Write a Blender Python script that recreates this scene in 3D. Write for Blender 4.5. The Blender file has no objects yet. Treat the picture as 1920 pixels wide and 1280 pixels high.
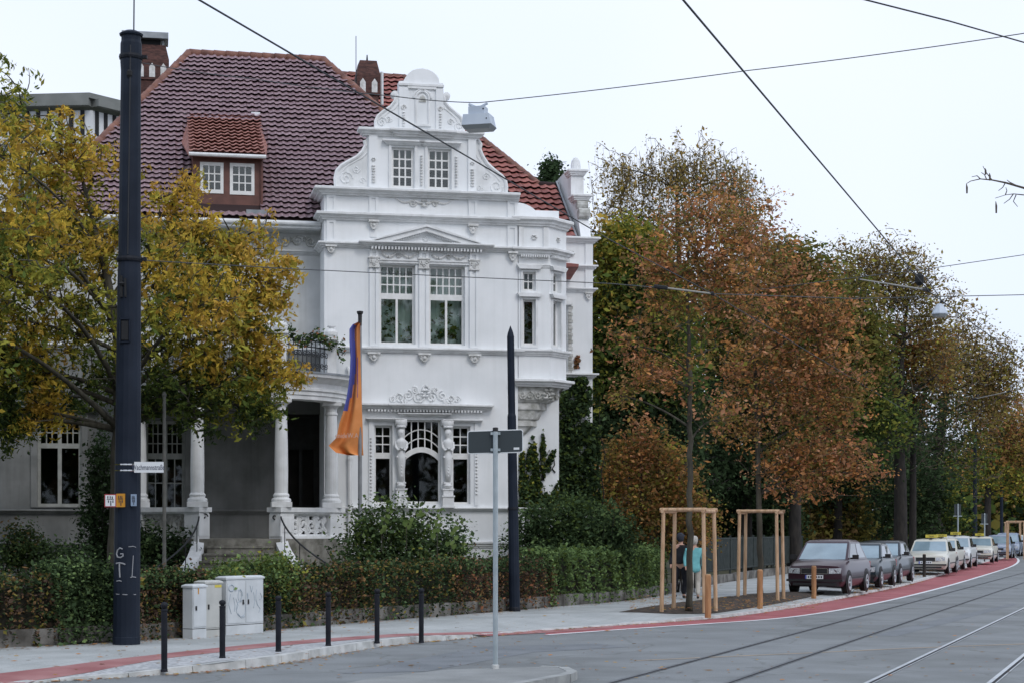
# A white villa on a street corner in autumn: camera, sky and light first, then the setting, then things.
import bpy, math, random
import numpy as np
from mathutils import Vector, Matrix

random.seed(7)
scene = bpy.context.scene
COL = scene.collection

# ------------------------------------------------------------------ camera, sky, sun, exposure
F = 3400.0          # focal length in pixels of a 1920 px wide picture
HC = 1.95           # eye height (m)
YH = 992.0          # row of the horizon in the 1920x1280 picture
cam_d = bpy.data.cameras.new("camera")
cam = bpy.data.objects.new("camera", cam_d)
COL.objects.link(cam)
cam.location = (0, 0, HC)
cam.rotation_euler = (math.radians(90), 0, 0)
cam_d.sensor_width = 36.0
cam_d.lens = F / 1920.0 * 36.0
cam_d.shift_y = (YH - 640.0) / 1920.0
cam_d.clip_end = 5000
scene.camera = cam

SUN_EL, SUN_AZ = 44.0, 152.0      # elevation; azimuth measured clockwise from +Y
world = bpy.data.worlds.new("World")
scene.world = world
world.use_nodes = True
nt = world.node_tree
for n in list(nt.nodes):
    nt.nodes.remove(n)
w_out = nt.nodes.new("ShaderNodeOutputWorld")
w_bg = nt.nodes.new("ShaderNodeBackground")
w_sky = nt.nodes.new("ShaderNodeTexSky")
w_sky.sky_type = 'NISHITA'
w_sky.sun_disc = False
w_sky.sun_elevation = math.radians(SUN_EL)
w_sky.sun_rotation = math.radians(SUN_AZ)
w_sky.dust_density = 4.0
w_noise = nt.nodes.new("ShaderNodeTexNoise")
w_noise.inputs['Scale'].default_value = 1.6
w_noise.inputs['Detail'].default_value = 3.0
w_ramp = nt.nodes.new("ShaderNodeValToRGB")
w_ramp.color_ramp.elements[0].position = 0.35
w_ramp.color_ramp.elements[0].color = (7.3, 8.55, 10.8, 1)
w_ramp.color_ramp.elements[1].position = 0.65
w_ramp.color_ramp.elements[1].color = (9.3, 9.85, 11.0, 1)
w_mix = nt.nodes.new("ShaderNodeMix")
w_mix.data_type = 'RGBA'
w_mix.inputs['Factor'].default_value = 0.9          # a closed cloud cover over the clear sky
nt.links.new(w_noise.outputs['Fac'], w_ramp.inputs['Fac'])
nt.links.new(w_sky.outputs['Color'], w_mix.inputs['A'])
nt.links.new(w_ramp.outputs['Color'], w_mix.inputs['B'])
nt.links.new(w_mix.outputs['Result'], w_bg.inputs['Color'])
nt.links.new(w_bg.outputs['Background'], w_out.inputs['Surface'])
w_bg.inputs['Strength'].default_value = 0.1

sun_d = bpy.data.lights.new("sun", 'SUN')
sun_d.energy = 0.8
sun_d.angle = math.radians(18)
sun_d.color = (1.0, 0.97, 0.93)
sun = bpy.data.objects.new("sun", sun_d)
COL.objects.link(sun)
az, el = math.radians(SUN_AZ), math.radians(SUN_EL)
sun_dir = Vector((math.sin(az) * math.cos(el), math.cos(az) * math.cos(el), math.sin(el)))
sun.rotation_euler = sun_dir.to_track_quat('Z', 'Y').to_euler()

scene.view_settings.view_transform = 'Standard'
scene.view_settings.look = 'None'
scene.view_settings.gamma = 1.0
scene.view_settings.use_curve_mapping = False
scene.view_settings.exposure = 0.16
scene.render.engine = 'CYCLES'
scene.cycles.use_denoising = True
scene.cycles.max_bounces = 8
scene.cycles.transparent_max_bounces = 12

# ------------------------------------------------------------------ survey helpers: picture rows/columns to metres
def G(x, y, z=0.0):
    """point of the level ground z seen at column x, row y"""
    Y = F * (HC - z) / (y - YH)
    return ((x - 960.0) / F * Y, Y)
def P(x, y, Y):
    return Vector(((x - 960.0) / F * Y, Y, HC - (y - YH) / F * Y))

# ------------------------------------------------------------------ mesh helpers
class MB:
    def __init__(s):
        s.v = []; s.f = []; s.m = []
    def add(s, vs, fs, mi=0):
        o = len(s.v)
        s.v += [tuple(p) for p in vs]
        for f in fs:
            s.f.append(tuple(i + o for i in f)); s.m.append(mi)
        return s
    def box(s, x0, x1, y0, y1, z0, z1, mi=0, mp=None):
        vs = [(x, y, z) for z in (z0, z1) for y in (y0, y1) for x in (x0, x1)]
        if mp: vs = [mp(*p) for p in vs]
        return s.add(vs, [(0, 2, 3, 1), (4, 5, 7, 6), (0, 1, 5, 4), (2, 6, 7, 3), (0, 4, 6, 2), (1, 3, 7, 5)], mi)
    def obox(s, c, size, rz=0.0, mi=0, rx=0.0, ry=0.0):
        R = Matrix.Rotation(rz, 3, 'Z') @ Matrix.Rotation(rx, 3, 'X') @ Matrix.Rotation(ry, 3, 'Y')
        a, b, d = size[0] / 2, size[1] / 2, size[2] / 2
        mp = lambda x, y, z: tuple(Vector(c) + R @ Vector((x, y, z)))
        return s.box(-a, a, -b, b, -d, d, mi, mp)
    def prism(s, poly, d0, d1, mi=0, mp=None):
        """poly in the (s, z) plane, extruded in depth from d0 to d1"""
        n = len(poly)
        vs = [(a, d0, b) for a, b in poly] + [(a, d1, b) for a, b in poly]
        if mp: vs = [mp(*p) for p in vs]
        fs = [tuple(range(n)), tuple(range(2 * n - 1, n - 1, -1))]
        fs += [(i, i + n, (i + 1) % n + n, (i + 1) % n) for i in range(n)]
        return s.add(vs, fs, mi)
    def slab(s, poly, z0, z1, mi=0):
        """poly in plan, extruded in height"""
        n = len(poly)
        vs = [(a, b, z0) for a, b in poly] + [(a, b, z1) for a, b in poly]
        fs = [tuple(range(n - 1, -1, -1)), tuple(range(n, 2 * n))]
        fs += [(i, (i + 1) % n, (i + 1) % n + n, i + n) for i in range(n)]
        return s.add(vs, fs, mi)
    def lathe(s, prof, c=(0, 0, 0), seg=16, mi=0, axis='Z', cap=True):
        o = []
        for r, z in prof:
            for k in range(seg):
                a = 2 * math.pi * k / seg
                p = (r * math.cos(a), r * math.sin(a), z)
                if axis == 'X': p = (p[2], p[0], p[1])
                elif axis == 'Y': p = (p[0], p[2], p[1])
                o.append((p[0] + c[0], p[1] + c[1], p[2] + c[2]))
        fs = []
        for i in range(len(prof) - 1):
            for k in range(seg):
                k2 = (k + 1) % seg
                fs.append((i * seg + k, i * seg + k2, (i + 1) * seg + k2, (i + 1) * seg + k))
        if cap:
            fs.append(tuple(range(seg - 1, -1, -1)))
            fs.append(tuple((len(prof) - 1) * seg + k for k in range(seg)))
        return s.add(o, fs, mi)
    def tube(s, pts, rad, seg=6, mi=0, cap=True):
        pts = [Vector(p) for p in pts]
        if not isinstance(rad, (list, tuple)): rad = [rad] * len(pts)
        o = []; ref = None
        for i, p in enumerate(pts):
            d = pts[min(i + 1, len(pts) - 1)] - pts[max(i - 1, 0)]
            if d.length < 1e-9: d = Vector((0, 0, 1))
            d.normalize()
            if ref is None:
                ref = Vector((1, 0, 0)) if abs(d.x) < 0.8 else Vector((0, 1, 0))
            a = d.cross(ref)
            if a.length < 1e-6: a = d.orthogonal()
            a.normalize(); b = d.cross(a); ref = b.cross(d) if False else ref
            for k in range(seg):
                t = 2 * math.pi * k / seg
                o.append(p + (a * math.cos(t) + b * math.sin(t)) * rad[i])
        fs = []
        for i in range(len(pts) - 1):
            for k in range(seg):
                k2 = (k + 1) % seg
                fs.append((i * seg + k, i * seg + k2, (i + 1) * seg + k2, (i + 1) * seg + k))
        if cap:
            fs.append(tuple(range(seg - 1, -1, -1)))
            fs.append(tuple((len(pts) - 1) * seg + k for k in range(seg)))
        return s.add(o, fs, mi)
    def sweep(s, prof, path, mi=0, cap=True):
        """moulding: closed profile of (outward, z) carried along a plan path; outward is to the right of travel"""
        n = len(prof); o = []
        P2 = [Vector((p[0], p[1])) for p in path]
        for i, p in enumerate(P2):
            d1 = (p - P2[i - 1]).normalized() if i > 0 else None
            d2 = (P2[i + 1] - p).normalized() if i < len(P2) - 1 else None
            d1 = d1 or d2; d2 = d2 or d1
            n1 = Vector((d1.y, -d1.x)); n2 = Vector((d2.y, -d2.x))
            m = (n1 + n2) / max(0.2, 1 + n1.dot(n2))
            for a, z in prof:
                q = p + m * a
                o.append((q.x, q.y, z))
        fs = []
        for i in range(len(P2) - 1):
            for k in range(n):
                k2 = (k + 1) % n
                fs.append((i * n + k, i * n + k2, (i + 1) * n + k2, (i + 1) * n + k))
        if cap:
            fs.append(tuple(range(n - 1, -1, -1)))
            fs.append(tuple((len(P2) - 1) * n + k for k in range(n)))
        return s.add(o, fs, mi)
    def plate(s, s0, s1, z0, z1, t0, t1, holes=(), mp=None, mi=0, edge=True, back=False):
        """upright plate with rectangular holes and their reveals"""
        mp = mp or (lambda a, b, c: (a, b, c))
        S = sorted({s0, s1} | {h[0] for h in holes} | {h[1] for h in holes})
        Z = sorted({z0, z1} | {h[2] for h in holes} | {h[3] for h in holes})
        for a, b in zip(S, S[1:]):
            for c, d in zip(Z, Z[1:]):
                m = ((a + b) / 2, (c + d) / 2)
                if any(h[0] < m[0] < h[1] and h[2] < m[1] < h[3] for h in holes): continue
                s.add([mp(a, t0, c), mp(b, t0, c), mp(b, t0, d), mp(a, t0, d)], [(0, 1, 2, 3)], mi)
                if back:
                    s.add([mp(a, t1, c), mp(b, t1, c), mp(b, t1, d), mp(a, t1, d)], [(3, 2, 1, 0)], mi)
        rects = [(h, -1) for h in holes] + ([((s0, s1, z0, z1), 1)] if edge else [])
        for (a, b, c, d), sg in rects:
            q = [(a, c), (b, c), (b, d), (a, d)]
            for i in range(4):
                (x0, y0), (x1, y1) = q[i], q[(i + 1) % 4]
                f = [mp(x0, t0, y0), mp(x1, t0, y1), mp(x1, t1, y1), mp(x0, t1, y0)]
                s.add(f, [(3, 2, 1, 0) if sg > 0 else (0, 1, 2, 3)], mi)
        return s
    def build(s, name, mats, parent=None, smooth=False, **props):
        me = bpy.data.meshes.new(name)
        me.from_pydata(s.v, [], s.f)
        if not isinstance(mats, (list, tuple)): mats = [mats]
        for m in mats: me.materials.append(m)
        if len(mats) > 1: me.polygons.foreach_set('material_index', s.m)
        if smooth: me.polygons.foreach_set('use_smooth', [True] * len(me.polygons))
        me.update()
        return link(name, me, parent, **props)

def link(name, data, parent=None, **props):
    o = bpy.data.objects.new(name, data)
    COL.objects.link(o)
    if parent is not None: o.parent = parent
    for k, v in props.items():
        if v is not None: o[k] = v
    return o
def empty(name, loc, rz=0.0, **props):
    o = link(name, None, None, **props)
    o.location = loc; o.rotation_euler = (0, 0, rz)
    o.empty_display_size = 0.2
    return o
def copy_tree(o, parent=None):
    c = o.copy(); COL.objects.link(c); c.parent = parent
    for ch in o.children: copy_tree(ch, c)
    return c
def np_quads(name, V, mat, parent=None, colors=None, **props):
    """V: (n, 4, 3) array of quads; colors: (n, 3) one tint per quad"""
    n = len(V)
    me = bpy.data.meshes.new(name)
    me.vertices.add(n * 4); me.loops.add(n * 4); me.polygons.add(n)
    me.vertices.foreach_set('co', np.ascontiguousarray(V, dtype=np.float32).ravel())
    me.loops.foreach_set('vertex_index', np.arange(n * 4, dtype=np.int32))
    me.polygons.foreach_set('loop_start', np.arange(0, n * 4, 4, dtype=np.int32))
    me.update(calc_edges=True)
    if colors is not None:
        at = me.attributes.new('tint', 'FLOAT_COLOR', 'FACE')
        c4 = np.ones((n, 4), dtype=np.float32); c4[:, :3] = colors
        at.data.foreach_set('color', c4.ravel())
    me.materials.append(mat)
    return link(name, me, parent, **props)

# ------------------------------------------------------------------ materials
def mat(name, c1, c2=None, scale=4.0, rough=0.7, bump=0.0, bscale=40.0, metal=0.0, spec=0.5, coat=0.0, stretch=None, detail=5.0, lo=0.35, hi=0.65, streak=0.0, crack=0.0, fine=0.0, slab=0.0):
    m = bpy.data.materials.new(name); m.use_nodes = True
    t = m.node_tree; b = t.nodes['Principled BSDF']
    b.inputs['Roughness'].default_value = rough
    b.inputs['Metallic'].default_value = metal
    b.inputs['Specular IOR Level'].default_value = spec
    if coat: b.inputs['Coat Weight'].default_value = coat
    tc = t.nodes.new('ShaderNodeTexCoord'); mp = t.nodes.new('ShaderNodeMapping')
    t.links.new(tc.outputs['Object'], mp.inputs['Vector'])
    if stretch: mp.inputs['Scale'].default_value = stretch
    if c2 is None:
        b.inputs['Base Color'].default_value = (*c1, 1)
    else:
        n = t.nodes.new('ShaderNodeTexNoise'); n.inputs['Scale'].default_value = scale; n.inputs['Detail'].default_value = detail
        r = t.nodes.new('ShaderNodeValToRGB')
        r.color_ramp.elements[0].position = lo; r.color_ramp.elements[0].color = (*c1, 1)
        r.color_ramp.elements[1].position = hi; r.color_ramp.elements[1].color = (*c2, 1)
        t.links.new(mp.outputs['Vector'], n.inputs['Vector'])
        t.links.new(n.outputs['Fac'], r.inputs['Fac'])
        src = r.outputs['Color']
        def mul(src, fac_out, dark, p0, p1):
            rr = t.nodes.new('ShaderNodeValToRGB'); rr.color_ramp.elements[0].position = p0; rr.color_ramp.elements[1].position = p1
            rr.color_ramp.elements[0].color = (1 - dark, 1 - dark, 1 - dark * 1.08, 1); rr.color_ramp.elements[1].color = (1, 1, 1, 1)
            mx = t.nodes.new('ShaderNodeMix'); mx.data_type = 'RGBA'; mx.blend_type = 'MULTIPLY'; mx.inputs['Factor'].default_value = 1.0
            t.links.new(fac_out, rr.inputs['Fac']); t.links.new(src, mx.inputs['A']); t.links.new(rr.outputs['Color'], mx.inputs['B'])
            return mx.outputs['Result']
        if streak:
            m2 = t.nodes.new('ShaderNodeMapping'); m2.inputs['Scale'].default_value = (5.0, 5.0, .35); t.links.new(tc.outputs['Object'], m2.inputs['Vector'])
            n3 = t.nodes.new('ShaderNodeTexNoise'); n3.inputs['Scale'].default_value = 1.4; n3.inputs['Detail'].default_value = 6
            t.links.new(m2.outputs['Vector'], n3.inputs['Vector']); src = mul(src, n3.outputs['Fac'], streak, .30, .52)
        if crack:
            n4 = t.nodes.new('ShaderNodeTexNoise'); n4.inputs['Scale'].default_value = .9; n4.inputs['Detail'].default_value = 4
            ad = t.nodes.new('ShaderNodeVectorMath'); ad.operation = 'ADD'; t.links.new(mp.outputs['Vector'], ad.inputs[0]); t.links.new(n4.outputs['Color'], ad.inputs[1]); t.links.new(mp.outputs['Vector'], n4.inputs['Vector'])
            vo = t.nodes.new('ShaderNodeTexVoronoi'); vo.feature = 'DISTANCE_TO_EDGE'; vo.inputs['Scale'].default_value = .28
            t.links.new(ad.outputs[0], vo.inputs['Vector']); src = mul(src, vo.outputs['Distance'], crack, .002, .012)
        if slab:
            m3 = t.nodes.new('ShaderNodeMapping'); m3.inputs['Rotation'].default_value = (0, 0, math.radians(-70.9)); t.links.new(tc.outputs['Object'], m3.inputs['Vector'])
            bt_ = t.nodes.new('ShaderNodeTexBrick'); bt_.inputs['Scale'].default_value = 1.0; bt_.inputs['Brick Width'].default_value = .5; bt_.inputs['Row Height'].default_value = .35; bt_.inputs['Mortar Size'].default_value = .008
            bt_.inputs['Color1'].default_value = (1, 1, 1, 1); bt_.inputs['Color2'].default_value = (.72, .72, .72, 1); bt_.inputs['Mortar'].default_value = (0, 0, 0, 1)
            t.links.new(m3.outputs['Vector'], bt_.inputs['Vector']); src = mul(src, bt_.outputs['Color'], slab, .0, 1.0)
        if fine:
            n5 = t.nodes.new('ShaderNodeTexNoise'); n5.inputs['Scale'].default_value = 55; n5.inputs['Detail'].default_value = 2
            t.links.new(mp.outputs['Vector'], n5.inputs['Vector']); src = mul(src, n5.outputs['Fac'], fine, .38, .58)
            n6 = t.nodes.new('ShaderNodeTexNoise'); n6.inputs['Scale'].default_value = .22; n6.inputs['Detail'].default_value = 6; n6.inputs['Distortion'].default_value = 1.2
            t.links.new(mp.outputs['Vector'], n6.inputs['Vector']); src = mul(src, n6.outputs['Fac'], fine * .9, .40, .50)
        t.links.new(src, b.inputs['Base Color'])
    if bump:
        n2 = t.nodes.new('ShaderNodeTexNoise'); n2.inputs['Scale'].default_value = bscale; n2.inputs['Detail'].default_value = 4
        bp = t.nodes.new('ShaderNodeBump'); bp.inputs['Strength'].default_value = bump; bp.inputs['Distance'].default_value = 0.02
        t.links.new(mp.outputs['Vector'], n2.inputs['Vector'])
        t.links.new(n2.outputs['Fac'], bp.inputs['Height'])
        t.links.new(bp.outputs['Normal'], b.inputs['Normal'])
    return m
def leaf_mat(name, trans=0.3):
    m = bpy.data.materials.new(name); m.use_nodes = True
    t = m.node_tree
    for n in list(t.nodes): t.nodes.remove(n)
    o = t.nodes.new('ShaderNodeOutputMaterial'); a = t.nodes.new('ShaderNodeAttribute'); a.attribute_name = 'tint'
    d = t.nodes.new('ShaderNodeBsdfDiffuse'); tr = t.nodes.new('ShaderNodeBsdfTranslucent'); mx = t.nodes.new('ShaderNodeMixShader')
    mx.inputs['Fac'].default_value = trans
    t.links.new(a.outputs['Color'], d.inputs['Color']); t.links.new(a.outputs['Color'], tr.inputs['Color'])
    t.links.new(d.outputs[0], mx.inputs[1]); t.links.new(tr.outputs[0], mx.inputs[2]); t.links.new(mx.outputs[0], o.inputs['Surface'])
    return m
def glass_mat(name, tint=(0.8, 0.85, 0.85), add=0.05):
    m = bpy.data.materials.new(name); m.use_nodes = True
    t = m.node_tree
    for n in list(t.nodes): t.nodes.remove(n)
    o = t.nodes.new('ShaderNodeOutputMaterial'); tr = t.nodes.new('ShaderNodeBsdfTransparent'); gl = t.nodes.new('ShaderNodeBsdfGlossy')
    tr.inputs['Color'].default_value = (*tint, 1); gl.inputs['Roughness'].default_value = 0.02
    fr = t.nodes.new('ShaderNodeFresnel'); fr.inputs['IOR'].default_value = 1.5
    ad = t.nodes.new('ShaderNodeMath'); ad.operation = 'ADD'; ad.use_clamp = True; ad.inputs[1].default_value = add
    mx = t.nodes.new('ShaderNodeMixShader')
    t.links.new(fr.outputs[0], ad.inputs[0]); t.links.new(ad.outputs[0], mx.inputs['Fac'])
    t.links.new(tr.outputs[0], mx.inputs[1]); t.links.new(gl.outputs[0], mx.inputs[2]); t.links.new(mx.outputs[0], o.inputs['Surface'])
    return m

M = dict(
    stucco=mat('white_stucco', (0.75, 0.77, 0.78), (0.83, 0.845, 0.855), 1.1, 0.85, 0.12, 60, streak=.05),
    trim=mat('white_trim', (0.68, 0.69, 0.69), (0.80, 0.81, 0.815), 3.0, 0.8, 0.15, 30, streak=.10),
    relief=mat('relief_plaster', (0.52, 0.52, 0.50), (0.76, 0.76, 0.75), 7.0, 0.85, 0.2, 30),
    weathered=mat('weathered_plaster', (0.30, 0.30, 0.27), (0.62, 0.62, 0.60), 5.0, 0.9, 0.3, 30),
    shadewall=mat('shaded_stucco', (0.47, 0.48, 0.475), (0.57, 0.58, 0.575), 1.5, 0.9, 0.12, 60, streak=.12),  # white stucco greyed: tree and eave shade put into the colour
    lowerwall=mat('tree_shaded_stucco', (0.16, 0.165, 0.16), (0.24, 0.245, 0.24), 1.5, 0.95, 0.2, 60, streak=.15),  # tree shade on the ground floor painted into the wall colour
    shadeframe=mat('shaded_window_paint', (0.30, 0.31, 0.29), (0.40, 0.41, 0.39), 6, 0.6),  # white window paint greyed to carry the tree shade
    island=mat('island_paving', (0.24, 0.25, 0.25), (0.32, 0.33, 0.33), 1.2, 0.9, 0.2, 60, fine=.12),
    doorgrey=mat('grey_door_paint', (0.05, 0.052, 0.052), (0.075, 0.078, 0.078), 5, 0.6),
    frame=mat('window_paint', (0.80, 0.80, 0.79), (0.72, 0.72, 0.70), 6, 0.5),
    pane=glass_mat('window_glass', (0.70, 0.76, 0.75), -0.01),
    panebright=glass_mat('window_glass_upper', (0.86, 0.92, 0.90), 0.02),
    room=mat('room_wall', (0.07, 0.065, 0.06), (0.11, 0.10, 0.09), 2, 0.9),
    curtain=mat('curtain', (0.74, 0.78, 0.74), (0.82, 0.86, 0.82), 6, 0.9),
    tile=mat('glazed_purple_tile', (0.26, 0.175, 0.20), (0.385, 0.27, 0.295), 3.2, 0.36, 0.05, 20, spec=0.65, lo=0.3, hi=0.7, fine=.12),
    redtile=mat('red_tile', (0.21, 0.07, 0.06), (0.36, 0.13, 0.105), 2.2, 0.7, 0.1, 25),
    dormertile=mat('dormer_tile', (0.33, 0.15, 0.12), (0.46, 0.22, 0.18), 2.5, 0.5, 0.08, 25),
    ridge=mat('ridge_tile', (0.13, 0.058, 0.044), (0.25, 0.115, 0.082), 3.5, 0.75, 0.15, 25),
    under=mat('roof_batten', (0.03, 0.015, 0.015), None, rough=0.9),
    brick=mat('dark_brick', (0.045, 0.022, 0.02), (0.12, 0.055, 0.045), 6, 0.9, 0.5, 20, stretch=(1, 1, 3)),
    zinc=mat('zinc', (0.20, 0.22, 0.24), (0.32, 0.34, 0.36), 3, 0.45, metal=0.3),
    brownwood=mat('brown_paint', (0.10, 0.04, 0.03), (0.15, 0.06, 0.045), 5, 0.6),
    iron=mat('wrought_iron', (0.02, 0.022, 0.025), None, rough=0.5),
    mast=mat('mast_paint', (0.009, 0.014, 0.025), (0.016, 0.023, 0.038), 2.0, 0.6, 0.05, 30, spec=0.18),
    bollard=mat('bollard_paint', (0.006, 0.008, 0.013), (0.014, 0.016, 0.023), 6, 0.6, spec=0.25),
    chalk=mat('chalk_paint', (0.30, 0.31, 0.33), None, rough=0.9),
    step=mat('worn_stone_step', (0.12, 0.115, 0.095), (0.27, 0.26, 0.23), 5, 0.9, 0.3, 30),
    asphalt=mat('asphalt', (0.185, 0.197, 0.203), (0.26, 0.277, 0.285), 0.9, 0.85, 0.25, 220, detail=9, lo=0.3, hi=0.75, crack=.22, fine=.16),
    paving=mat('pavement', (0.37, 0.39, 0.39), (0.51, 0.53, 0.53), 0.8, 0.9, 0.2, 60, detail=8, lo=0.3, hi=0.7, fine=.14, slab=.22),
    setts=mat('light_setts', (0.30, 0.31, 0.32), (0.52, 0.53, 0.54), 14, 0.9, 0.4, 25),
    redlane=mat('red_lane', (0.34, 0.085, 0.095), (0.43, 0.14, 0.15), 1.2, 0.85, 0.15, 200, detail=8, fine=.14),
    redbrick=mat('worn_red_paving', (0.29, 0.11, 0.11), (0.40, 0.20, 0.195), 1.3, 0.9, 0.2, 60, detail=8),
    white=mat('road_paint', (0.66, 0.68, 0.70), (0.80, 0.82, 0.84), 3, 0.8),
    yellowline=mat('faded_orange_paint', (0.33, 0.27, 0.20), (0.42, 0.32, 0.22), 2, 0.85),
    kerb=mat('kerb_stone', (0.42, 0.43, 0.42), (0.62, 0.63, 0.62), 4, 0.9, 0.3, 40),
    wallstone=mat('plinth_stone', (0.065, 0.06, 0.052), (0.22, 0.21, 0.195), 2.2, 0.95, 0.5, 25),
    rail=mat('rail_steel', (0.42, 0.45, 0.48), (0.56, 0.59, 0.62), 4, 0.4, metal=0.25),
    groove=mat('rail_groove', (0.012, 0.013, 0.018), None, rough=0.9),
    soil=mat('soil', (0.022, 0.017, 0.013), (0.075, 0.055, 0.04), 9, 1.0, 0.8, 25),
    lawn=mat('garden_ground', (0.03, 0.04, 0.015), (0.08, 0.07, 0.035), 3, 1.0, 0.6, 20),
    ground=mat('distant_ground', (0.05, 0.055, 0.03), (0.1, 0.09, 0.06), 0.3, 1.0),
    bark=mat('bark', (0.035, 0.032, 0.024), (0.085, 0.078, 0.058), 9, 0.95, 0.6, 30, stretch=(1, 1, .25)),
    darkbark=mat('dark_bark', (0.014, 0.012, 0.011), (0.035, 0.03, 0.026), 9, 0.95, 0.6, 30, stretch=(1, 1, .25)),
    twig=mat('twig', (0.07, 0.055, 0.042), (0.13, 0.105, 0.078), 9, 0.95),
    rail2=mat('dull_rail', (0.10, 0.11, 0.12), (0.16, 0.17, 0.18), 4, 0.6),
    birch=mat('birch_bark', (0.10, 0.09, 0.08), (0.4, 0.39, 0.36), 5, 0.9),
    hedgecore=mat('hedge_wood', (0.012, 0.012, 0.007), (0.03, 0.025, 0.016), 8, 1.0),
    leaf=leaf_mat('leaf', 0.3),
    lf1=mat('shoot_leaf', (0.10, 0.17, 0.04), (0.16, 0.22, 0.06), 8, 0.6),
    timber=mat('peeled_timber', (0.40, 0.25, 0.14), (0.58, 0.40, 0.26), 5, 0.8, 0.1, 30, stretch=(3, 3, .5)),
    orangewood=mat('orange_timber', (0.33, 0.16, 0.07), (0.46, 0.25, 0.12), 5, 0.8, 0.1, 30, stretch=(3, 3, .5)),
    cabinet=mat('cabinet_grey', (0.50, 0.53, 0.55), (0.62, 0.65, 0.67), 2.5, 0.7, 0.03, 50),
    cabinet2=mat('cabinet_beige', (0.43, 0.44, 0.42), (0.53, 0.535, 0.51), 2.5, 0.7, 0.03, 50),
    spray=mat('spray_paint', (0.34, 0.41, 0.48), (0.46, 0.52, 0.57), 10, 0.8),
    dark=mat('dark_gap', (0.015, 0.016, 0.018), None, rough=0.9),
    galv=mat('galvanised', (0.36, 0.42, 0.45), (0.46, 0.52, 0.55), 5, 0.45, metal=0.35),
    signback=mat('sign_back', (0.033, 0.045, 0.052), None, rough=0.6),
    signwhite=mat('sign_white', (0.72, 0.75, 0.77), None, rough=0.4),
    signorange=mat('sign_orange', (0.55, 0.25, 0.02), None, rough=0.5),
    signblue=mat('sign_blue', (0.25, 0.33, 0.45), None, rough=0.5),
    signred=mat('sign_red', (0.35, 0.05, 0.06), None, rough=0.5),
    ink=mat('sign_ink', (0.03, 0.035, 0.05), None, rough=0.6),
    inkblue=mat('sign_ink_blue', (0.06, 0.07, 0.12), None, rough=0.6),
    fl_orange=mat('banner_orange', (0.68, 0.24, 0.06), (0.76, 0.30, 0.10), 3, 0.75),
    fl_blue=mat('banner_blue', (0.09, 0.11, 0.42), None, rough=0.75),
    fl_purple=mat('banner_purple', (0.22, 0.07, 0.20), None, rough=0.75),
    fl_text=mat('banner_print', (0.66, 0.45, 0.38), None, rough=0.75),
    postgrey=mat('weathered_post', (0.085, 0.087, 0.08), (0.13, 0.13, 0.12), 4, 0.7),
    islandkerb=mat('island_kerb', (0.27, 0.28, 0.28), (0.38, 0.39, 0.38), 4, 0.9, 0.3, 40),
    pole=mat('grey_pole', (0.20, 0.21, 0.22), (0.27, 0.28, 0.29), 4, 0.5),
    lamp=mat('lamp_housing', (0.42, 0.48, 0.56), (0.50, 0.56, 0.63), 3, 0.5),
    lampglass=mat('lamp_glass', (0.25, 0.27, 0.27), None, rough=0.25),
    wire=mat('wire', (0.015, 0.017, 0.022), None, rough=0.6),
    cable=mat('span_cable', (0.07, 0.075, 0.08), None, rough=0.6),
    insul=mat('insulator_rod', (0.30, 0.29, 0.26), None, rough=0.6),
    skin=mat('skin', (0.55, 0.33, 0.25), None, rough=0.6),
    tyre=mat('tyre', (0.012, 0.012, 0.013), None, rough=0.8),
    rim=mat('wheel_rim', (0.38, 0.39, 0.41), None, rough=0.35, metal=0.6),
    carglass=mat('car_glass', (0.025, 0.035, 0.042), None, rough=0.06, spec=0.9, coat=0.6),
    windscreen=mat('windscreen_painted_sky', (0.30, 0.40, 0.46), (0.20, 0.28, 0.33), 1.2, 0.06, spec=1.0, coat=0.6),  # sky reflection painted into the glass colour
    chrome=mat('chrome', (0.6, 0.6, 0.6), None, rough=0.15, metal=1.0),
    headlamp=mat('headlamp', (0.55, 0.58, 0.6), (0.25, 0.27, 0.3), 25, 0.12, spec=0.9, coat=0.8),
    plastic=mat('black_plastic', (0.018, 0.018, 0.02), None, rough=0.6),
    taxisign=mat('taxi_sign', (0.62, 0.52, 0.08), None, rough=0.4),
    redlamp=mat('red_lamp', (0.35, 0.02, 0.02), None, rough=0.3),
    pot=mat('white_pot', (0.75, 0.75, 0.73), None, rough=0.5),
    fencemetal=mat('fence_metal', (0.03, 0.038, 0.036), (0.05, 0.06, 0.057), 4, 0.7, spec=0.15),
    farstucco=mat('far_stucco', (0.58, 0.60, 0.62), (0.68, 0.70, 0.72), 1, 0.9),
    farroof=mat('far_roof', (0.16, 0.17, 0.16), (0.22, 0.23, 0.22), 1, 0.8),
)

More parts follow.
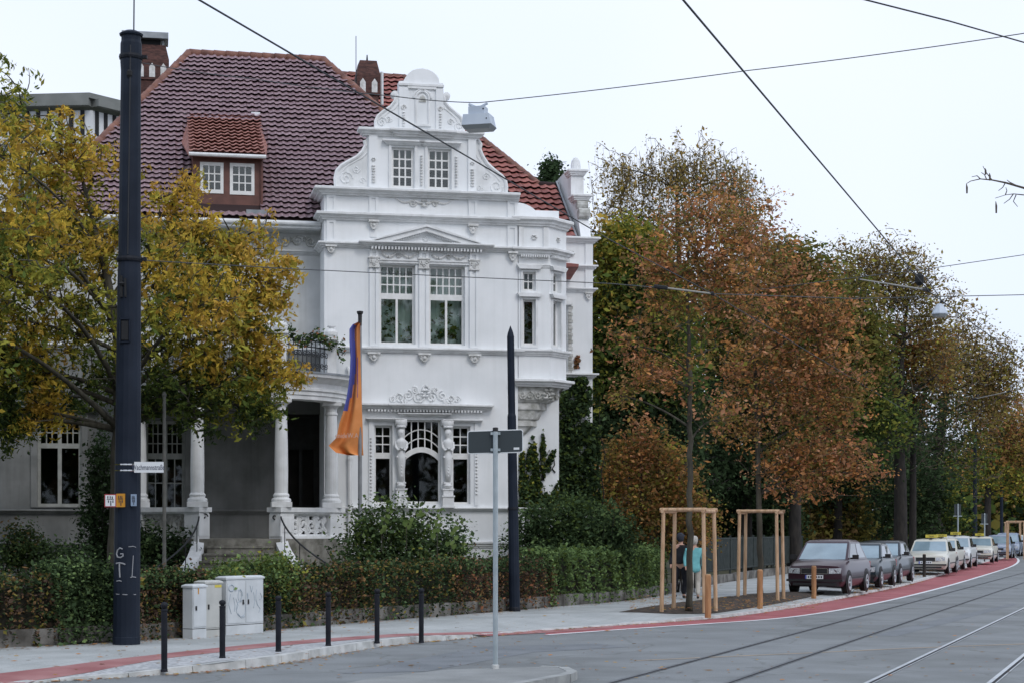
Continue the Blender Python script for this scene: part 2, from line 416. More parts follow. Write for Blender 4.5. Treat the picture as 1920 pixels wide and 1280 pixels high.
# ------------------------------------------------------------------ the setting: ground, road, pavement
def resample(pts, n):
    pts = [Vector((p[0], p[1])) for p in pts]
    L = [0.0]
    for a, b in zip(pts, pts[1:]): L.append(L[-1] + (b - a).length)
    out = []
    for k in range(n):
        d = L[-1] * k / (n - 1); i = 0
        while i < len(L) - 2 and L[i + 1] < d: i += 1
        t = (d - L[i]) / max(1e-9, L[i + 1] - L[i])
        out.append(pts[i].lerp(pts[i + 1], min(1, t)))
    return out
def smooth_line(pts, n=60):
    q = [Vector((p[0], p[1])) for p in pts]
    for _ in range(3):
        r = [q[0]]
        for a, b in zip(q, q[1:]): r += [a.lerp(b, .25), a.lerp(b, .75)]
        r.append(q[-1]); q = r
    return resample(q, n)
def strip(name, A, B, z, m, n=80, **props):
    a, b = resample(A, n), resample(B, n)
    mb = MB()
    vs = [(p.x, p.y, z) for p in a] + [(p.x, p.y, z) for p in b]
    mb.add(vs, [(i, n + i, n + i + 1, i + 1) for i in range(n - 1)])
    o = mb.build(name, m, None, **props)
    me = o.data
    if me.polygons[0].normal.z < 0: me.flip_normals()
    return o
def sheet(name, A, B, z, m, **props):
    """flat sheet between two plan lines of any length"""
    q = [(p[0], p[1], z) for p in A] + [(p[0], p[1], z) for p in reversed(B)]
    mb = MB(); mb.add(q, [tuple(range(len(q)))])
    o = mb.build(name, m, None, **props)
    if o.data.polygons[0].normal.z < 0: o.data.flip_normals()
    return o
def graded(pts):
    """smoothed line, finely divided near the viewer and coarsely far off"""
    q = [Vector((p[0], p[1])) for p in pts]
    for _ in range(3):
        r = [q[0]]
        for a, b in zip(q, q[1:]): r += [a.lerp(b, .25), a.lerp(b, .75)]
        r.append(q[-1]); q = r
    out = [q[0]]
    for a, b in zip(q, q[1:]):
        n = max(1, int((b - a).length / (.4 if a.y < 100 else 9)))
        out += [a.lerp(b, (i + 1) / n) for i in range(n)]
    return out
def offset(pts, d):
    """shift a plan line to the right of travel"""
    out = []
    for i, p in enumerate(pts):
        a = pts[max(i - 1, 0)]; b = pts[min(i + 1, len(pts) - 1)]
        t = (Vector(b) - Vector(a)).normalized()
        out.append(Vector((p[0] + t.y * d, p[1] - t.x * d)))
    return out

ZP = 0.12
SD = Vector((1.0, 2.88)).normalized()            # direction of the street
SN = Vector((SD.y, -SD.x))                       # to its right
mb = MB(); mb.add([(-900, -300, -0.06), (1500, -300, -0.06), (1500, 2500, -0.06), (-900, 2500, -0.06)], [(0, 1, 2, 3)])
mb.build('ground', M['ground'], kind='structure')
mb = MB(); mb.add([(-60, -10, 0), (260, -10, 0), (260, 700, 0), (-60, 700, 0)], [(0, 1, 2, 3)])
mb.build('road', M['asphalt'], kind='structure')

# kerb line (foot of the kerb on the road) from the corner on the left to the far end of the street
kerb_px = [(-420, 1322), (0, 1283), (200, 1271), (345, 1262), (430, 1256), (510, 1247), (610, 1229), (700, 1213), (780, 1204), (850, 1199), (905, 1192), (1000, 1183), (1140, 1173),
           (1282, 1164), (1367, 1157), (1465, 1143), (1546, 1128), (1627, 1112), (1709, 1095)]
kerb_w = [Vector(G(x, y, 0)) for x, y in kerb_px]
e = kerb_w[-1]
kerb_w += [e + Vector((8.3, 26)), e + Vector((18.0, 56)), e + Vector((130, 370))]
kerb_line = graded(kerb_w)
# hedge line (foot of the garden plinth on the pavement)
hedge_px = [(-330, 1228), (0, 1213), (120, 1209), (340, 1195), (485, 1182), (620, 1170), (857, 1152), (957, 1144), (1080, 1133), (1163, 1127), (1240, 1116)]
hedge_w = [Vector(G(x, y, ZP)) for x, y in hedge_px]
hedge_w += [Vector(G(1312, 1098, ZP)), Vector(G(1480, 1073, ZP)), Vector(G(1480, 1073, ZP)) + Vector((140, 405))]
hedge_line = graded(hedge_w)
KN = np.array([(p.x, p.y) for p in kerb_line if p.y < 120])
def px_of(x, y): return 960 + F * x / y
def zkerb(x, y):
    """height of the kerb: full at the corner, dropped where the cycle path meets the road, low along the bed"""
    return float(np.interp(px_of(x, y), [200, 430, 640, 800, 880, 960, 1180, 1300], [.03, .12, .12, .10, .055, .025, .025, .065]))
def zpave(x, y):
    d = np.hypot(KN[:, 0] - x, KN[:, 1] - y); i = int(np.argmin(d)); zk = zkerb(KN[i][0], KN[i][1])
    j = min(i + 1, len(KN) - 1); j0 = max(0, j - 1); t = KN[j] - KN[j0]
    if t[0] * (y - KN[i][1]) - t[1] * (x - KN[i][0]) < 0: return max(.002, zk - d[i] * .35)      # on the road side
    return zk + (ZP - zk) * min(1.0, max(0.0, d[i] - .1) / 1.5)
inner = offset(kerb_line, -1.6)
po = sheet('pavement', inner, hedge_line, ZP, M['paving'], kind='structure')
mb = MB(); nk = len(kerb_line); vs = []; cols_ = 6
for a, b in zip(kerb_line, inner):
    for k in range(cols_ + 1):
        q = a.lerp(b, .02 + .98 * k / cols_); zk = zkerb(a.x, a.y); vs.append((q.x, q.y, zk + (ZP - zk) * min(1, max(0, 1.6 * k / cols_ - .1) / 1.5)))
mb.add(vs, [(i * (cols_ + 1) + k, (i + 1) * (cols_ + 1) + k, (i + 1) * (cols_ + 1) + k + 1, i * (cols_ + 1) + k + 1) for i in range(nk - 1) for k in range(cols_)])
mb.build('pavement_edge', M['paving'], po, True)
def drape(name, A, B, dz, m, n=90, c=5, **props):
    a, b = resample(A, n), resample(B, n); mb = MB(); vs = []
    for p, q in zip(a, b):
        for k in range(c + 1):
            r = p.lerp(q, k / c); vs.append((r.x, r.y, zpave(r.x, r.y) + dz))
    mb.add(vs, [(i * (c + 1) + k, i * (c + 1) + k + 1, (i + 1) * (c + 1) + k + 1, (i + 1) * (c + 1) + k) for i in range(n - 1) for k in range(c)])
    return mb.build(name, m, None, True, **props)
far_l = [Vector((p.x - 260, p.y + 60)) for p in hedge_line]
sheet('garden', hedge_line, far_l, ZP + 0.03, M['lawn'], kind='structure')

# kerb of single stones, flush with the pavement
kroot = empty('kerb', (kerb_line[0].x, kerb_line[0].y, 0), kind='structure')
kmb = MB()
def kerb_piece(mb, a, b, h0, h1):
    d = (b - a).normalized(); n = Vector((-d.y, d.x)); g = 0.008
    a2 = a + d * g; b2 = b - d * g
    ta, tb = zkerb(a.x, a.y) + 0.006 + h0, zkerb(b.x, b.y) + 0.006 + h0
    q = [a2, b2, b2 + n * 0.16, a2 + n * 0.16]
    mb.add([(p.x, p.y, -0.01) for p in q] + [(p.x, p.y, t) for p, t in ((a2 + n * .012, ta), (b2 + n * .012, tb), (q[2], tb), (q[3], ta))],
           [(0, 1, 5, 4), (4, 5, 6, 7), (1, 2, 6, 5), (2, 3, 7, 6), (3, 0, 4, 7)])
Lk = [0.0]
for a, b in zip(kerb_line, kerb_line[1:]): Lk.append(Lk[-1] + (b - a).length)
def along(line, L, d):
    i = 0
    while i < len(L) - 2 and L[i + 1] < d: i += 1
    t = (d - L[i]) / max(1e-9, L[i + 1] - L[i])
    return line[i].lerp(line[i + 1], t)
d = 0.0; cnt = 0; rest = MB()
while d < Lk[-1] - 1 and cnt < 380:
    a, b = along(kerb_line, Lk, d), along(kerb_line, Lk, d + 1.0)
    if a.y < 95:
        s = MB(); kerb_piece(s, a, b, random.uniform(-.004, .004), 0)
        s.v = [(x - kerb_line[0].x, y - kerb_line[0].y, z) for x, y, z in s.v]
        s.build('kerb_stone', M['kerb'], kroot)
    else:
        kerb_piece(rest, a, b, 0, 0)
    d += 1.0; cnt += 1
rest.v = [(x - kerb_line[0].x, y - kerb_line[0].y, z) for x, y, z in rest.v]
rest.build('far_kerb_stones', M['kerb'], kroot, kind='stuff')

# red cycle path on the pavement, then the red lane on the road with its white line
rp_hi = [Vector(G(x, y, z)) for x, y, z in [(-300, 1284, ZP), (0, 1255, ZP), (200, 1237.5, ZP), (430, 1211, ZP), (620, 1195, ZP), (820, 1183, .105), (960, 1178, .075), (1060, 1175, .045), (1150, 1171, .03)]]
rp_lo = [Vector(G(x, y, z)) for x, y, z in [(-300, 1302, ZP), (0, 1269, ZP), (200, 1247, ZP), (430, 1220, ZP), (620, 1201.5, ZP), (820, 1188, .10), (960, 1184.5, .05), (1060, 1181, .03), (1150, 1174, .025)]]
se_lo = [p for p in offset(kerb_line, -.17) if px_of(p.x, p.y) < 900 and p.y > 0 and p.x < 3]
rp_s = [p for p in smooth_line(rp_lo, 90) if px_of(p.x, p.y) < 905]
drape('cycle_path', smooth_line(rp_hi, 90), smooth_line(rp_lo, 90), 0.007, M['redbrick'], kind='structure')
drape('sett_strip', rp_s, se_lo, 0.004, M['setts'], kind='structure')
wl_px = [(1020, 1189.5), (1200, 1176.5), (1330, 1168), (1420, 1162), (1500, 1154), (1600, 1138), (1700, 1117), (1800, 1091), (1920, 1054)]
wl = [Vector(G(x, y, 0)) for x, y in wl_px]
e = wl[-1]; wl += [e + Vector((10, 40)), e + Vector((70, 260))]
wl = graded(wl)
lane_in = [p for p in kerb_line if p.y > G(1020, 1181)[1]]
lane_in = [Vector((p.x, p.y)) for p in lane_in if p.y < wl[-1].y]
sheet('cycle_lane', lane_in, wl, 0.004, M['redlane'], kind='structure')
sheet('lane_line', wl, offset(wl, 0.14), 0.008, M['white'], kind='structure')
ol = [Vector(G(x, y, 0)) for x, y in [(1190, 1237.5), (1330, 1231), (1560, 1221), (1700, 1214), (1920, 1206), (2100, 1200)]]
strip('faded_line', smooth_line(ol), smooth_line(offset(ol, 0.09)), 0.004, M['yellowline'], 40, kind='structure')
# patches of newer asphalt
for nm, pts in (('road_patch', [(1640, 1190), (1760, 1160), (1900, 1130), (1905, 1133), (1790, 1164), (1680, 1192)]),
                ('road_patch', [(640, 1262), (900, 1212), (1120, 1206), (1180, 1212), (1000, 1222), (800, 1258)])):
    mb = MB(); q = [G(x, y, 0) for x, y in pts]
    mb.add([(x, y, 0.003) for x, y in q], [tuple(range(len(q)))])
    o = mb.build(nm, mat('asphalt_patch', (0.15, 0.165, 0.178), (0.20, 0.215, 0.23), 1.2, .85, .25, 220, detail=9), kind='structure')
    if o.data.polygons[0].normal.z < 0: o.data.flip_normals()

# grooved tram rails, two tracks
def rail(name, p0, slope, m_):
    a = Vector((p0[0], p0[1])); d = Vector((1, slope)).normalized()
    path = []
    for k in range(50):
        s = -14 + 6 * k if k < 30 else 166 + (k - 29) * 20
        c = 0.00022 * max(0, s - 14) ** 2 if s < 70 else 0.00022 * 56 ** 2 + (s - 70) * 0.0245
        path.append(a + d * s + Vector((d.y, -d.x)) * c * 0.12)
    o = strip(name, path, offset(path, 0.058), 0.007, M[m_], 200, kind='structure')
    g = strip('rail_groove', offset(path, 0.058), offset(path, 0.104), 0.0045, M['groove'], 200); g.parent = o
    g2 = strip('rail_edge', offset(path, 0.104), offset(path, 0.12), 0.0065, M[m_], 200); g2.parent = o
    return o
for nm, p0, sl in (('tram_rail', (1.17, 23.0), 2.70), ('tram_rail', (2.63, 22.9), 2.72), ('tram_rail', (4.42, 22.9), 2.68), ('tram_rail', (5.98, 22.9), 2.72)):
    rail(nm, p0, sl, 'rail2' if p0[0] < 4 else 'rail')

# traffic island in front
isl = [(560, 1296), (700, 1270), (840, 1254), (1010, 1249), (1046, 1250), (1063, 1258), (1050, 1263), (957, 1280), (800, 1300)]
isl_w = [Vector(G(x, y, 0.1)) for x, y in isl] + [Vector((-2.0, 17)), Vector((-2.6, 18.5))]
mb = MB(); mb.slab([(p.x, p.y) for p in isl_w][::-1], -0.01, 0.1)
io = mb.build('traffic_island', M['island'], kind='structure')
for i in range(3, 8):
    a, b = isl_w[i], isl_w[i + 1]
    n = max(1, round((b - a).length / 0.9))
    for k in range(n):
        p, q = a.lerp(b, k / n), a.lerp(b, (k + 1) / n)
        t = (q - p).normalized(); nn = Vector((t.y, -t.x))
        s = MB(); s.slab([tuple(p + t * .006), tuple(q - t * .006), tuple(q - t * .006 - nn * .14), tuple(p + t * .006 - nn * .14)], -0.008, 0.106)
        o = s.build('kerb_stone', M['islandkerb'], io)

# low plinth of stone blocks under the hedges
wroot = empty('garden_plinth', (hedge_line[0].x, hedge_line[0].y, ZP), label='low weathered stone plinth running along the pavement under the hedges', category='low wall')
Lh = [0.0]
for a, b in zip(hedge_line, hedge_line[1:]): Lh.append(Lh[-1] + (b - a).length)
d = 0.0
while True:
    l = random.uniform(0.9, 1.5)
    a, b = along(hedge_line, Lh, d), along(hedge_line, Lh, d + l)
    if a.y > 78: break
    t = (b - a).normalized(); n = Vector((-t.y, t.x)); h = 0.27 + random.uniform(-.012, .012); j = random.uniform(-.012, .012)
    q = [a + t * .01 - n * j, b - t * .01 - n * j, b - t * .01 + n * .22, a + t * .01 + n * .22]
    s = MB(); s.slab([(p.x - hedge_line[0].x, p.y - hedge_line[0].y) for p in q], -0.02, h)
    s.build('block', M['wallstone'], wroot)
    d += l

# soil bed with the two young trees
bed = [(1160, 1147), (1205, 1141), (1262, 1134), (1330, 1124), (1400, 1116), (1482, 1110), (1550, 1108), (1540, 1112), (1490, 1122), (1440, 1131), (1380, 1140), (1335, 1146), (1260, 1148)]
bw = [Vector(G(x, y, ZP)) for x, y in bed]
c = sum(bw, Vector((0, 0))) / len(bw)
vs = [(c.x, c.y, ZP + .10)]; fs = []
rings = 6; n = len(bw) * 4
bb = resample(bw + [bw[0]], n + 1)[:-1]
for r in range(1, rings + 1):
    for p in bb:
        q = c.lerp(p, r / rings)
        vs.append((q.x, q.y, zpave(q.x, q.y) + .008 + (0.09 * (1 - (r / rings) ** 3) + random.uniform(-.02, .03)) * (1 if r < rings else 0)))
for i in range(n): fs.append((0, 1 + i, 1 + (i + 1) % n))
for r in range(rings - 1):
    for i in range(n):
        a0 = 1 + r * n + i; a1 = 1 + r * n + (i + 1) % n
        fs.append((a0, a0 + n, a1 + n, a1))
mb = MB(); mb.add(vs, fs)
o = mb.build('planting_bed', M['soil'], kind='structure')
if o.data.polygons[0].normal.z < 0: o.data.flip_normals()

# ------------------------------------------------------------------ the villa
HA = math.radians(11.28)
HO = Vector((-4.89, 47.2))
UX = Vector((math.cos(HA), math.sin(HA))); VX = Vector((-math.sin(HA), math.cos(HA)))
def hp(x, y, v=0.0):
    """house coordinates (along the front, height) of what is seen at x, y in the plane v metres behind the front"""
    k = (x - 960.0) / F
    Y = (v + HO.dot(VX)) / (math.cos(HA) - math.sin(HA) * k)
    d = Vector((k * Y, Y)) - HO
    return d.dot(UX), HC - (y - YH) / F * Y
hu = lambda x, v=0.0: hp(x, 900, v)[0]
hz = lambda x, y, v=0.0: hp(x, y, v)[1]
villa = empty('villa', (HO.x, HO.y, 0), HA, label='large white stuccoed villa with curved gable, columned porch and tiled roofs', category='house')
ident = lambda a, b, c: (a, b, c)
def vmap(v0): return lambda a, t, z: (a, v0 + t, z)
def dmap(o, d):
    dx, dy = Vector(d).normalized()
    return lambda a, t, z: (o[0] + dx * a - dy * t, o[1] + dy * a + dx * t, z)

def window(s0, s1, z0, z1, lights, mp, t=0.14, pane='pane', frame='frame', bar=0.03, arch=None, label=None):
    """a window part: frame mesh with glazing bars, every pane a child; lights: (s0, s1, z0, z1, cols, rows)"""
    mb = MB()
    mb.plate(s0, s1, z0, z1, t, t + 0.07, [l[:4] for l in lights], mp, back=False)
    cells = []
    for (a, b, c, d, nc, nr) in lights:
        for i in range(1, nc):
            x = a + (b - a) * i / nc; mb.box(x - bar / 2, x + bar / 2, t + 0.012, t + 0.05, c, d, 0, mp)
        for j in range(1, nr):
            z = c + (d - c) * j / nr; mb.box(a, b, t + 0.014, t + 0.048, z - bar / 2, z + bar / 2, 0, mp)
        for i in range(nc):
            for j in range(nr):
                cells.append((a + (b - a) * i / nc, a + (b - a) * (i + 1) / nc, c + (d - c) * j / nr, c + (d - c) * (j + 1) / nr))
    if arch: arch(mb, mp, t)
    o = mb.build('window', M[frame], villa)
    if label: o['label'] = label
    for a, b, c, d in cells:
        p = MB(); p.box(a - .004, b + .004, t + 0.03, t + 0.036, c - .004, d + .004, 0, mp)
        p.build('pane', M[pane], o)
    return o
def room(s0, s1, z0, z1, mp, depth=3.0, t0=0.3, m='room'):
    mb = MB(); A = (s0, s1)
    f = lambda *q: mb.add([mp(*p) for p in q], [(0, 1, 2, 3)])
    f((s0, t0 + depth, z0), (s1, t0 + depth, z0), (s1, t0 + depth, z1), (s0, t0 + depth, z1))
    f((s0, t0, z0), (s0, t0 + depth, z0), (s0, t0 + depth, z1), (s0, t0, z1))
    f((s1, t0 + depth, z0), (s1, t0, z0), (s1, t0, z1), (s1, t0 + depth, z1))
    f((s0, t0, z1), (s0, t0 + depth, z1), (s1, t0 + depth, z1), (s1, t0, z1))
    f((s0, t0, z0), (s1, t0, z0), (s1, t0 + depth, z0), (s0, t0 + depth, z0))
    mb.build('room', M[m], villa)
def part(mb, name, m='trim', parent=None, smooth=False, **pr):
    return mb.build(name, M[m] if isinstance(m, str) else m, parent or villa, smooth, **pr)
def cornice_prof(z0, z1, out, base=-0.06):
    """stepped moulding, widest at the top"""
    h = z1 - z0
    return [(base, z0), (out * .30, z0), (out * .34, z0 + h * .22), (out * .55, z0 + h * .26), (out * .60, z0 + h * .48), (out * .88, z0 + h * .62), (out, z0 + h * .66), (out, z0 + h * .92), (out * .9, z1), (base, z1)]
def spiral(mb, c, r, turns, mp, d0=0.0, rad=0.03, flip=1, seg=5, start=0.0):
    pts = []
    n = int(14 * turns)
    for i in range(n + 1):
        a = start + flip * 2 * math.pi * turns * i / n; rr = r * (1 - 0.86 * i / n)
        pts.append(mp(c[0] + rr * math.cos(a), d0, c[1] + rr * math.sin(a)))
    mb.tube(pts, rad, seg)
def rosette(mb, c, r, mp, d0=-0.02):
    for k in range(6):
        a = k * math.pi / 3
        q = mp(c[0] + r * .55 * math.cos(a), d0, c[1] + r * .55 * math.sin(a))
        mb.lathe([(r * .1, -r * .2), (r * .4, 0), (r * .1, r * .2)], q, 6)
def bracket(mb, x, z0, z1, w, out, mp=ident, v=0.0):
    """scrolled console: wide top slab, bulge and leaf tip below"""
    h = z1 - z0
    mb.box(x - w * .55, x + w * .55, v - out, v + .02, z1 - h * .22, z1, 0, mp)
    mb.prism([(x - w * .42, z1 - h * .22), (x - w * .36, z0 + h * .38), (x - w * .12, z0), (x + w * .12, z0), (x + w * .36, z0 + h * .38), (x + w * .42, z1 - h * .22)][::-1], v - out * .7, v + .02, 0, mp)
    for s in (-1, 1):
        mb.lathe([(h * .06, -w * .05), (h * .16, 0), (h * .06, w * .05)], mp(x + s * w * .3, v - out * .72, z1 - h * .4), 8, axis='Y')
    mb.lathe([(.01, -w * .2), (w * .16, -w * .05), (w * .16, w * .08), (.01, w * .2)], mp(x, v - out * .74, z0 + h * .45), 8)

# --- main levels measured on the front
uL, uR = hu(608), hu(971)
Z = lambda y, x=790, v=0.0: hz(x, y, v)
zL0, zL0b = Z(950), Z(957.5)
zL1, zL1b = Z(652), Z(662)
zL2, zL2b = Z(460), Z(469)
zL3, zL3b = Z(405), Z(418)
zL4, zL4b = Z(359), Z(372)
VM = 1.2                                   # main wall behind the projecting front
Zm = lambda y, x=560: hz(x, y, VM)
fm = vmap(0.0)

# --- projecting front with its openings
gw = dict(l=(hu(702), hu(736)), c=(hu(757), hu(827)), r=(hu(848), hu(882)))
gz0, gz1, gzc = Z(944), Z(797), Z(786)
fw = [(hu(712), hu(779)), (hu(805), hu(872))]
fz0, fz1 = Z(646), Z(497.5)
holes = [(gw['l'][0], gw['l'][1], gz0, gz1), (gw['c'][0], gw['c'][1], gz0, gzc), (gw['r'][0], gw['r'][1], gz0, gz1)] + [(a, b, fz0, fz1) for a, b in fw]
mb = MB()
mb.plate(uL, uR, 0.1, zL4, 0.0, 0.32, holes, fm, edge=False)
mb.add([(uL, VM + .2, .1), (uL, 0, .1), (uL, 0, zL4), (uL, VM + .2, zL4)], [(0, 1, 2, 3)])
mb.add([(uR, 0, .1), (uR, 3.4, .1), (uR, 3.4, zL4), (uR, 0, zL4)], [(0, 1, 2, 3)])
mb.add([(uL, 0, zL4), (uR, 0, zL4), (uR, 3.4, zL4), (uL, 3.4, zL4)], [(0, 1, 2, 3)])
part(mb, 'front_wall', 'stucco')
room(uL + .3, uR - .3, zL0 - .6, zL1 - .6, fm, 3.2, .34)
room(uL + .3, uR - .3, zL1 - .2, zL3 - .5, fm, 3.2, .34)

# ground-floor triple window
def lights_grid(s0, s1, z0, z1, tr0, tr1, cols, rows, lower=1, f=0.07):
    L = [(s0 + f, s1 - f, tr1, z1 - f, cols, rows)]
    w = (s1 - s0 - 2 * f)
    for i in range(lower):
        a = s0 + f + w * i / lower + (0.03 if i else 0); b = s0 + f + w * (i + 1) / lower - (0.03 if i < lower - 1 else 0)
        L.append((a, b, z0 + f, tr0, 1, 1))
    return L
for k in ('l', 'r'):
    a, b = gw[k]
    window(a, b, gz0, gz1, lights_grid(a, b, gz0, gz1, Z(859), Z(848), 2, 3, f=0.055), fm, 0.16)
def arched(mb, mp, t):
    a, b = gw['c']; cx = (a + b) / 2; w = (b - a) / 2 - .05
    def arc(zs, rise, n=14):
        return [(cx + w * (2 * i / n - 1), zs + rise * (1 - (2 * i / n - 1) ** 2)) for i in range(n + 1)]
    lo, hi = arc(Z(862), Z(846.5) - Z(862)), arc(Z(849), Z(836.5) - Z(849))
    mb.prism(lo + hi[::-1], t - .01, t + .06, 0, mp)
    for y0, y1 in ((818, 804), (837, 820.5)):
        A = arc(Z(y0), Z(y1) - Z(y0))
        mb.tube([mp(x, t + .03, z) for x, z in A], .017, 4)
    for i in range(1, 5):
        x = a + .05 + (b - a - .1) * i / 5
        mb.box(x - .015, x + .015, t + .012, t + .05, Z(846), gzc - .05, 0, mp)
a, b = gw['c']
window(a, b, gz0, gzc, [(a + .05, b - .05, gz0 + .07, gzc - .05, 1, 1)], fm, 0.16, arch=arched, label='arched middle window')
# first-floor pair
for a, b in fw:
    window(a, b, fz0, fz1, lights_grid(a, b, fz0, fz1, Z(561), Z(550), 5, 3, 2, 0.06), fm, 0.18, 'panebright', bar=.034)
# net curtain behind the upper glass
for a, b in fw:
    mb = MB(); n = 24
    vs = []
    for i in range(n + 1):
        x = a + (b - a) * i / n; vs += [(x, .54 + .02 * math.sin(i * 1.9), fz0), (x, .54 + .02 * math.sin(i * 1.9), fz1)]
    mb.add(vs, [(2 * i, 2 * i + 2, 2 * i + 3, 2 * i + 1) for i in range(n)])
    part(mb, 'curtain', 'curtain')

# --- string courses and cornices round the projecting front
path = [(uL, VM + .1), (uL, 0), (uR, 0), (uR, .44)]
for z0, z1, out, nm in ((Z(1026), Z(1014), .09, 'plinth_course'), (zL0b, zL0, .13, 'sill_course'), (zL1b, zL1, .16, 'string_course')):
    mb = MB(); mb.sweep(cornice_prof(z0, z1, out), path); part(mb, nm)
pathr = [(uL, VM + .1), (uL, 0), (uR + .02, 0)]
for z0, z1, out, nm in ((zL2b, zL2, .17, 'string_course'), (zL3b, zL3, .22, 'cornice'), (zL4b, zL4, .27, 'cornice')):
    mb = MB(); mb.sweep(cornice_prof(z0, z1 + .012, out), pathr); part(mb, nm)
# corner strips and inner strips in the attic zones
def pil(x0, x1, y0, y1, out=.05, m='stucco', name='pilaster', panel=True, f=fm):
    a, b, z0, z1 = hu(x0), hu(x1), Z(y0), Z(y1)
    mb = MB()
    if panel:
        mb.plate(a, b, z0, z1, -out, .0, [(a + .07, b - .07, z0 + .07, z1 - .07)], f)
        mb.box(a + .06, b - .06, -out * .45, 0.0, z0 + .06, z1 - .06, 0, f)
    else:
        mb.box(a, b, -out, 0, z0, z1, 0, f)
    return part(mb, name, m)
for x0, x1 in ((612, 630), (692, 709), (878, 895), (951, 969)):
    pil(x0, x1, 404, 371)
for x0, x1 in ((612, 630), (951, 969)):
    pil(x0, x1, 459, 418)
# brackets under the courses
mb = None
for x, y0, y1, w in ((700, 434, 417, 18), (886, 436, 419, 18), (620, 480, 466, 19), (960, 485, 468, 17)):
    mb = MB(); bracket(mb, hu(x), Z(y0), Z(y1), w / 72, .17); part(mb, 'bracket', 'relief')
    if y0 < 440:
        mb = MB(); mb.box(hu(x - 6), hu(x + 6), -.03, .0, Z(y0 + 14), Z(y0 + 2)); part(mb, 'pendant', 'trim')
for x in (700, 795, 889):
    mb = MB(); bracket(mb, hu(x), Z(678), Z(662.5), 22 / 72, .16); part(mb, 'bracket', 'relief')

# --- first-floor window surround: pilasters, capitals, swag panels, dentils, pediment
for x0, x1 in ((692.5, 709), (785.5, 803), (880, 896.5)):
    pil(x0, x1, 651, 471, .07)
    a, b = hu(x0), hu(x1); mb = MB()
    mb.box(a - .04, b + .04, -.13, 0, Z(487.5), Z(485)); mb.box(a - .01, b + .01, -.10, 0, Z(503), Z(487.5)); mb.box(a - .03, b + .03, -.12, 0, Z(505), Z(503))
    for s in (-1, 1): spiral(mb, ((a + b) / 2 + s * .07, Z(493)), .055, 1.2, fm, -.11, .018, s)
    rosette(mb, ((a + b) / 2, Z(499)), .06, fm, -.11)
    part(mb, 'capital', 'relief')
for a, b in ((hu(709), hu(785.5)), (hu(803), hu(880))):
    mb = MB(); mb.box(a, b, -.05, 0, Z(495.5), Z(489)); mb.box(a, b, -.08, 0, Z(491), Z(488.5)); part(mb, 'lintel', 'trim')
    mb = MB(); n = 12; c = (a + b) / 2
    for s in (-1, 1):
        x0, x1 = c + s * .08, c + s * (b - a) * .42
        mb.tube([(x0 + (x1 - x0) * i / n, -.03, Z(477) - .10 * math.sin(math.pi * i / n)) for i in range(n + 1)], [.018 + .02 * math.sin(math.pi * i / n) for i in range(n + 1)], 6)
    rosette(mb, (c, Z(481)), .09, fm, -.03)
    part(mb, 'swag_relief', 'relief')
mb = MB(); a, b = hu(690), hu(906)
mb.sweep(cornice_prof(Z(466), Z(457), .26), [(a, 0.02), (a, -.06), (b, -.06), (b, 0.02)]); part(mb, 'window_cornice')
for i in range(58):
    pass
den = MB(); n = 34
for i in range(n):
    x = a + .05 + (b - a - .1) * (i + .5) / n
    den.box(x - .024, x + .024, -.21, -.05, Z(471.5), Z(466.2))
part(den, 'dentils', 'trim', kind='stuff')
apx = (hu(797.5), Z(427)); l0 = (hu(701), Z(457)); r0 = (hu(894), Z(457))
def pediment_bar(p, q, w, d0, d1):
    dx, dz = q[0] - p[0], q[1] - p[1]; L = math.hypot(dx, dz); nx, nz = -dz / L * w, dx / L * w
    if nz > 0: nx, nz = -nx, -nz
    return [p, q, (q[0] + nx, q[1] + nz), (p[0] + nx, p[1] + nz)]
mb = MB()
mb.prism([l0, apx, (apx[0], apx[1] - .13), (l0[0] + .42, l0[1])], -.24, 0)
mb.prism([apx, r0, (r0[0] - .42, r0[1]), (apx[0], apx[1] - .13)], -.24, 0)
mb.prism([(l0[0] - .06, l0[1]), (l0[0] - .06, l0[1] + .03), (apx[0], apx[1] + .045), (apx[0], apx[1] - .02)], -.29, 0)
mb.prism([(r0[0] + .06, r0[1]), (apx[0], apx[1] - .02), (apx[0], apx[1] + .045), (r0[0] + .06, r0[1] + .03)], -.29, 0)
part(mb, 'pediment', 'trim')
mb = MB(); mb.prism([l0, r0, apx], -.06, .0); rosette(mb, (apx[0], Z(449)), .1, fm, -.07); part(mb, 'pediment_panel', 'stucco')
den = MB()
for s, p in ((-1, l0), (1, r0)):
    for i in range(24):
        t = .12 + .8 * i / 24
        x = p[0] + (apx[0] - p[0]) * t; z = p[1] + (apx[1] - p[1]) * t - .15
        if z > l0[1] + .01: den.box(x - .016, x + .016, -.17, -.04, z - .03, z + .03)
part(den, 'dentils', 'trim', kind='stuff')

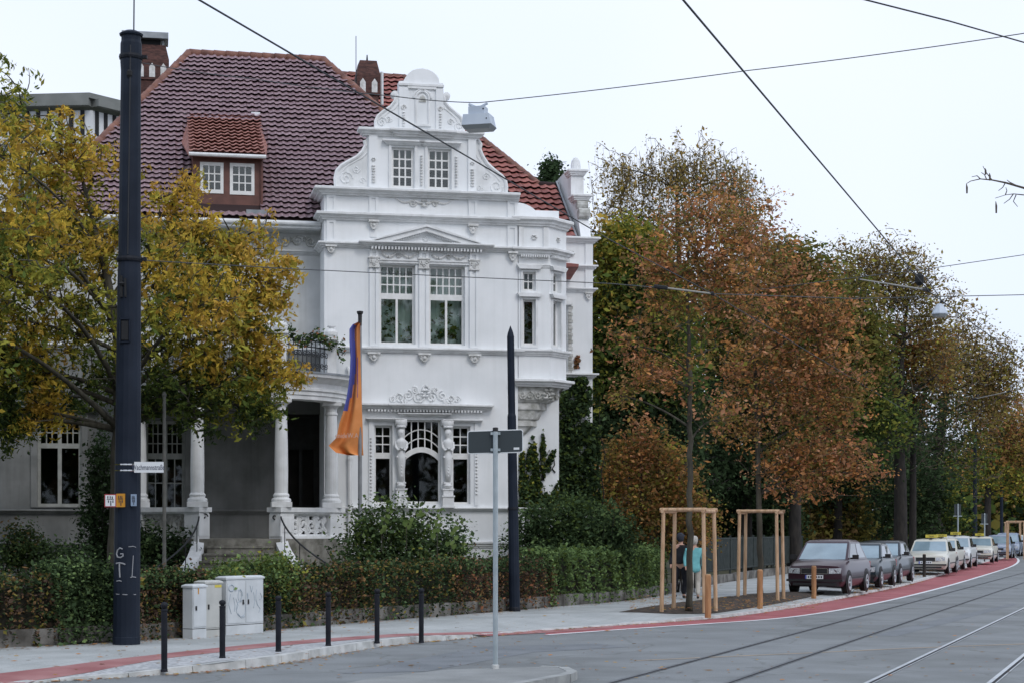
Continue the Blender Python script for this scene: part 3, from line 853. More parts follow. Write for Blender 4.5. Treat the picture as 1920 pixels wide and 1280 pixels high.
# --- ground-floor window surround
mb = MB(); a, b = hu(683), hu(907)
mb.sweep(cornice_prof(Z(768), Z(757), .24), [(a, .02), (a, -.03), (hu(743), -.03), (hu(743), -.09), (hu(846), -.09), (hu(846), -.03), (b, -.03), (b, .02)]); part(mb, 'window_cornice')
den = MB()
for i in range(36):
    x = a + .06 + (b - a - .12) * (i + .5) / 36
    den.box(x - .024, x + .024, -.19, -.02, Z(772), Z(768.2))
part(den, 'dentils', 'trim', kind='stuff')
for x0, x1, y0, y1 in ((696, 746, 790, 784), (841, 894, 791, 785), (755, 835, 780, 774)):
    mb = MB(); mb.sweep(cornice_prof(Z(y0), Z(y1), .15), [(hu(x0), .02), (hu(x0), -.02), (hu(x1), -.02), (hu(x1), .02)]); part(mb, 'window_hood')
for x in (695, 893):
    mb = MB(); mb.box(hu(x - 3.5), hu(x + 3.5), -.04, 0, Z(946), Z(790)); part(mb, 'pilaster_strip', 'stucco')
    mb = MB()
    for k in range(17):
        mb.lathe([(.004, -.03), (.03, -.01), (.03, .01), (.004, .03)], (hu(x), -.05, Z(822 + k * 6.4)), 7)
    part(mb, 'bead_relief', 'relief', kind='stuff')
# herm figures between the windows
for x in (751, 838.5):
    u = hu(x); w = .115
    f = MB()
    f.box(u - .15, u + .15, -.20, 0, Z(949), Z(931)); f.box(u - .17, u + .17, -.22, 0, Z(931), Z(928)); f.box(u - .17, u + .17, -.22, 0, Z(951), Z(948))
    f.box(u - .13, u + .13, -.19, 0, Z(928), Z(918)); f.box(u - .155, u + .155, -.21, 0, Z(918), Z(915)); f.lathe([(.10, 0), (.125, .06), (.10, .12)], (u, -.11, Z(914)), 12)
    f.box(u - .12, u + .12, -.19, 0, Z(906), Z(903))
    part(f, 'herm_base', 'trim')
    f = MB()                                         # tapering shaft, torso with folded arms, neck and head: one figure
    prof = [(.075, Z(903)), (.09, Z(885)), (.12, Z(862)), (.135, Z(856)), (.10, Z(850)), (.125, Z(838)), (.15, Z(830)), (.13, Z(825)), (.05, Z(822)), (.05, Z(820)), (.085, Z(816)), (.095, Z(810)), (.085, Z(806)), (.05, Z(803))]
    f.lathe(prof, (u, -.12, 0), 14)
    for s in (-1, 1):
        f.tube([(u + s * .13, -.12, Z(828)), (u + s * .145, -.16, Z(838)), (u + s * .09, -.24, Z(844)), (u - s * .05, -.25, Z(840))], [.042, .038, .034, .03], 7)
        f.lathe([(.01, -.04), (.06, 0), (.01, .04)], (u + s * .1, -.17, Z(857)), 8)
    f.box(u - .12, u + .12, -.22, 0, Z(802), Z(798)); f.box(u - .15, u + .15, -.16, 0, Z(798), Z(785))
    f.lathe([(.004, -.02), (.02, 0), (.004, .02)], (u, -.225, Z(812)), 6)
    for k in range(5): f.lathe([(.004, -.04), (.035 - k * .004, 0), (.004, .04)], (u, -.21, Z(868 + k * 6)), 7)
    part(f, 'herm_figure', 'trim', smooth=True)
# scroll relief over the triple window
mb = MB(); c = hu(797); zc = Z(745)
for s in (-1, 1):
    for (dx, dz, r, t0) in ((.18, .02, .16, 0), (.45, .06, .14, 1.5), (.68, -.02, .13, 3), (.86, -.03, .09, 0), (.28, .20, .09, 2), (.56, -.08, .08, 1)):
        spiral(mb, (c + s * dx, zc + dz), r, 1.6, fm, -.015, .028, s, 5, t0)
rosette(mb, (c, zc + .12), .16, fm, -.03); spiral(mb, (c, zc + .24), .10, 1.0, fm, -.02, .03)
part(mb, 'scroll_relief', 'trim')
# garland in the attic panel
mb = MB(); c = hu(795); zc = Z(382)
rosette(mb, (c, zc), .15, fm, -.03)
for s in (-1, 1):
    mb.tube([(c + s * (.12 + .8 * i / 10), -.02, zc + .05 * math.sin(i * .9) + .01 * i) for i in range(11)], [.035 - .0025 * i for i in range(11)], 6)
    spiral(mb, (c + s * .3, zc), .1, 1.4, fm, -.02, .02, s)
part(mb, 'garland_relief', 'relief')

# --- the curved gable
def G2(pts): return [hp(x, y, 0.0) for x, y in pts]
gc = MB()
z_g0, z_g1 = zL4, Z(247)
ga, gb = hu(690), hu(893)
gws = [(hu(735), hu(777)), (hu(803), hu(846))]
gwz = (Z(353), Z(277))
gm = vmap(0.06)
gc.plate(ga, gb, z_g0, z_g1, 0, .34, [(a, b, gwz[0], gwz[1]) for a, b in gws], gm, edge=True)
part(gc, 'gable_wall', 'stucco')
for a, b in gws:
    window(a, b, gwz[0], gwz[1], [(a + .06, b - .06, gwz[0] + .07, gwz[1] - .06, 3, 4)], gm, .1, 'panebright', bar=.04)
room(ga + .2, gb - .2, z_g0 + .05, z_g1, gm, 2.0, .36, 'curtain')
for a, b in gws:
    mb = MB(); mb.sweep(cornice_prof(gwz[1] + .05, gwz[1] + .17, .15), [(a - .1, .08), (a - .1, .04), (b + .12, .04), (b + .12, .08)]); part(mb, 'window_hood')
    for x in (a - .08, b + .02):
        mb = MB(); mb.box(x, x + .06, .02, .07, gwz[0] - .05, gwz[1] + .05); part(mb, 'window_trim', 'trim')
    mb = MB(); mb.box(a - .12, b + .12, -.03, .07, gwz[0] - .09, gwz[0] - .02); part(mb, 'window_sill', 'trim')
# scrolled flanks
left_fl = [(690, 357), (690, 258), (684, 262), (686, 272), (680, 283), (670, 293), (655, 301), (641, 309), (632, 319), (629, 333), (630, 347), (637, 355)]
right_fl = [(893, 362), (950, 362), (951, 350), (949, 338), (942, 329), (928, 318), (915, 306), (906, 292), (901, 279), (903, 270), (898, 262), (893, 260)]
for nm, pts, s in (('scroll_flank', left_fl, 1), ('scroll_flank', right_fl, -1)):
    q = G2(pts)
    mb = MB(); mb.prism(q if s > 0 else q, .10, .36); part(mb, nm, 'trim')
    edge = q[2:] if s > 0 else q[1:-1]
    mb = MB(); mb.tube([(a, .10, b) for a, b in edge], .05, 6)
    inner = [(a + s * .14, b - .02) for a, b in edge[2:-2]]
    mb.tube([(a, .10, b) for a, b in inner], .022, 5)
    cx = q[9] if s > 0 else q[2]
    spiral(mb, (cx[0] + s * .28, cx[1] + .0), .19, 1.6, fm, .10, .026, s)
    spiral(mb, (cx[0] + s * .55, cx[1] + .25), .11, 1.4, fm, .10, .022, -s); spiral(mb, (cx[0] + s * .72, cx[1] - .05), .09, 1.3, fm, .10, .02, s)
    part(mb, 'scroll_moulding', 'trim')
for x0, x1 in ((692, 708), (878, 893)):
    a, b = hu(x0), hu(x1)
    mb = MB(); mb.box(a, b, .0, .08, z_g0, z_g1); part(mb, 'pilaster', 'stucco')
    mb = MB()
    for k in range(7): mb.lathe([(.004, -.03), (.05, -.01), (.05, .01), (.004, .03)], ((a + b) / 2, -.01, Z(315 + k * 5)), 7)
    rosette(mb, ((a + b) / 2, Z(303)), .07, fm, -.01); part(mb, 'bead_relief', 'relief', kind='stuff')
for x in (790.5, 856):
    mb = MB()
    for k in range(11): mb.lathe([(.004, -.03), (.035, -.01), (.035, .01), (.004, .03)], (hu(x), .03, Z(292 + k * 5.4)), 7)
    part(mb, 'bead_relief', 'relief', kind='stuff')
mb = MB(); a, b = hu(686), hu(893)
zg1, zg1b = Z(246), Z(258)
mb.sweep(cornice_prof(zg1b, zg1 + .02, .20), [(a, .3), (a, .06), (hu(744), .06), (hu(744), -.02), (hu(776), -.02), (hu(776), .06), (hu(813), .06), (hu(813), -.02), (hu(840), -.02), (hu(840), .06), (b, .06), (b, .3)])
part(mb, 'gable_cornice')
up = [(705, 244), (705, 226), (709, 217), (719, 208), (733, 199), (741, 189), (744, 177), (749, 173), (749, 151), (759, 150), (761, 144), (766, 137), (774, 131), (783, 128), (793, 127), (803, 129), (812, 133), (819, 139), (824, 147), (825, 154), (832, 155), (832, 177), (835, 190), (843, 200), (855, 210), (865, 219), (870, 231), (870, 246)]
q = G2(up)
mb = MB(); mb.prism(q[::-1], .10, .42); part(mb, 'gable_top', 'stucco')
for pts, s, kn, c1_, c2_ in ((q[0:7], 1, (742, 175), (717, 228), (730, 222)), (q[21:], -1, (839, 178), (861, 236), (846, 228))):
    mb = MB()
    mb.tube([(a, .10, b) for a, b in pts], .045, 6)
    mb.tube([(a + s * .13, .10, b - .03) for a, b in pts[2:-1]], .02, 5)
    u, z = hp(*kn); mb.lathe([(.02, -.1), (.10, -.07), (.11, .08), (.02, .12)], (u, .2, z), 10, axis='Y')
    spiral(mb, hp(*c1_), .14, 1.6, fm, .095, .024, s); spiral(mb, hp(*c2_), .09, 1.4, fm, .095, .02, -s)
    part(mb, 'scroll_moulding', 'trim')
for x0, x1 in ((749, 766), (818, 832)):
    mb = MB(); mb.box(hu(x0), hu(x1), .05, .11, Z(243), Z(164)); part(mb, 'pilaster', 'stucco')
mb = MB(); mb.box(hu(765), hu(819), .045, .12, Z(166), Z(161)); mb.box(hu(748), hu(833), .03, .12, Z(161), Z(157)); part(mb, 'gable_band', 'trim')
for x in (757, 826):
    mb = MB(); u = hu(x); spiral(mb, (u, Z(203)), .07, 1.3, fm, .045, .025)
    for k in range(6): mb.lathe([(.004, -.03), (.04, 0), (.004, .03)], (u, .04, Z(212 + k * 5)), 7)
    part(mb, 'bead_relief', 'relief', kind='stuff')
# niche: round-headed recess frame
nx0, nx1 = hu(781), hu(805); nc = (nx0 + nx1) / 2; nr = (nx1 - nx0) / 2
arcp = [(nc + nr * math.cos(a), Z(183) + nr * 1.05 * math.sin(a)) for a in [math.pi * k / 12 for k in range(13)]]
mb = MB(); mb.tube([(nx1, .09, Z(232))] + [(a, .09, b) for a, b in arcp] + [(nx0, .09, Z(232))], .035, 6)
mb.box(nx0 - .06, nx1 + .06, .03, .11, Z(236), Z(232)); mb.tube([(nc + nr * 1.35 * math.cos(a), .085, Z(183) + nr * 1.35 * math.sin(a)) for a in [math.pi * k / 12 for k in range(13)]], .03, 5)
part(mb, 'niche_frame', 'trim')
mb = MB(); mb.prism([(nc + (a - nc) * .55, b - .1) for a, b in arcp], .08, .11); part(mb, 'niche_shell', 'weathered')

# --- wall under the oriel, oriel, east wing
u1 = hu(1048, .45); VW = 3.2
uE = hu(1111, VW); uw0 = hu(1040, VW)
zo_b = Z(712, 1000); zo_t = Z(410, 1000)
mb = MB(); mb.plate(uR, u1, .1, zo_t + .3, .45, .6, [], edge=True)
mb.add([(u1, .45, .1), (u1, VW + .1, .1), (u1, VW + .1, zo_t + .3), (u1, .45, zo_t + .3)], [(0, 1, 2, 3)])
part(mb, 'corner_wall', 'stucco')
mb = MB(); mb.sweep(cornice_prof(zL0b, zL0, .12), [(uR, .45), (u1, .45), (u1, 1.2)]); part(mb, 'sill_course')
oA = (hu(972), -.02); oB = (hu(1030, -.02), -.02)
oC = (oB[0] + .60, oB[1] + .60); oD = (oC[0], 1.6)
W1 = oB[0] - oA[0]; W2 = math.hypot(.60, .60)
fA = dmap(oA, (1, 0)); fB = dmap(oB, (1, 1))
ZO = lambda y: Z(y, 1000)
win_s = (hu(980) - oA[0], hu(1004) - oA[0])
ob = MB()
hA = [(win_s[0], win_s[1], ZO(546), ZO(510)), (win_s[0], win_s[1], ZO(647), ZO(562))]
hB = [(.16, .56, ZO(546), ZO(510)), (.16, .56, ZO(647), ZO(562))]
ob.plate(0, W1, zo_b, zo_t, 0, .25, hA, fA, edge=False)
ob.plate(0, W2, zo_b, zo_t, 0, .25, hB, fB, edge=False)
ob.add([(oC[0], oC[1], zo_b), (oD[0], oD[1], zo_b), (oD[0], oD[1], zo_t), (oC[0], oC[1], zo_t)], [(0, 1, 2, 3)])
ob.add([(oA[0], .5, zo_b), (oA[0], oA[1], zo_b), (oA[0], oA[1], zo_t), (oA[0], .5, zo_t)], [(0, 1, 2, 3)])
ob.add([(p[0], p[1], zo_t) for p in (oA, oB, oC, oD, (oA[0], 1.6))], [(0, 1, 2, 3, 4)])
part(ob, 'oriel_wall', 'stucco')
room(.1, W1 - .05, ZO(650), ZO(500), fA, .9, .26)
for f, (s0, s1, _, _) in ((fA, hA[0]), (fB, hB[0])):
    for za, zb, nc_, nr_ in ((ZO(546), ZO(510), 2, 2), (ZO(647), ZO(562), 1, 1)):
        window(s0, s1, za, zb, [(s0 + .06, s1 - .06, za + .06, zb - .05, nc_, nr_)], f, .12)
        mb = MB(); mb.plate(s0 - .06, s1 + .06, za - .06, zb + .05, -.03, .0, [(s0, s1, za, zb)], f); part(mb, 'window_trim', 'trim')
        mb = MB(); mb.prism([(s0 - .1, zb + .06), (s1 + .1, zb + .06), (s1 + .17, zb + .15), (s0 - .17, zb + .15)], -.12, 0, 0, f); part(mb, 'window_hood', 'trim')
opath = [(oA[0] + .0, .3), oA, oB, oC, oD]
for y0, y1, out, nm in ((425, 409, .20, 'oriel_cornice'), (479, 466, .20, 'oriel_cornice'), (503, 497, .05, 'oriel_course'), (666, 655, .14, 'oriel_course'), (724, 711, .22, 'oriel_base_course')):
    mb = MB(); mb.sweep(cornice_prof(ZO(y0), ZO(y1) + .014, out), opath); part(mb, nm)
den = MB()
for i in range(13):
    x = .04 + (W1 - .04) * i / 13; den.box(x, x + .035, -.16, .0, ZO(484), ZO(480), 0, fA)
for i in range(12):
    x = .03 + (W2 - .04) * i / 12; den.box(x, x + .035, -.16, .0, ZO(484), ZO(480), 0, fB)
part(den, 'dentils', 'trim', kind='stuff')
for x in (972, 1018):
    mb = MB(); mb.box(hu(x) - .0, hu(x + 9), -.07, 0, ZO(464), ZO(427)); part(mb, 'pilaster_strip', 'trim')
for x, f in ((W1 * .5, fA), (W2 * .5, fB)):
    mb = MB(); rosette(mb, (x, ZO(446)), .1, f, -.02); part(mb, 'rosette', 'relief')
# tapering corbels under the oriel
def shrink(k):
    cx, cy = oA[0], .5
    return [(oA[0], .46), (oA[0], oA[1] + (1 - k) * .45), (oA[0] + (oB[0] - oA[0]) * k, oA[1] + (1 - k) * .45), (oA[0] + (oC[0] - oA[0]) * k, oC[1] * k + .45 * (1 - k)), (oA[0] + (oC[0] - oA[0]) * k, .46 if k < .99 else 1.0)]
cor = MB()
lev = [(ZO(724), .95), (ZO(731), .88), (ZO(748), .84), (ZO(753), .72), (ZO(753.5), .66), (ZO(766), .66), (ZO(769), .58), (ZO(784), .50), (ZO(787), .42), (ZO(787.5), .46), (ZO(797), .46), (ZO(797.5), .36), (ZO(812), .22)]
vs = []; fs = []
for z, k in lev: vs += [(p[0], p[1], z) for p in shrink(k)]
for i in range(len(lev) - 1):
    for j in range(4): fs.append((i * 5 + j, (i + 1) * 5 + j, (i + 1) * 5 + j + 1, i * 5 + j + 1))
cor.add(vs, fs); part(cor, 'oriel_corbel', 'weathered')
mb = MB()
for i in range(4):
    spiral(mb, (.12 + i * W1 * .25, ZO(740)), .11, 1.5, fA, .06, .03, 1 if i % 2 else -1)
rosette(mb, (W1 * .98, ZO(738)), .22, fA, .05)
for i in range(2): spiral(mb, (.25 + i * .3, ZO(740)), .11, 1.5, fB, .10, .03, 1)
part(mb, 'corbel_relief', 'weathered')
# quarter-round parapet beside the gable
qx0, qx1 = hu(972), hu(1016); qz0, qz1 = ZO(411), Z(377, 975)
pts = [(qx0, qz0), (qx1, qz0)] + [(qx0 + (qx1 - qx0) * math.cos(a), qz0 + (qz1 - qz0) * math.sin(a)) for a in [math.pi / 2 * k / 10 for k in range(1, 11)]]
mb = MB(); mb.prism(pts, .25, .6); part(mb, 'quarter_parapet', 'stucco')

# east wing with stepped gable seen from its end
ZW = lambda y, x=1085: hz(x, y, VW)
wz_t = ZW(446); wz_b = ZW(704)
ww = (hu(1053, VW), hu(1064, VW))
mb = MB(); mb.plate(uw0, uE, .1, wz_t, VW, VW + .3, [(ww[0], ww[1], ZW(700), ZW(575))], edge=False)
mb.add([(uE, VW, .1), (uE, VW + 6.2, .1), (uE, VW + 6.2, wz_t), (uE, VW, wz_t)], [(0, 1, 2, 3)])
part(mb, 'wing_wall', 'stucco')
window(ww[0], ww[1], ZW(700), ZW(575), [(ww[0] + .05, ww[1] - .05, ZW(632), ZW(580), 2, 3), (ww[0] + .05, ww[1] - .05, ZW(697), ZW(640), 1, 1)], vmap(VW), .12)
room(ww[0] - .3, ww[1] + .3, ZW(705), ZW(570), vmap(VW), 1.5, .31)
mb = MB()
for k in range(20):
    a = hu(1064, VW) + .02; w = .13 if k % 2 else .10
    mb.box(a, a + w, VW - .04, VW, ZW(700 - k * 6.3), ZW(700 - k * 6.3 - 5.2))
part(mb, 'quoin_strip', 'weathered')
mb = MB(); mb.box(hu(1053, VW) - .05, hu(1072, VW), VW - .12, VW, ZW(573), ZW(566)); part(mb, 'window_hood')
wpath = [(uw0, VW), (uE, VW), (uE, VW + 3)]
for y0, y1, out, nm in ((456, 446, .20, 'wing_cornice'), (506, 498, .14, 'wing_course'), (548, 541, .13, 'wing_course'), (708, 700, .16, 'wing_course')):
    mb = MB(); mb.sweep(cornice_prof(ZW(y0), ZW(y1) + .012, out), wpath); part(mb, nm)
for y0, y1 in ((498, 457), (541, 506)):
    mb = MB(); mb.box(hu(1097, VW), uE, VW - .05, VW, ZW(y0), ZW(y1)); part(mb, 'pilaster', 'stucco')
mb = MB(); bracket(mb, hu(1103, VW), ZW(562), ZW(548), 14 / 68, .12, vmap(VW)); part(mb, 'bracket', 'relief')
mb = MB(); rosette(mb, hp(1071, 476, VW), .12, vmap(VW), -.03); part(mb, 'rosette', 'relief')
# small tiled hood with its slanting soffit
a, b = hu(1056, 2.4), hu(1082, 2.4); z0 = hz(1070, 497, 2.4)
mb = MB(); mb.add([(a, 2.2, z0), (b, 2.2, z0), (b - .1, VW, z0 + .18), (a, VW, z0 + .18), (a, 2.2, z0 - .08), (b, 2.2, z0 - .08), (b, VW, z0 - .3), (a, VW, z0 - .3)], [(0, 1, 2, 3), (0, 4, 5, 1), (1, 5, 6, 2), (4, 7, 6, 5), (0, 3, 7, 4)]); part(mb, 'hood_roof', 'redtile')
# gable of the wing: profile in depth and height at the east end
gprof = [(0, 446), (.25, 447), (.45, 425), (.55, 405), (.85, 395), (.9, 372), (1.1, 371), (1.15, 338), (1.3, 333)]
zg = lambda y, t: hz(1090, y, VW + t)
zA = [wz_t, wz_t + .25, wz_t + .75, wz_t + 1.15, wz_t + 1.35, wz_t + 1.40]
st = [(0.0, wz_t), (.25, wz_t + .45), (.55, wz_t + 1.0), (.62, wz_t + 1.33), (1.05, wz_t + 1.33), (1.12, wz_t + 1.5), (1.12, wz_t + 2.1), (1.7, wz_t + 2.1), (1.7, wz_t + 2.2), (2.4, wz_t + 2.25)]
prof = st + [(5.0 - a, z) for a, z in st[::-1]]
mb = MB(); emap = lambda a, t, z: (uE - .34 + t, VW + a, z)
mb.prism(prof, 0, .30, 0, emap); part(mb, 'stepped_gable', 'stucco')
for t0, z0 in ((.5, wz_t + 1.33), (1.02, wz_t + 2.15)):
    mb = MB(); mb.sweep(cornice_prof(z0 - .17, z0, .12), [(uE - .38, VW + t0 + .5), (uE - .38, VW + t0), (uE - .02, VW + t0), (uE - .02, VW + t0 + .5)]); part(mb, 'gable_step_cornice')
mb = MB(); z0 = wz_t + 2.15
mb.box(uE - .39, uE - .01, VW + 1.04, VW + 1.45, wz_t + 1.36, z0 - .16); mb.lathe([(.15, -.02), (.15, .16), (.12, .30), (.06, .38), (.01, .40)], (uE - .20, VW + 1.25, z0), 12); part(mb, 'gable_finial', 'trim')
mb = MB()
for t0, z0, r in ((.3, wz_t + .75, .2), (.5, wz_t + 1.02, .16)): mb.lathe([(.02, -.17), (r * .8, -.16), (r * .8, .16), (.02, .17)], (uE - .19, VW + t0, z0), 10, axis='X')
part(mb, 'gable_scrolls', 'weathered')

# --- left part: main wall with porch
zE = 10.1
uLL = hu(-60, VM)
mwins = [(hu(70, VM), hu(153, VM), hz(110, 949, VM), hz(110, 785, VM))]
dwins = [(hu(272, VM), hu(347, VM), hz(310, 957, VM) - .0, hz(310, 788, VM))]
door = (hu(535, VM), hu(606, VM), 1.72, hz(560, 775, VM))
cell = (hu(75, VM), hu(145, VM), hz(110, 1080, VM), hz(110, 1048, VM))
zsp = hz(560, 657, VM)
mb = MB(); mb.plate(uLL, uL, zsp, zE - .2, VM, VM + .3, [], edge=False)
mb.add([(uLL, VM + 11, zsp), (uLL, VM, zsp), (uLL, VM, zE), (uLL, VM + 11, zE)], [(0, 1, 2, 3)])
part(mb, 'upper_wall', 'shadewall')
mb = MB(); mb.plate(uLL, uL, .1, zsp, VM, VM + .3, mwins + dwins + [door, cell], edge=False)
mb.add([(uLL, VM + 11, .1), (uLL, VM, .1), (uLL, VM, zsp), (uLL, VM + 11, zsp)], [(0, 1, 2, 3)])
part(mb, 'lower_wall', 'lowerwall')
fmn = vmap(VM)
for a, b, c, d in mwins:
    window(a, b, c, d, [(a + .08, (a + b) / 2 - .05, c + .08, d - .75, 1, 1), ((a + b) / 2 + .05, b - .08, c + .08, d - .75, 1, 1), (a + .08, (a + b) / 2 - .05, d - .62, d - .07, 3, 2), ((a + b) / 2 + .05, b - .08, d - .62, d - .07, 3, 2)], fmn, .12, frame='shadeframe')
    room(a - .5, b + .5, c - .6, d + .4, fmn, 3, .31)
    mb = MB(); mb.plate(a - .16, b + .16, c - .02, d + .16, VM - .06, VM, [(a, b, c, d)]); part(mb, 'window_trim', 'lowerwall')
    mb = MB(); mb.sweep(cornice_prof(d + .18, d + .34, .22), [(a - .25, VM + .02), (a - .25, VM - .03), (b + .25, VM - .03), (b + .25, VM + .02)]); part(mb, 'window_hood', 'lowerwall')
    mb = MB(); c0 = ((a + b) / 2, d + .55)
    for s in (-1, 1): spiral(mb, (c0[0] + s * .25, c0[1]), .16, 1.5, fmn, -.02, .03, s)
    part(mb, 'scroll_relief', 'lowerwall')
for a, b, c, d in dwins:
    m_ = (a + b) / 2
    window(a, b, c, d, [(a + .08, m_ - .06, d - .85, d - .08, 3, 3), (m_ + .06, b - .08, d - .85, d - .08, 3, 3), (a + .08, m_ - .06, c + .1, d - 1.0, 2, 2), (m_ + .06, b - .08, c + .1, d - 1.0, 2, 2)], fmn, .12, frame='shadeframe')
    room(a - .5, b + .5, c - .3, d + .4, fmn, 3, .31)
a, b, c, d = door
room(a, b, c, d, fmn, 1.6, .3)
mb = MB(); mb.plate(a, b, c, d, VM + 1.2, VM + 1.3, [(a + .15, (a + b) / 2 - .05, c + .9, d - .9), ((a + b) / 2 + .05, b - .15, c + .9, d - .9)]); part(mb, 'front_door', 'doorgrey')
a, b, c, d = cell
room(a, b, c, d, fmn, 1.0, .3)
zs = hz(110, 957, VM)
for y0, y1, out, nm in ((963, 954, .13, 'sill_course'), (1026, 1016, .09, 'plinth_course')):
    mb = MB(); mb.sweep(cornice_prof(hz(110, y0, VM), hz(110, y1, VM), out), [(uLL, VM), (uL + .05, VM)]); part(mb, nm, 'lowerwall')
mb = MB(); mb.sweep(cornice_prof(hz(560, 662, VM), hz(560, 652, VM), .14), [(uLL, VM), (uL + .05, VM)]); part(mb, 'string_course', 'trim')
# frieze with relief, eaves cornice and gutter on the left part
for y0, y1, out in ((438, 428, .25), (478, 470, .10)):
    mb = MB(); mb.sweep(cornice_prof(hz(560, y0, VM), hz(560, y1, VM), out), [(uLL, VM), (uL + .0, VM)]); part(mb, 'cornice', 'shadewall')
mb = MB(); zc = hz(560, 453, VM)
for i in range(26):
    x = uL - .25 - i * .36
    spiral(mb, (x, zc), .15, 1.5, fmn, -.02, .03, 1 if i % 2 else -1); spiral(mb, (x - .18, zc + .06), .08, 1.2, fmn, -.02, .025, -1 if i % 2 else 1)
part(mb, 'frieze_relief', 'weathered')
mb = MB(); ev = .72
mb.box(uLL, uL - .02, ev, VM + .1, zE - .22, zE - .16); part(mb, 'soffit', 'trim')
mb = MB(); mb.lathe([(.065, uLL - .3), (.065, uL - .02)], (0, ev - .03, zE - .1), 10, axis='X'); part(mb, 'gutter', 'trim')
mb = MB(); x = hu(655); mb.tube([(x, -.1, .2), (x, -.1, Z(700)), (x - .05, -.08, Z(690))], .055, 8)
for y in (960, 860, 760): mb.lathe([(.075, -.03), (.075, .03)], (x, -.1, Z(y)), 8)
part(mb, 'downpipe', 'trim')

# --- porch
pc = (hu(370, -2.1) + hu(527, -2.1)) / 2
ea, eb = 2.68, 2.35
def ell(a, b, a0=math.pi, a1=2 * math.pi, n=48, v0=0.0):
    return [(pc + a * math.cos(a0 + (a1 - a0) * i / n), v0 + b * math.sin(a0 + (a1 - a0) * i / n)) for i in range(n + 1)]
zF = hz(450, 1009, -2.1); zPl = hz(527, 950, -2.1); zEn = hz(540, 748, -2.0); zEt = hz(560, 690, -2.3) - .12
cols = []
for x, vg in ((262, -.9), (370, -2.1), (527, -2.1), (620, -.9)):
    uu = hu(x, vg); k = max(-1, min(1, (uu - pc) / ea)); cols.append((uu, -eb * math.sqrt(max(.08, 1 - k * k))))
mb = MB(); mb.slab([(x, v) for x, v in ell(ea + .25, eb + .25)] + [(pc + ea + .25, VM + .1), (pc - ea - .25, VM + .1)], .1, zF); part(mb, 'porch_floor', 'step')
# entablature: beam, stepped architrave and cornice, all round the curve
ring = ell(ea, eb)
ring = [(pc - ea, VM)] + ring + [(pc + ea, .05)]
mb = MB(); h = zEt - zEn
prof = [(-.28, zEn), (.22, zEn), (.22, zEn + .1), (.25, zEn + .11), (.25, zEn + .2), (.29, zEn + .22), (.29, zEn + .27), (.23, zEn + .29), (.23, zEn + h * .66), (.30, zEn + h * .72), (.36, zEn + h * .80), (.48, zEn + h * .88), (.50, zEn + h), (-.28, zEn + h)]
mb.sweep(prof, ring); part(mb, 'entablature', 'trim')
mb = MB(); mb.slab([(x, v) for x, v in ell(ea + .52, eb + .52)] + [(pc + ea + .52, -.0), (uL, 0.0), (uL, VM), (pc - ea - .5, VM)], zEt + .002, zEt + .05); part(mb, 'balcony_floor', 'zinc')
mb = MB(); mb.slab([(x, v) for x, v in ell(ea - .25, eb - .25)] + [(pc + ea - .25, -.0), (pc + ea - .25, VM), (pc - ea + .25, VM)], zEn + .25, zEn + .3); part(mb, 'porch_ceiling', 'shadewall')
for (u, v) in cols:
    mb = MB(); r = .165
    z0 = zPl; H_ = zEn - z0
    mb.box(u - .25, u + .25, v - .25, v + .25, z0, z0 + .13)
    mb.lathe([(.235, z0 + .13), (.245, z0 + .17), (.235, z0 + .21), (.19, z0 + .23), (.19, z0 + .26), (.205, z0 + .29), (.19, z0 + .32), (r, z0 + .35), (r * 1.02, z0 + H_ * .35), (r * .97, z0 + H_ * .6), (r * .84, z0 + H_ - .34), (r * .98, z0 + H_ - .32), (r * .98, z0 + H_ - .28), (r * .84, z0 + H_ - .26), (r * .86, z0 + H_ - .16), (r * 1.3, z0 + H_ - .09)], (u, v, 0), 20)
    mb.box(u - .24, u + .24, v - .24, v + .24, z0 + H_ - .09, z0 + H_)
    part(mb, 'column', 'trim', smooth=False)
    o = villa.children[-1] if False else None
# low parapets between the columns with pierced panels
def seg_parapet(p, q, pierced):
    dx, dy = q[0] - p[0], q[1] - p[1]; L = math.hypot(dx, dy); f = dmap(p, (dx, dy))
    mb = MB(); ns = []
    mb.box(-.25, L + .25, -.25, .25, zPl - .12, zPl - .005, 0, f); mb.box(-.2, L + .2, -.2, .2, zPl - .17, zPl - .12, 0, f)
    mb.box(-.2, L + .2, -.24, .22, zF - .12, zF + .06, 0, f)
    mb.box(-.22, .24, -.21, .2, zF + .06, zPl - .17, 0, f); mb.box(L - .24, L + .22, -.21, .2, zF + .06, zPl - .17, 0, f)
    mb.box(-.14, .16, -.23, -.2, zF + .16, zPl - .27, 0, f)
    mb.box(-.2, L + .2, -.18, .18, .1, zF - .12, 0, f)
    part(mb, 'porch_parapet', 'trim')
    mb = MB(); zc = (zF + .06 + zPl - .17) / 2; hh = (zPl - .17 - zF - .06) / 2
    k = 0; x = .24 + hh * .5
    while x < L - .24:
        spiral(mb, (x, zc), hh * .72, 1.5, f, -.06, .05, 1 if k % 2 else -1, 5, .6 * k)
        for s in (-1, 1):
            spiral(mb, (x + hh * .5, zc + s * hh * .52), hh * .34, 1.2, f, -.07, .04, s, 5, k)
        mb.tube([f(x + hh * .45, -.06, zc - hh), f(x + hh * .3, -.09, zc), f(x + hh * .6, -.06, zc + hh)], .045, 5)
        x += hh * 1.05; k += 1
    mb.box(.24, L - .24, -.10, -.02, zc + hh - .05, zc + hh, 0, f); mb.box(.24, L - .24, -.10, -.02, zc - hh, zc - hh + .05, 0, f)
    part(mb, 'scroll_panel', 'trim' if pierced else 'weathered')
seg_parapet(cols[2], cols[3], True); seg_parapet(cols[0], cols[1], False)
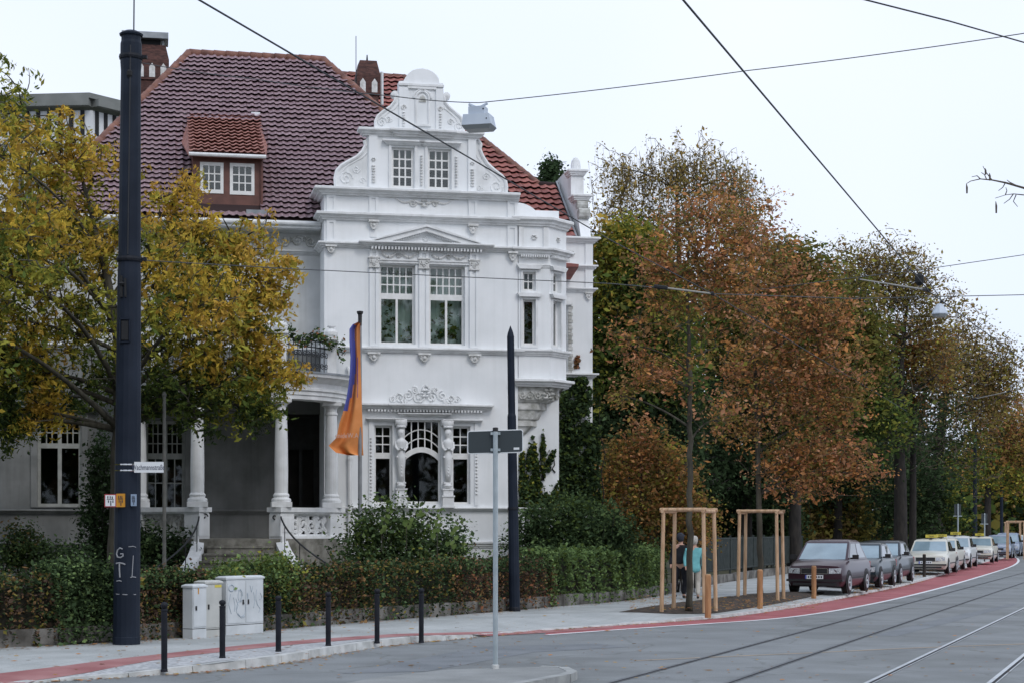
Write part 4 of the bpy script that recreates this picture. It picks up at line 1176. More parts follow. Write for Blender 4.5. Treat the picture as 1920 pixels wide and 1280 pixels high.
# steps with sloping cheeks and iron handrails
su0, su1 = cols[1][0] + .22, cols[2][0] - .22
nst = 9; rise = (zF - .15) / nst; sv0 = cols[1][1] - .2
for i in range(nst - 1):
    z = zF - rise * (i + 1); w = .10 * i
    mb = MB(); mb.box(su0 - w, su1 + w, sv0 - .30 * (i + 1), sv0 - .30 * i + .04, .1, z - .05); mb.box(su0 - w, su1 + w, sv0 - .30 * (i + 1) - .03, sv0 - .30 * i + .035, z - .05, z); part(mb, 'step', 'step')
for s, u0 in ((-1, su0), (1, su1)):
    mb = MB(); pts = []
    n = nst
    for i in range(n + 1):
        t = i / n; pts.append((u0 + s * (.06 + .98 * t * t + .1 * t), sv0 + .05 - 2.75 * t, zF - .02 - (zF - .45) * t))
    vs = []; 
    for (x, y, z) in pts: vs += [(x - s * .0, y, .05), (x, y, z), (x + s * .30, y, z), (x + s * .30, y, .05)]
    fs = []
    for i in range(n):
        for j in range(3): fs.append((i * 4 + j, i * 4 + j + 1, (i + 1) * 4 + j + 1, (i + 1) * 4 + j))
    fs.append((n * 4, n * 4 + 1, n * 4 + 2, n * 4 + 3)); mb.add(vs, fs); part(mb, 'stair_cheek', 'trim')
    mb = MB(); hpnts = [(x + s * .12, y, z + .62) for x, y, z in pts]
    top = [(hpnts[0][0] + s * -.05, hpnts[0][1] + .12, hpnts[0][2] + .02)]
    mb.tube(top + hpnts, .022, 6); spiral(mb, (hpnts[0][0] - s * .12, hpnts[0][2] - .06), .09, 1.0, vmap(hpnts[0][1]), 0, .02, -s)
    for x, y, z in pts[2::3]: mb.tube([(x + s * .12, y, z), (x + s * .12, y, z + .6)], .012, 5)
    part(mb, 'handrail', 'iron')
# balcony railing: piers with urn caps, scrolled iron panels
bz = zEt + .05
rail_px = [262, 330, 400, 465, 527, 622]
piers = []
for ang in (182, 218, 250, 290, 326, 354):
    a = math.radians(ang); piers.append((pc + (ea + .12) * math.cos(a), (eb + .12) * math.sin(a)))
piers = [(pc - ea - .1, -.3), (pc - 2.0, -1.65), (pc - .75, -2.3), (pc + .62, -2.3), (hu(527, -1.9), -1.95), (hu(621, -.5), -.55)]
for (u, v) in piers:
    mb = MB(); mb.box(u - .12, u + .12, v - .12, v + .12, bz, bz + .95); mb.box(u - .15, u + .15, v - .15, v + .15, bz, bz + .1)
    mb.box(u - .17, u + .17, v - .17, v + .17, bz + .95, bz + 1.02); mb.lathe([(.12, bz + 1.02), (.165, bz + 1.08), (.165, bz + 1.16), (.13, bz + 1.22), (.06, bz + 1.25), (.06, bz + 1.28), (.11, bz + 1.30), (.11, bz + 1.32)], (u, v, 0), 14)
    part(mb, 'balcony_pier', 'trim')
for p, q in zip(piers, piers[1:]):
    dx, dy = q[0] - p[0], q[1] - p[1]; L = math.hypot(dx, dy); f = dmap(p, (dx, dy)); mb = MB()
    for z in (bz + .08, bz + .86, bz + .70): mb.box(.12, L - .12, -.015, .015, z, z + .03, 0, f)
    n = max(2, int((L - .24) / .34)); w = (L - .24) / n
    for i in range(n):
        x = .12 + w * (i + .5)
        for zc, fl in ((bz + .53, 1), (bz + .27, -1)):
            spiral(mb, (x - w * .22, zc), w * .25, 1.4, f, 0, .012, fl, 4); spiral(mb, (x + w * .22, zc), w * .25, 1.4, f, 0, .012, -fl, 4, math.pi)
        mb.box(x - w * .5, x - w * .5 + .02, -.01, .01, bz + .08, bz + .88, 0, f); mb.box(x - .009, x + .009, -.009, .009, bz + .08, bz + .88, 0, f)
    part(mb, 'balcony_railing', 'iron')

# --- roofs
def tile_mesh(w, l, amp=.04, n=6, lip=.014):
    vs = []
    for r, (y, dz) in enumerate(((0.0, .075), (l * 1.10, 0.004))):
        for i in range(n + 1):
            t = i / n; h = amp * (0.5 + 0.5 * math.cos(2 * math.pi * (t - .78))) ** 1.5
            vs.append((w * (t - .5) * 1.02, y, dz + h))
    for i in range(n + 1):
        x, y, z = vs[i]; vs.append((x, y + .004, z - lip))
    fs = [(i, i + 1, n + 2 + i, n + 1 + i) for i in range(n)] + [(2 * n + 2 + i, 2 * n + 3 + i, i + 1, i) for i in range(n)]
    return vs, fs
TILES = {'n': 0}
def tile_roof(roof, org, rise_dir, poly, w, l, m, limit, skip=None, prefer=None):
    """tiles laid on a slope: org = lower left point, x along u, y up the slope; poly in slope coordinates"""
    vs, fs = tile_mesh(w, l)
    me = bpy.data.meshes.new('roof_tile'); me.from_pydata(vs, [], fs); me.materials.append(M[m]); me.update()
    ey = Vector(rise_dir).normalized(); ex = Vector((1, 0, 0)); ez = ex.cross(ey)
    def inside(x, y):
        c = False; n = len(poly)
        for i in range(n):
            (x1, y1), (x2, y2) = poly[i], poly[(i + 1) % n]
            if (y1 > y) != (y2 > y) and x < (x2 - x1) * (y - y1) / (y2 - y1) + x1: c = not c
        return c
    cells = []
    xs0 = min(p[0] for p in poly); xs1 = max(p[0] for p in poly); ys1 = max(p[1] for p in poly)
    r = 0
    while r * l < ys1:
        x = xs0 + w * .5
        while x < xs1:
            y = r * l
            if inside(x, y + l * .5):
                p = Vector(org) + ex * x + ey * y
                if not (skip and skip(p)): cells.append((x, y, p))
            x += w
        r += 1
    cells.sort(key=lambda c: (0 if (prefer is None or prefer(c[2])) else 1, c[1]))
    rest = MB()
    for i, (x, y, p) in enumerate(cells):
        jit = random.uniform(-.011, .011)
        mt = Matrix((( ex.x, ey.x, ez.x, p.x), (ex.y, ey.y, ez.y, p.y + 0), (ex.z, ey.z, ez.z, p.z + jit), (0, 0, 0, 1)))
        if i < limit:
            o = bpy.data.objects.new('roof_tile', me); COL.objects.link(o); o.parent = roof; o.matrix_local = mt
        else:
            rest.add([tuple(mt @ Vector(q)) for q in vs], fs)
    if rest.v: rest.build('more_roof_tiles', M[m], roof, kind='stuff')
def ridge_caps(roof, a, b, r=.11, step=.36, m='ridge'):
    a, b = Vector(a), Vector(b); n = max(1, round((b - a).length / step)); d = (b - a).normalized()
    for i in range(n):
        p = a.lerp(b, i / n); q = a.lerp(b, (i + 1.1) / n)
        mb = MB(); mb.tube([p, q], [r * 1.12, r * .95], 8); mb.build('ridge_tile', M[m], roof, True)

# left roof, glazed purple-brown tiles
m1 = 1.067; vE, vR = .74, 6.0; zR = zE + m1 * (vR - vE)
rL, rR = hp(355, 103, vR)[0], hp(605, 118, vR)[0]
kh = .86
eL, eR = rL - kh * (vR - vE) * .92, rR + kh * (vR - vE)
roof = MB()
vb = 2 * vR - vE
roof.add([(eL, vE, zE - .03), (eR, vE, zE - .03), (rR, vR, zR - .03), (rL, vR, zR - .03), (eR, vb, zE - .03), (eL, vb, zE - .03)], [(0, 1, 2, 3), (1, 4, 2), (4, 5, 3, 2), (5, 0, 3)])
roof1 = part(roof, 'roof', 'under', label='hipped roof of glazed purple-brown tiles over the left part')
SL = math.hypot(1, m1); slope_len = (vR - vE) * SL
dv0, du0, du1 = 1.15, hu(361, 1.15), hu(489, 1.15)
zd0, zd1 = hz(425, 400, dv0), hz(425, 293, dv0)
vD = 4.0
def skip1(p):
    return (du0 - .05 < p.x < du1 + .05 and dv0 - .4 < p.y < vD - .35) or (p.x > uL + .1 and p.y < .9 and False)
tile_roof(roof1, (0, vE, zE), (0, 1, m1), [(eL, 0), (eR, 0), (rR, slope_len), (rL, slope_len)], .197, .217, 'tile', 190, skip1, lambda p: du1 < p.x < uL + .5)
ridge_caps(roof1, (rL, vR, zR), (rR, vR, zR)); ridge_caps(roof1, (rL, vR, zR), (eL, vE, zE)); ridge_caps(roof1, (rR, vR, zR), (eR - 1.2, vE + 1.5, zE + m1 * 1.5))
mb = MB()
for i in range(8):
    u, z = hp(900 / 1.0 if False else 455 + i * 5.5, 398, .75)
mb.box(hu(462, .8), hu(505, .8), .82, .90, zE + .05, zE + .24)
part(mb, 'snow_guard', 'zinc', roof1)

# dormer
dm = vmap(dv0)
dwn = [(hu(375, dv0), hu(419, dv0), hz(397, 363, dv0), hz(397, 305, dv0)), (hu(431, dv0), hu(477, dv0), hz(455, 366, dv0), hz(455, 307, dv0))]
mb = MB(); mb.plate(du0, du1, zd0, zd1, 0, .2, dwn, dm, edge=False)
for uu, sg in ((du0, 1), (du1, -1)):
    mb.add([(uu, dv0, zd0), (uu, vD, zd1 + 1.6), (uu, vD, zd1 + 1.7), (uu, dv0, zd1)], [(0, 1, 2, 3)])
part(mb, 'dormer_front', 'brownwood')
for a, b, c, d in dwn:
    window(a, b, c, d, [(a + .08, b - .08, c + .1, d - .09, 3, 3)], dm, -.02, 'panebright', bar=.03)
room(du0 + .1, du1 - .1, zd0 + .1, zd1 - .1, dm, 1.2, .21, 'curtain')
zT = hz(416, 219, vD); dl = math.hypot(vD - dv0 + .25, zT - zd1)
dsl = (zT - zd1) / (vD - dv0 + .25)
mb = MB(); A0, A1 = du0 - .1, du1 + .12; T0, T1 = hu(352, vD), hu(484, vD)
mb.add([(A0, dv0 - .25, zd1 - .03), (A1, dv0 - .25, zd1 - .03), (T1, vD, zT - .03), (T0, vD, zT - .03), (A0, dv0 - .25, zd1 - .10), (A1, dv0 - .25, zd1 - .10), (T1 + .3, vD + .3, zd1 + 1.2), (T0 - .3, vD + .3, zd1 + 1.2)], [(0, 1, 2, 3), (4, 5, 1, 0), (1, 5, 6, 2), (0, 3, 7, 4)])
droof = part(mb, 'dormer_roof', 'dormertile', label='red tiled roof of the dormer')
tile_roof(droof, (0, dv0 - .25, zd1), (0, 1, dsl), [(A0, 0), (A1, 0), (T1, dl), (T0, dl)], .185, .30, 'dormertile', 40, None, None)
mb = MB(); mb.lathe([(.05, A0), (.05, A1)], (0, dv0 - .3, zd1 - .04), 8, axis='X'); part(mb, 'dormer_gutter', 'trim')
for x in (346, 479):
    u, z = hp(x, 216, vD); mb = MB(); mb.box(u - .12, u + .12, vD - .1, vD - .06, z - .06, z + .06); part(mb, 'flashing', 'signwhite')
mb = MB(); mb.tube([(du1 + .02, dv0 - .1, zd1 - .05), (du1 + .02, dv0 - .06, zd0)], .035, 6); part(mb, 'downpipe', 'brownwood')

# higher red roof behind, running to the east gable
v2e, z2e, m2 = VW - .1, wz_t - .05, .74
v2r = 12.0; z2r = z2e + m2 * (v2r - v2e)
k1 = hp(905, 265, 8.7)[0]; k2 = hp(1010, 347, 5.8)[0]
z58 = z2e + m2 * (5.85 - v2e)
ur = 3.75; u0_ = 1.2
mb = MB()
mb.add([(u0_, v2e, z2e - .03), (uE - .4, v2e, z2e - .03), (uE - .4, 5.85, z58 - .03), (k2, 5.85, z58 - .03), (ur, v2r, z2r - .03), (u0_, v2r, z2r - .03), (uE - .4, 9.0, z2e), (k2 + 2.2, 12, z58), (u0_, 20, z2e), (k2 + 2.2, 20, z2e)],
       [(0, 1, 2, 3, 4, 5), (2, 6, 7, 3), (3, 7, 4), (5, 4, 9, 8), (4, 7, 9)])
roof2 = part(mb, 'roof', 'under', label='red tiled roof behind the curved gable')
SL2 = math.hypot(1, m2)
tile_roof(roof2, (0, v2e, z2e), (0, 1, m2), [(u0_, 0), (uE - .42, 0), (uE - .42, (5.85 - v2e) * SL2), (k2, (5.85 - v2e) * SL2), (ur, (v2r - v2e) * SL2), (u0_, (v2r - v2e) * SL2)], .25, .34, 'redtile', 70, lambda p: p.y < 9 and p.x < 4.2, lambda p: p.x > 5)
ridge_caps(roof2, (ur, v2r, z2r), (k2, 5.85, z58)); ridge_caps(roof2, (u0_, v2r, z2r), (ur, v2r, z2r)); ridge_caps(roof2, (k2, 5.85, z58), (uE - .45, 5.85, z58), .09, .4, 'under')
mb = MB(); mb.box(uE - .55, uE - .43, VW, 5.9, wz_t - .1, wz_t + .0)
mb.add([(uE - .50, VW, z2e + .1), (uE - .44, VW, z2e + .1), (uE - .44, 5.8, z58 + .12), (uE - .50, 5.8, z58 + .12)], [(0, 1, 2, 3)])
part(mb, 'verge_flashing', 'zinc')
# chimneys
def chimney(x0, x1, ytop, v, base_y, cap):
    a, b = hu(x0, v), hu(x1, v); zt = hz((x0 + x1) / 2, ytop, v); zb = hz((x0 + x1) / 2, base_y, v); w = b - a; c = (a + b) / 2
    d = .75; mb = MB()
    mb.box(a + .05, b - .05, v, v + d, zb - 1.5, zt - 1.05); mb.box(a, b, v - .05, v + d + .05, zt - 1.05, zt - .45)
    lo = [(a, v - .05), (b, v - .05), (b, v + d + .05), (a, v + d + .05)]; hi = [(a + .1, v + .05), (b - .1, v + .05), (b - .1, v + d - .05), (a + .1, v + d - .05)]
    mb.add([(x, y, zt - .45) for x, y in lo] + [(x, y, zt) for x, y in hi], [(0, 1, 5, 4), (1, 2, 6, 5), (2, 3, 7, 6), (3, 0, 4, 7), (4, 5, 6, 7)])
    ch = part(mb, 'chimney', 'brick')
    mb = MB(); n = max(2, round(w / .36))
    for i in range(n):
        x = a + w * (i + .5) / n; h = .30
        mb.prism([(x - .085, zt - .98), (x + .085, zt - .98), (x + .085, zt - .98 + h), (x, zt - .98 + h + .12), (x - .085, zt - .98 + h)], v - .056, v - .04)
    part(mb, 'chimney_niches', 'relief', ch)
    if cap == 'plate':
        mb = MB(); mb.box(a - .06, b - .02, v - .12, v + d + .1, zt + .16, zt + .34); mb.box(a + .1, a + .16, v + .1, v + d - .1, zt - .05, zt + .17); mb.box(b - .2, b - .14, v + .1, v + d - .1, zt - .05, zt + .17); part(mb, 'chimney_cowl', 'zinc', ch)
        mb = MB(); mb.box(a + .2, b - .25, v + .12, v + d - .12, zt - .05, zt + .16); part(mb, 'chimney_flue', 'dark', ch)
    else:
        mb = MB(); mb.lathe([(.09, zt - .02), (.09, zt + .06), (.03, zt + .08), (.015, zt + .25)], (c, v + d / 2, 0), 8); part(mb, 'chimney_cowl', 'dark', ch)
    return a, b, zt
chimney(232, 317, 83, 7.5, 190, 'plate')
a, b, zt = chimney(669, 713, 113, 7.2, 215, 'cap')
mb = MB(); u, z = hp(667.5, 175, 7.3); mb.tube([(u, 7.3, z - .8), (u, 7.3, hz(667.5, 68, 7.3))], .012, 5); part(mb, 'antenna', 'iron')
mb = MB(); u, z = hp(716, 148, 7.6); mb.tube([(u, 7.6, z - .8), (u, 7.6, z + .2)], .05, 8); part(mb, 'vent_pipe', 'signwhite')

# ------------------------------------------------------------------ street furniture
def text(name, body, size, loc, rot, m, parent, align='CENTER', ext=0.002, sx=1.0):
    c = bpy.data.curves.new(name, 'FONT'); c.body = body; c.size = size; c.extrude = ext; c.align_x = align; c.align_y = 'CENTER'
    c.materials.append(m)
    tmp = bpy.data.objects.new(name, c)
    me = bpy.data.meshes.new_from_object(tmp); bpy.data.objects.remove(tmp)
    if not me.materials: me.materials.append(m)
    o = link(name, me, parent); o.location = loc; o.rotation_euler = rot; o.scale = (sx, 1, 1)
    return o
R90 = (math.radians(90), 0, 0)

# big tram mast on the left
gx, gy = G(237, 1207, ZP)
mastE = empty('tram_mast', (gx, gy, ZP), label='tall thick dark blue tram mast with chalk graffiti standing by the hedge', category='mast')
pxm = F / gy
mh = (1207 - 66) / pxm
lean = 9 / pxm
mb = MB()
def mast_at(t): return (lean * t, 0, mh * t)
prof = [(0, .218), (.012, .218), (.013, .212), (.27, .205), (.45, .196), (.60, .185), (.62, .178), (.94, .158), (.955, .168), (.985, .168), (.99, .155), (1.0, .155)]
vs = []; fs = []; n = 16
for t, r in prof:
    c = mast_at(t)
    for k in range(n):
        a = 2 * math.pi * (k + .5) / n; vs.append((c[0] + r * math.cos(a), r * math.sin(a), c[2]))
for i in range(len(prof) - 1):
    for k in range(n): fs.append((i * n + k, i * n + (k + 1) % n, (i + 1) * n + (k + 1) % n, (i + 1) * n + k))
fs.append(tuple((len(prof) - 1) * n + k for k in range(n)))
mb.add(vs, fs); mb.build('shaft', M['mast'], mastE)
mb = MB(); c = mast_at(1.0); mb.lathe([(.18, c[2] - .02), (.19, c[2] + .01), (.10, c[2] + .06), (.02, c[2] + .07)], (c[0], 0, 0), 16); mb.build('cap', M['mast'], mastE)
for y in (487, 108):
    t = (1207 - y) / (1207 - 66); c = mast_at(t); r = .185 if y > 300 else .165
    mb = MB(); mb.lathe([(r + .02, c[2] - .035), (r + .028, c[2]), (r + .02, c[2] + .035)], (c[0], 0, 0), 16); mb.box(c[0] + r, c[0] + r + .09, -.03, .03, c[2] - .02, c[2] + .03); mb.build('clamp_band', M['bollard'], mastE)
def mast_front(x, y):
    t = (1207 - y) / (1207 - 66); c = mast_at(t); rr = np.interp(t, [p[0] for p in prof], [p[1] for p in prof])
    X = (x - 237) / pxm
    return Vector((X, -math.sqrt(max(.0004, rr * rr - (X - c[0]) ** 2)) - .006, c[2]))
mb = MB(); a = mast_front(231, 520); mb.tube([a, mast_front(232, 560)], .028, 8); mb.tube([mast_front(239, 525), mast_front(240, 560)], .02, 8); mb.lathe([(.03, -.03), (.06, 0), (.03, .03)], mast_front(233, 535), 10); mb.build('cable_fitting', M['dark'], mastE)
mb = MB(); a = mast_front(239, 622); mb.obox((a.x, a.y + .03, a.z), (.11, .08, .30)); mb.build('hatch_recess', M['dark'], mastE)
mb = MB()
for dx, dz, w, h in ((0, .18, .16, .02), (0, -.18, .16, .02), (-.075, 0, .02, .36), (.075, 0, .02, .36)): mb.obox((a.x + dx, a.y + .02, a.z + dz), (w, .08, h))
mb.build('hatch_frame', M['mast'], mastE)
mb = MB(); mb.tube([mast_front(249, 90), mast_front(247, 250), mast_front(244, 480)], .011, 5); mb.build('cable', M['wire'], mastE)
mb = MB(); mb.lathe([(.02, -.06), (.045, -.03), (.045, .03), (.02, .06)], mast_front(247, 143), 8); mb.build('pulley', M['dark'], mastE)
c = mast_at(1.0); mb = MB(); mb.tube([(c[0] + .04, 0, c[2]), (c[0] + .06, 0, c[2] + 2.2)], .012, 5); mb.build('top_rod', M['wire'], mastE)
def chalk(pts, r=.012):
    mb = MB(); mb.tube([mast_front(x, y) for x, y in pts], r, 5); mb.build('chalk_mark', M['chalk'], mastE)
chalk([(235, 1028), (230, 1026), (225, 1030), (223, 1037), (225, 1043), (231, 1044), (236, 1041), (236, 1037), (231, 1037)])
chalk([(222, 1055), (229, 1054), (236, 1055), (240, 1057)]); chalk([(229, 1054), (229, 1066), (230, 1081)]); chalk([(223, 1088), (229, 1087), (233, 1088)], .009)
chalk([(254, 1040), (253, 1060), (252, 1080)], .007); chalk([(249, 1081), (253, 1080), (258, 1081)], .007); chalk([(222, 1112), (240, 1113), (258, 1113)], .007); chalk([(246, 1024), (254, 1023), (258, 1025)], .006)

# street-name sign held by two bright bands
sgn = empty('street_sign', (gx, gy, ZP), label='white street name sign strapped to the thick mast', category='sign')
t0 = mast_front(237, 876)
mb = MB(); zs0 = t0.z; x0, x1 = (258 - 237) / pxm, (312.5 - 237) / pxm
mb.box(x0, x1, -.26, -.245, zs0 - .085, zs0 + .085); mb.build('plate', M['signwhite'], sgn)
text('lettering', 'Wachmannstraße', .118, ((x0 + x1) / 2 - .01, -.2625, zs0 - .005), R90, M['inkblue'], sgn, sx=.62)
for dz in (-.05, .045):
    mb = MB(); mb.lathe([(.205, -.012), (.212, 0), (.205, .012)], (lean * .3, 0, zs0 + dz), 16); mb.box(.14, x0 + .02, -.25, -.235, zs0 + dz - .01, zs0 + dz + .01); mb.build('strap', M['chrome'], sgn)
# little utility plates
for nm, x0p, x1p, y0p, y1p, m_, lab, lines in (('hydrant_plate', 202, 224, 926, 950, 'signwhite', 'white hydrant plate with red border on the thick mast', True), ('utility_plate', 224, 240, 925, 950, 'signorange', 'small orange utility plate on the thick mast', True), ('utility_plate', 251, 261, 926, 948, 'signblue', 'narrow pale blue plate on the side of the thick mast', True)):
    e_ = empty(nm, (gx, gy, ZP), label=lab, category='sign')
    q = mast_front((x0p + x1p) / 2, (y0p + y1p) / 2); a, b = (x0p - 237) / pxm, (x1p - 237) / pxm; zh = (y1p - y0p) / pxm / 2; yb = -.235
    mb = MB(); mb.box(a, b, yb, yb + .04, q.z - zh, q.z + zh); mb.build('plate', M['signred' if nm == 'hydrant_plate' else m_], e_)
    if nm == 'hydrant_plate':
        mb = MB(); mb.box(a + .015, b - .015, yb - .004, yb, q.z - zh + .015, q.z + zh - .015); mb.build('face', M['signwhite'], e_)
    mb = MB(); w = b - a; k = yb - .006
    mb.box(a + w * .2, b - w * .2, k, k + .004, q.z + zh * .15, q.z + zh * .25)
    for i, (fx, fz) in enumerate(((.25, .5), (.45, .5), (.62, .45), (.3, -.15), (.5, -.2), (.68, -.15), (.5, -.6))):
        mb.box(a + w * fx, a + w * (fx + .09), k, k + .004, q.z + zh * fz - .02, q.z + zh * fz + .02)
    mb.build('print', M['ink'], e_)

# dark lamp-post in the middle
gx2, gy2 = G(965, 1145, ZP); px2 = F / gy2
lp = empty('pointed_post', (gx2, gy2, ZP), label='tall dark blue post with pointed top standing in front of the villa corner', category='post')
hh = (1145 - 611) / px2; dxl = -8 / px2
def lp_ring(mb, prof, n=12):
    vs = []; fs = []
    for t, r in prof:
        for k in range(n):
            a = 2 * math.pi * k / n; vs.append((dxl * t + r * math.cos(a), r * math.sin(a), hh * t))
    for i in range(len(prof) - 1):
        for k in range(n): fs.append((i * n + k, i * n + (k + 1) % n, (i + 1) * n + (k + 1) % n, (i + 1) * n + k))
    mb.add(vs, fs)
mb = MB(); lp_ring(mb, [(0, .122), (.30, .118), (.36, .112), (.66, .098), (.683, .098)]); mb.build('lower_shaft', M['mast'], lp)
mb = MB(); lp_ring(mb, [(.683, .098), (.695, .082), (.95, .080), (.962, .080), (.975, .062), (.99, .03), (1.0, .003)]); mb.build('upper_shaft', M['mast'], lp)
mb = MB(); lp_ring(mb, [(.355, .12), (.36, .124), (.365, .12)]); lp_ring(mb, [(.0, .132), (.012, .132), (.016, .12)]); mb.build('collars', M['bollard'], lp)

# back of a traffic sign on the island
gx3, gy3 = G(929, 1253, .1); px3 = F / gy3
ts = empty('traffic_sign', (gx3, gy3, .1), label='dark back of a rectangular traffic sign on a galvanised post on the island', category='traffic sign')
hp3 = (1253 - 801) / px3
mb = MB(); mb.lathe([(.033, 0), (.033, hp3 - .04)], (0, 0, 0), 12); mb.build('post', M['galv'], ts)
mb = MB(); mb.lathe([(.036, hp3 - .05), (.036, hp3), (.02, hp3 + .005)], (0, 0, 0), 12); mb.build('cap', M['plastic'], ts)
mb = MB(); mb.lathe([(.05, 0), (.05, .05), (.034, .06)], (0, 0, 0), 12); mb.build('foot', M['kerb'], ts)
za, zb = (1253 - 848) / px3, (1253 - 806) / px3; xa, xb = (877 - 929) / px3, (980 - 929) / px3
rc = .03
def rrect(a, b, c, d, r, n=4):
    o = []
    for cx, cz, s in ((b - r, c + r, -90), (b - r, d - r, 0), (a + r, d - r, 90), (a + r, c + r, 180)):
        for k in range(n + 1):
            t = math.radians(s + 90 * k / n); o.append((cx + r * math.cos(t), cz + r * math.sin(t)))
    return o
sk = lambda a, t, z: (a, t, z + a * .03)
mb = MB(); mb.prism(rrect(xa, xb, za, zb, rc), .040, .046, 0, sk); mb.build('board', M['signback'], ts)
rim = rrect(xa, xb, za, zb, rc); mb = MB(); mb.tube([sk(a, .043, z) for a, z in rim + [rim[0]]], .008, 5); mb.build('rim', M['signwhite'], ts)
mb = MB()
for z in (za + .04, zb - .04): mb.box(-.065, .065, .0, .042, z - .018, z + .018)
mb.build('clamps', M['galv'], ts)
mb = MB(); mb.box(xb - .12, xb - .045, .036, .0405, za + .035, za + .065, 0, sk); mb.build('sticker', M['signwhite'], ts)

# black bollards
bol = None
for i, (x, y, yt) in enumerate([(308, 1248, 1127), (417, 1233, 1123), (522, 1221, 1115), (615.5, 1210, 1108), (707, 1200, 1102), (790, 1193, 1101)]):
    bx, by = G(x, y, ZP); h = (y - yt) / (F / by)
    lab = ['nearest black bollard, at the pavement corner', 'second black bollard, in front of the grey cabinets', 'third black bollard, just past the wide cabinet', 'fourth black bollard, before the porch steps hedge', 'fifth black bollard, below the flagpole bush', 'farthest black bollard of the row along the kerb'][i]
    if bol is None:
        bol = empty('bollard', (bx, by, ZP)); 
        mb = MB(); mb.lathe([(.048, 0), (.046, .03), (.042, .04), (.042, .80), (.046, .81), (.046, .825), (.036, .835)], (0, 0, 0), 14); mb.build('shaft', M['bollard'], bol)
        mb = MB(); mb.lathe([(.032, .83), (.026, .845), (.045, .862), (.05, .885), (.043, .91), (.02, .925), (.003, .928)], (0, 0, 0), 14); mb.build('knob', M['bollard'], bol, True)
        o = bol
    else:
        o = copy_tree(bol); o.location = (bx, by, ZP)
    o['label'] = lab; o['category'] = 'bollard'; o['group'] = 'black bollards along the kerb'
    o.location.z = zpave(bx, by) - .004; o.scale = (1, 1, (h + ZP - zpave(bx, by)) / .928)

# three utility cabinets
def cabinet(x0, x1, xs, y0, y1, m_, label, plinth, doors=1):
    """front from column x0 to x1, left side seen from xs to x0, standing at row y1"""
    a = Vector(G(x0, y1, ZP)); px = F / a.y
    w = (x1 - x0) / px / math.cos(math.radians(57)) * .94; d = max(.22, (x0 - xs) / px / math.sin(math.radians(57)))
    h = (y1 - y0) / px
    e_ = empty('utility_cabinet', (a.x, a.y, ZP), math.radians(57), label=label, category='cabinet', group='utility cabinets by the hedge')
    mb = MB(); mb.box(0, w, 0, d, 0, plinth); mb.build('plinth', M[m_], e_)
    mb = MB(); mb.box(.01, w - .01, .012, d - .01, plinth, plinth + .012); mb.build('joint', M['dark'], e_)
    mb = MB(); mb.box(0, w, 0, d, plinth + .012, h - .05); mb.build('housing', M[m_], e_)
    mb = MB(); t = h - .05
    mb.add([(-.02, -.02, t), (w + .02, -.02, t), (w + .02, d + .02, t), (-.02, d + .02, t), (-.02, -.02, t + .03), (w + .02, -.02, t + .03), (w + .02, d + .02, t + .03), (-.02, d + .02, t + .03), (.03, .03, t + .055), (w - .03, .03, t + .055), (w - .03, d - .03, t + .055), (.03, d - .03, t + .055)],
           [(0, 1, 5, 4), (1, 2, 6, 5), (2, 3, 7, 6), (3, 0, 4, 7), (4, 5, 9, 8), (5, 6, 10, 9), (6, 7, 11, 10), (7, 4, 8, 11), (8, 9, 10, 11), (3, 2, 1, 0)]); mb.build('lid', M[m_], e_)
    for i in range(doors):
        mb = MB(); s0, s1 = w * i / doors + .02, w * (i + 1) / doors - .015
        mb.box(s0, s1, -.012, .0, plinth + .04, h - .08); dr = mb.build('door', M[m_], e_)
        mb = MB(); xx = s0 + .05 if i == doors - 1 else s1 - .05
        mb.box(xx - .012, xx + .012, -.03, -.012, plinth + (h - plinth) * .42, plinth + (h - plinth) * .52); mb.build('handle', M['plastic'], dr)
    return e_, w, h, d
c1, w1, h1, d1 = cabinet(361, 383, 341, 1095, 1197, 'cabinet', 'slim light grey cabinet, leftmost of the three, with a side in view', .16)
c2, w2, h2, d2 = cabinet(384.5, 411, 373, 1088, 1194, 'cabinet2', 'beige middle cabinet squeezed between the slim and the wide one', .12)
c3, w3, h3, d3 = cabinet(424, 485, 411, 1080, 1190, 'cabinet', 'wide two-door cabinet covered in blue graffiti', .16, 2)
mb = MB(); mb.box(w1 * .35, w1 * .42, -.016, -.012, h1 * .82, h1 * .93); mb.build('sticker', M['signorange'], c1)
mb = MB(); mb.box(w2 * .55, w2 * .95, -.016, -.012, h2 - .12, h2 - .075); mb.build('sticker', M['taxisign'], c2)
mb = MB()
def gr(pts, r=.006): mb.tube([(w3 * x, -.016, h3 * z) for x, z in pts], r, 4)
def circ(cx, cz, rx, rz, a0=0, a1=6.3): return [(cx + rx * math.cos(a0 + (a1 - a0) * k / 14), cz + rz * math.sin(a0 + (a1 - a0) * k / 14)) for k in range(15)]
gr(circ(.12, .80, .07, .055), .010); gr([(.10, .70), (.05, .52), (.12, .36)]); gr(circ(.38, .44, .13, .14)); gr(circ(.36, .66, .06, .1, 0, 4)); gr([(.3, .75), (.36, .78), (.40, .66), (.36, .55)])
gr([(.30, .36), (.38, .28), (.48, .30)]); gr([(.55, .70), (.57, .58), (.60, .54)], .012); gr([(.72, .72), (.75, .56), (.72, .44)]); gr([(.80, .76), (.78, .6), (.82, .5), (.9, .42), (.86, .36)]); gr([(.90, .70), (.95, .62), (.88, .58)]); gr([(.62, .84), (.66, .72), (.70, .82)])
gr([(.18, .64), (.22, .5), (.2, .4)]); gr([(.24, .62), (.3, .5), (.26, .42)]); mb.build('graffiti', M['spray'], c3)

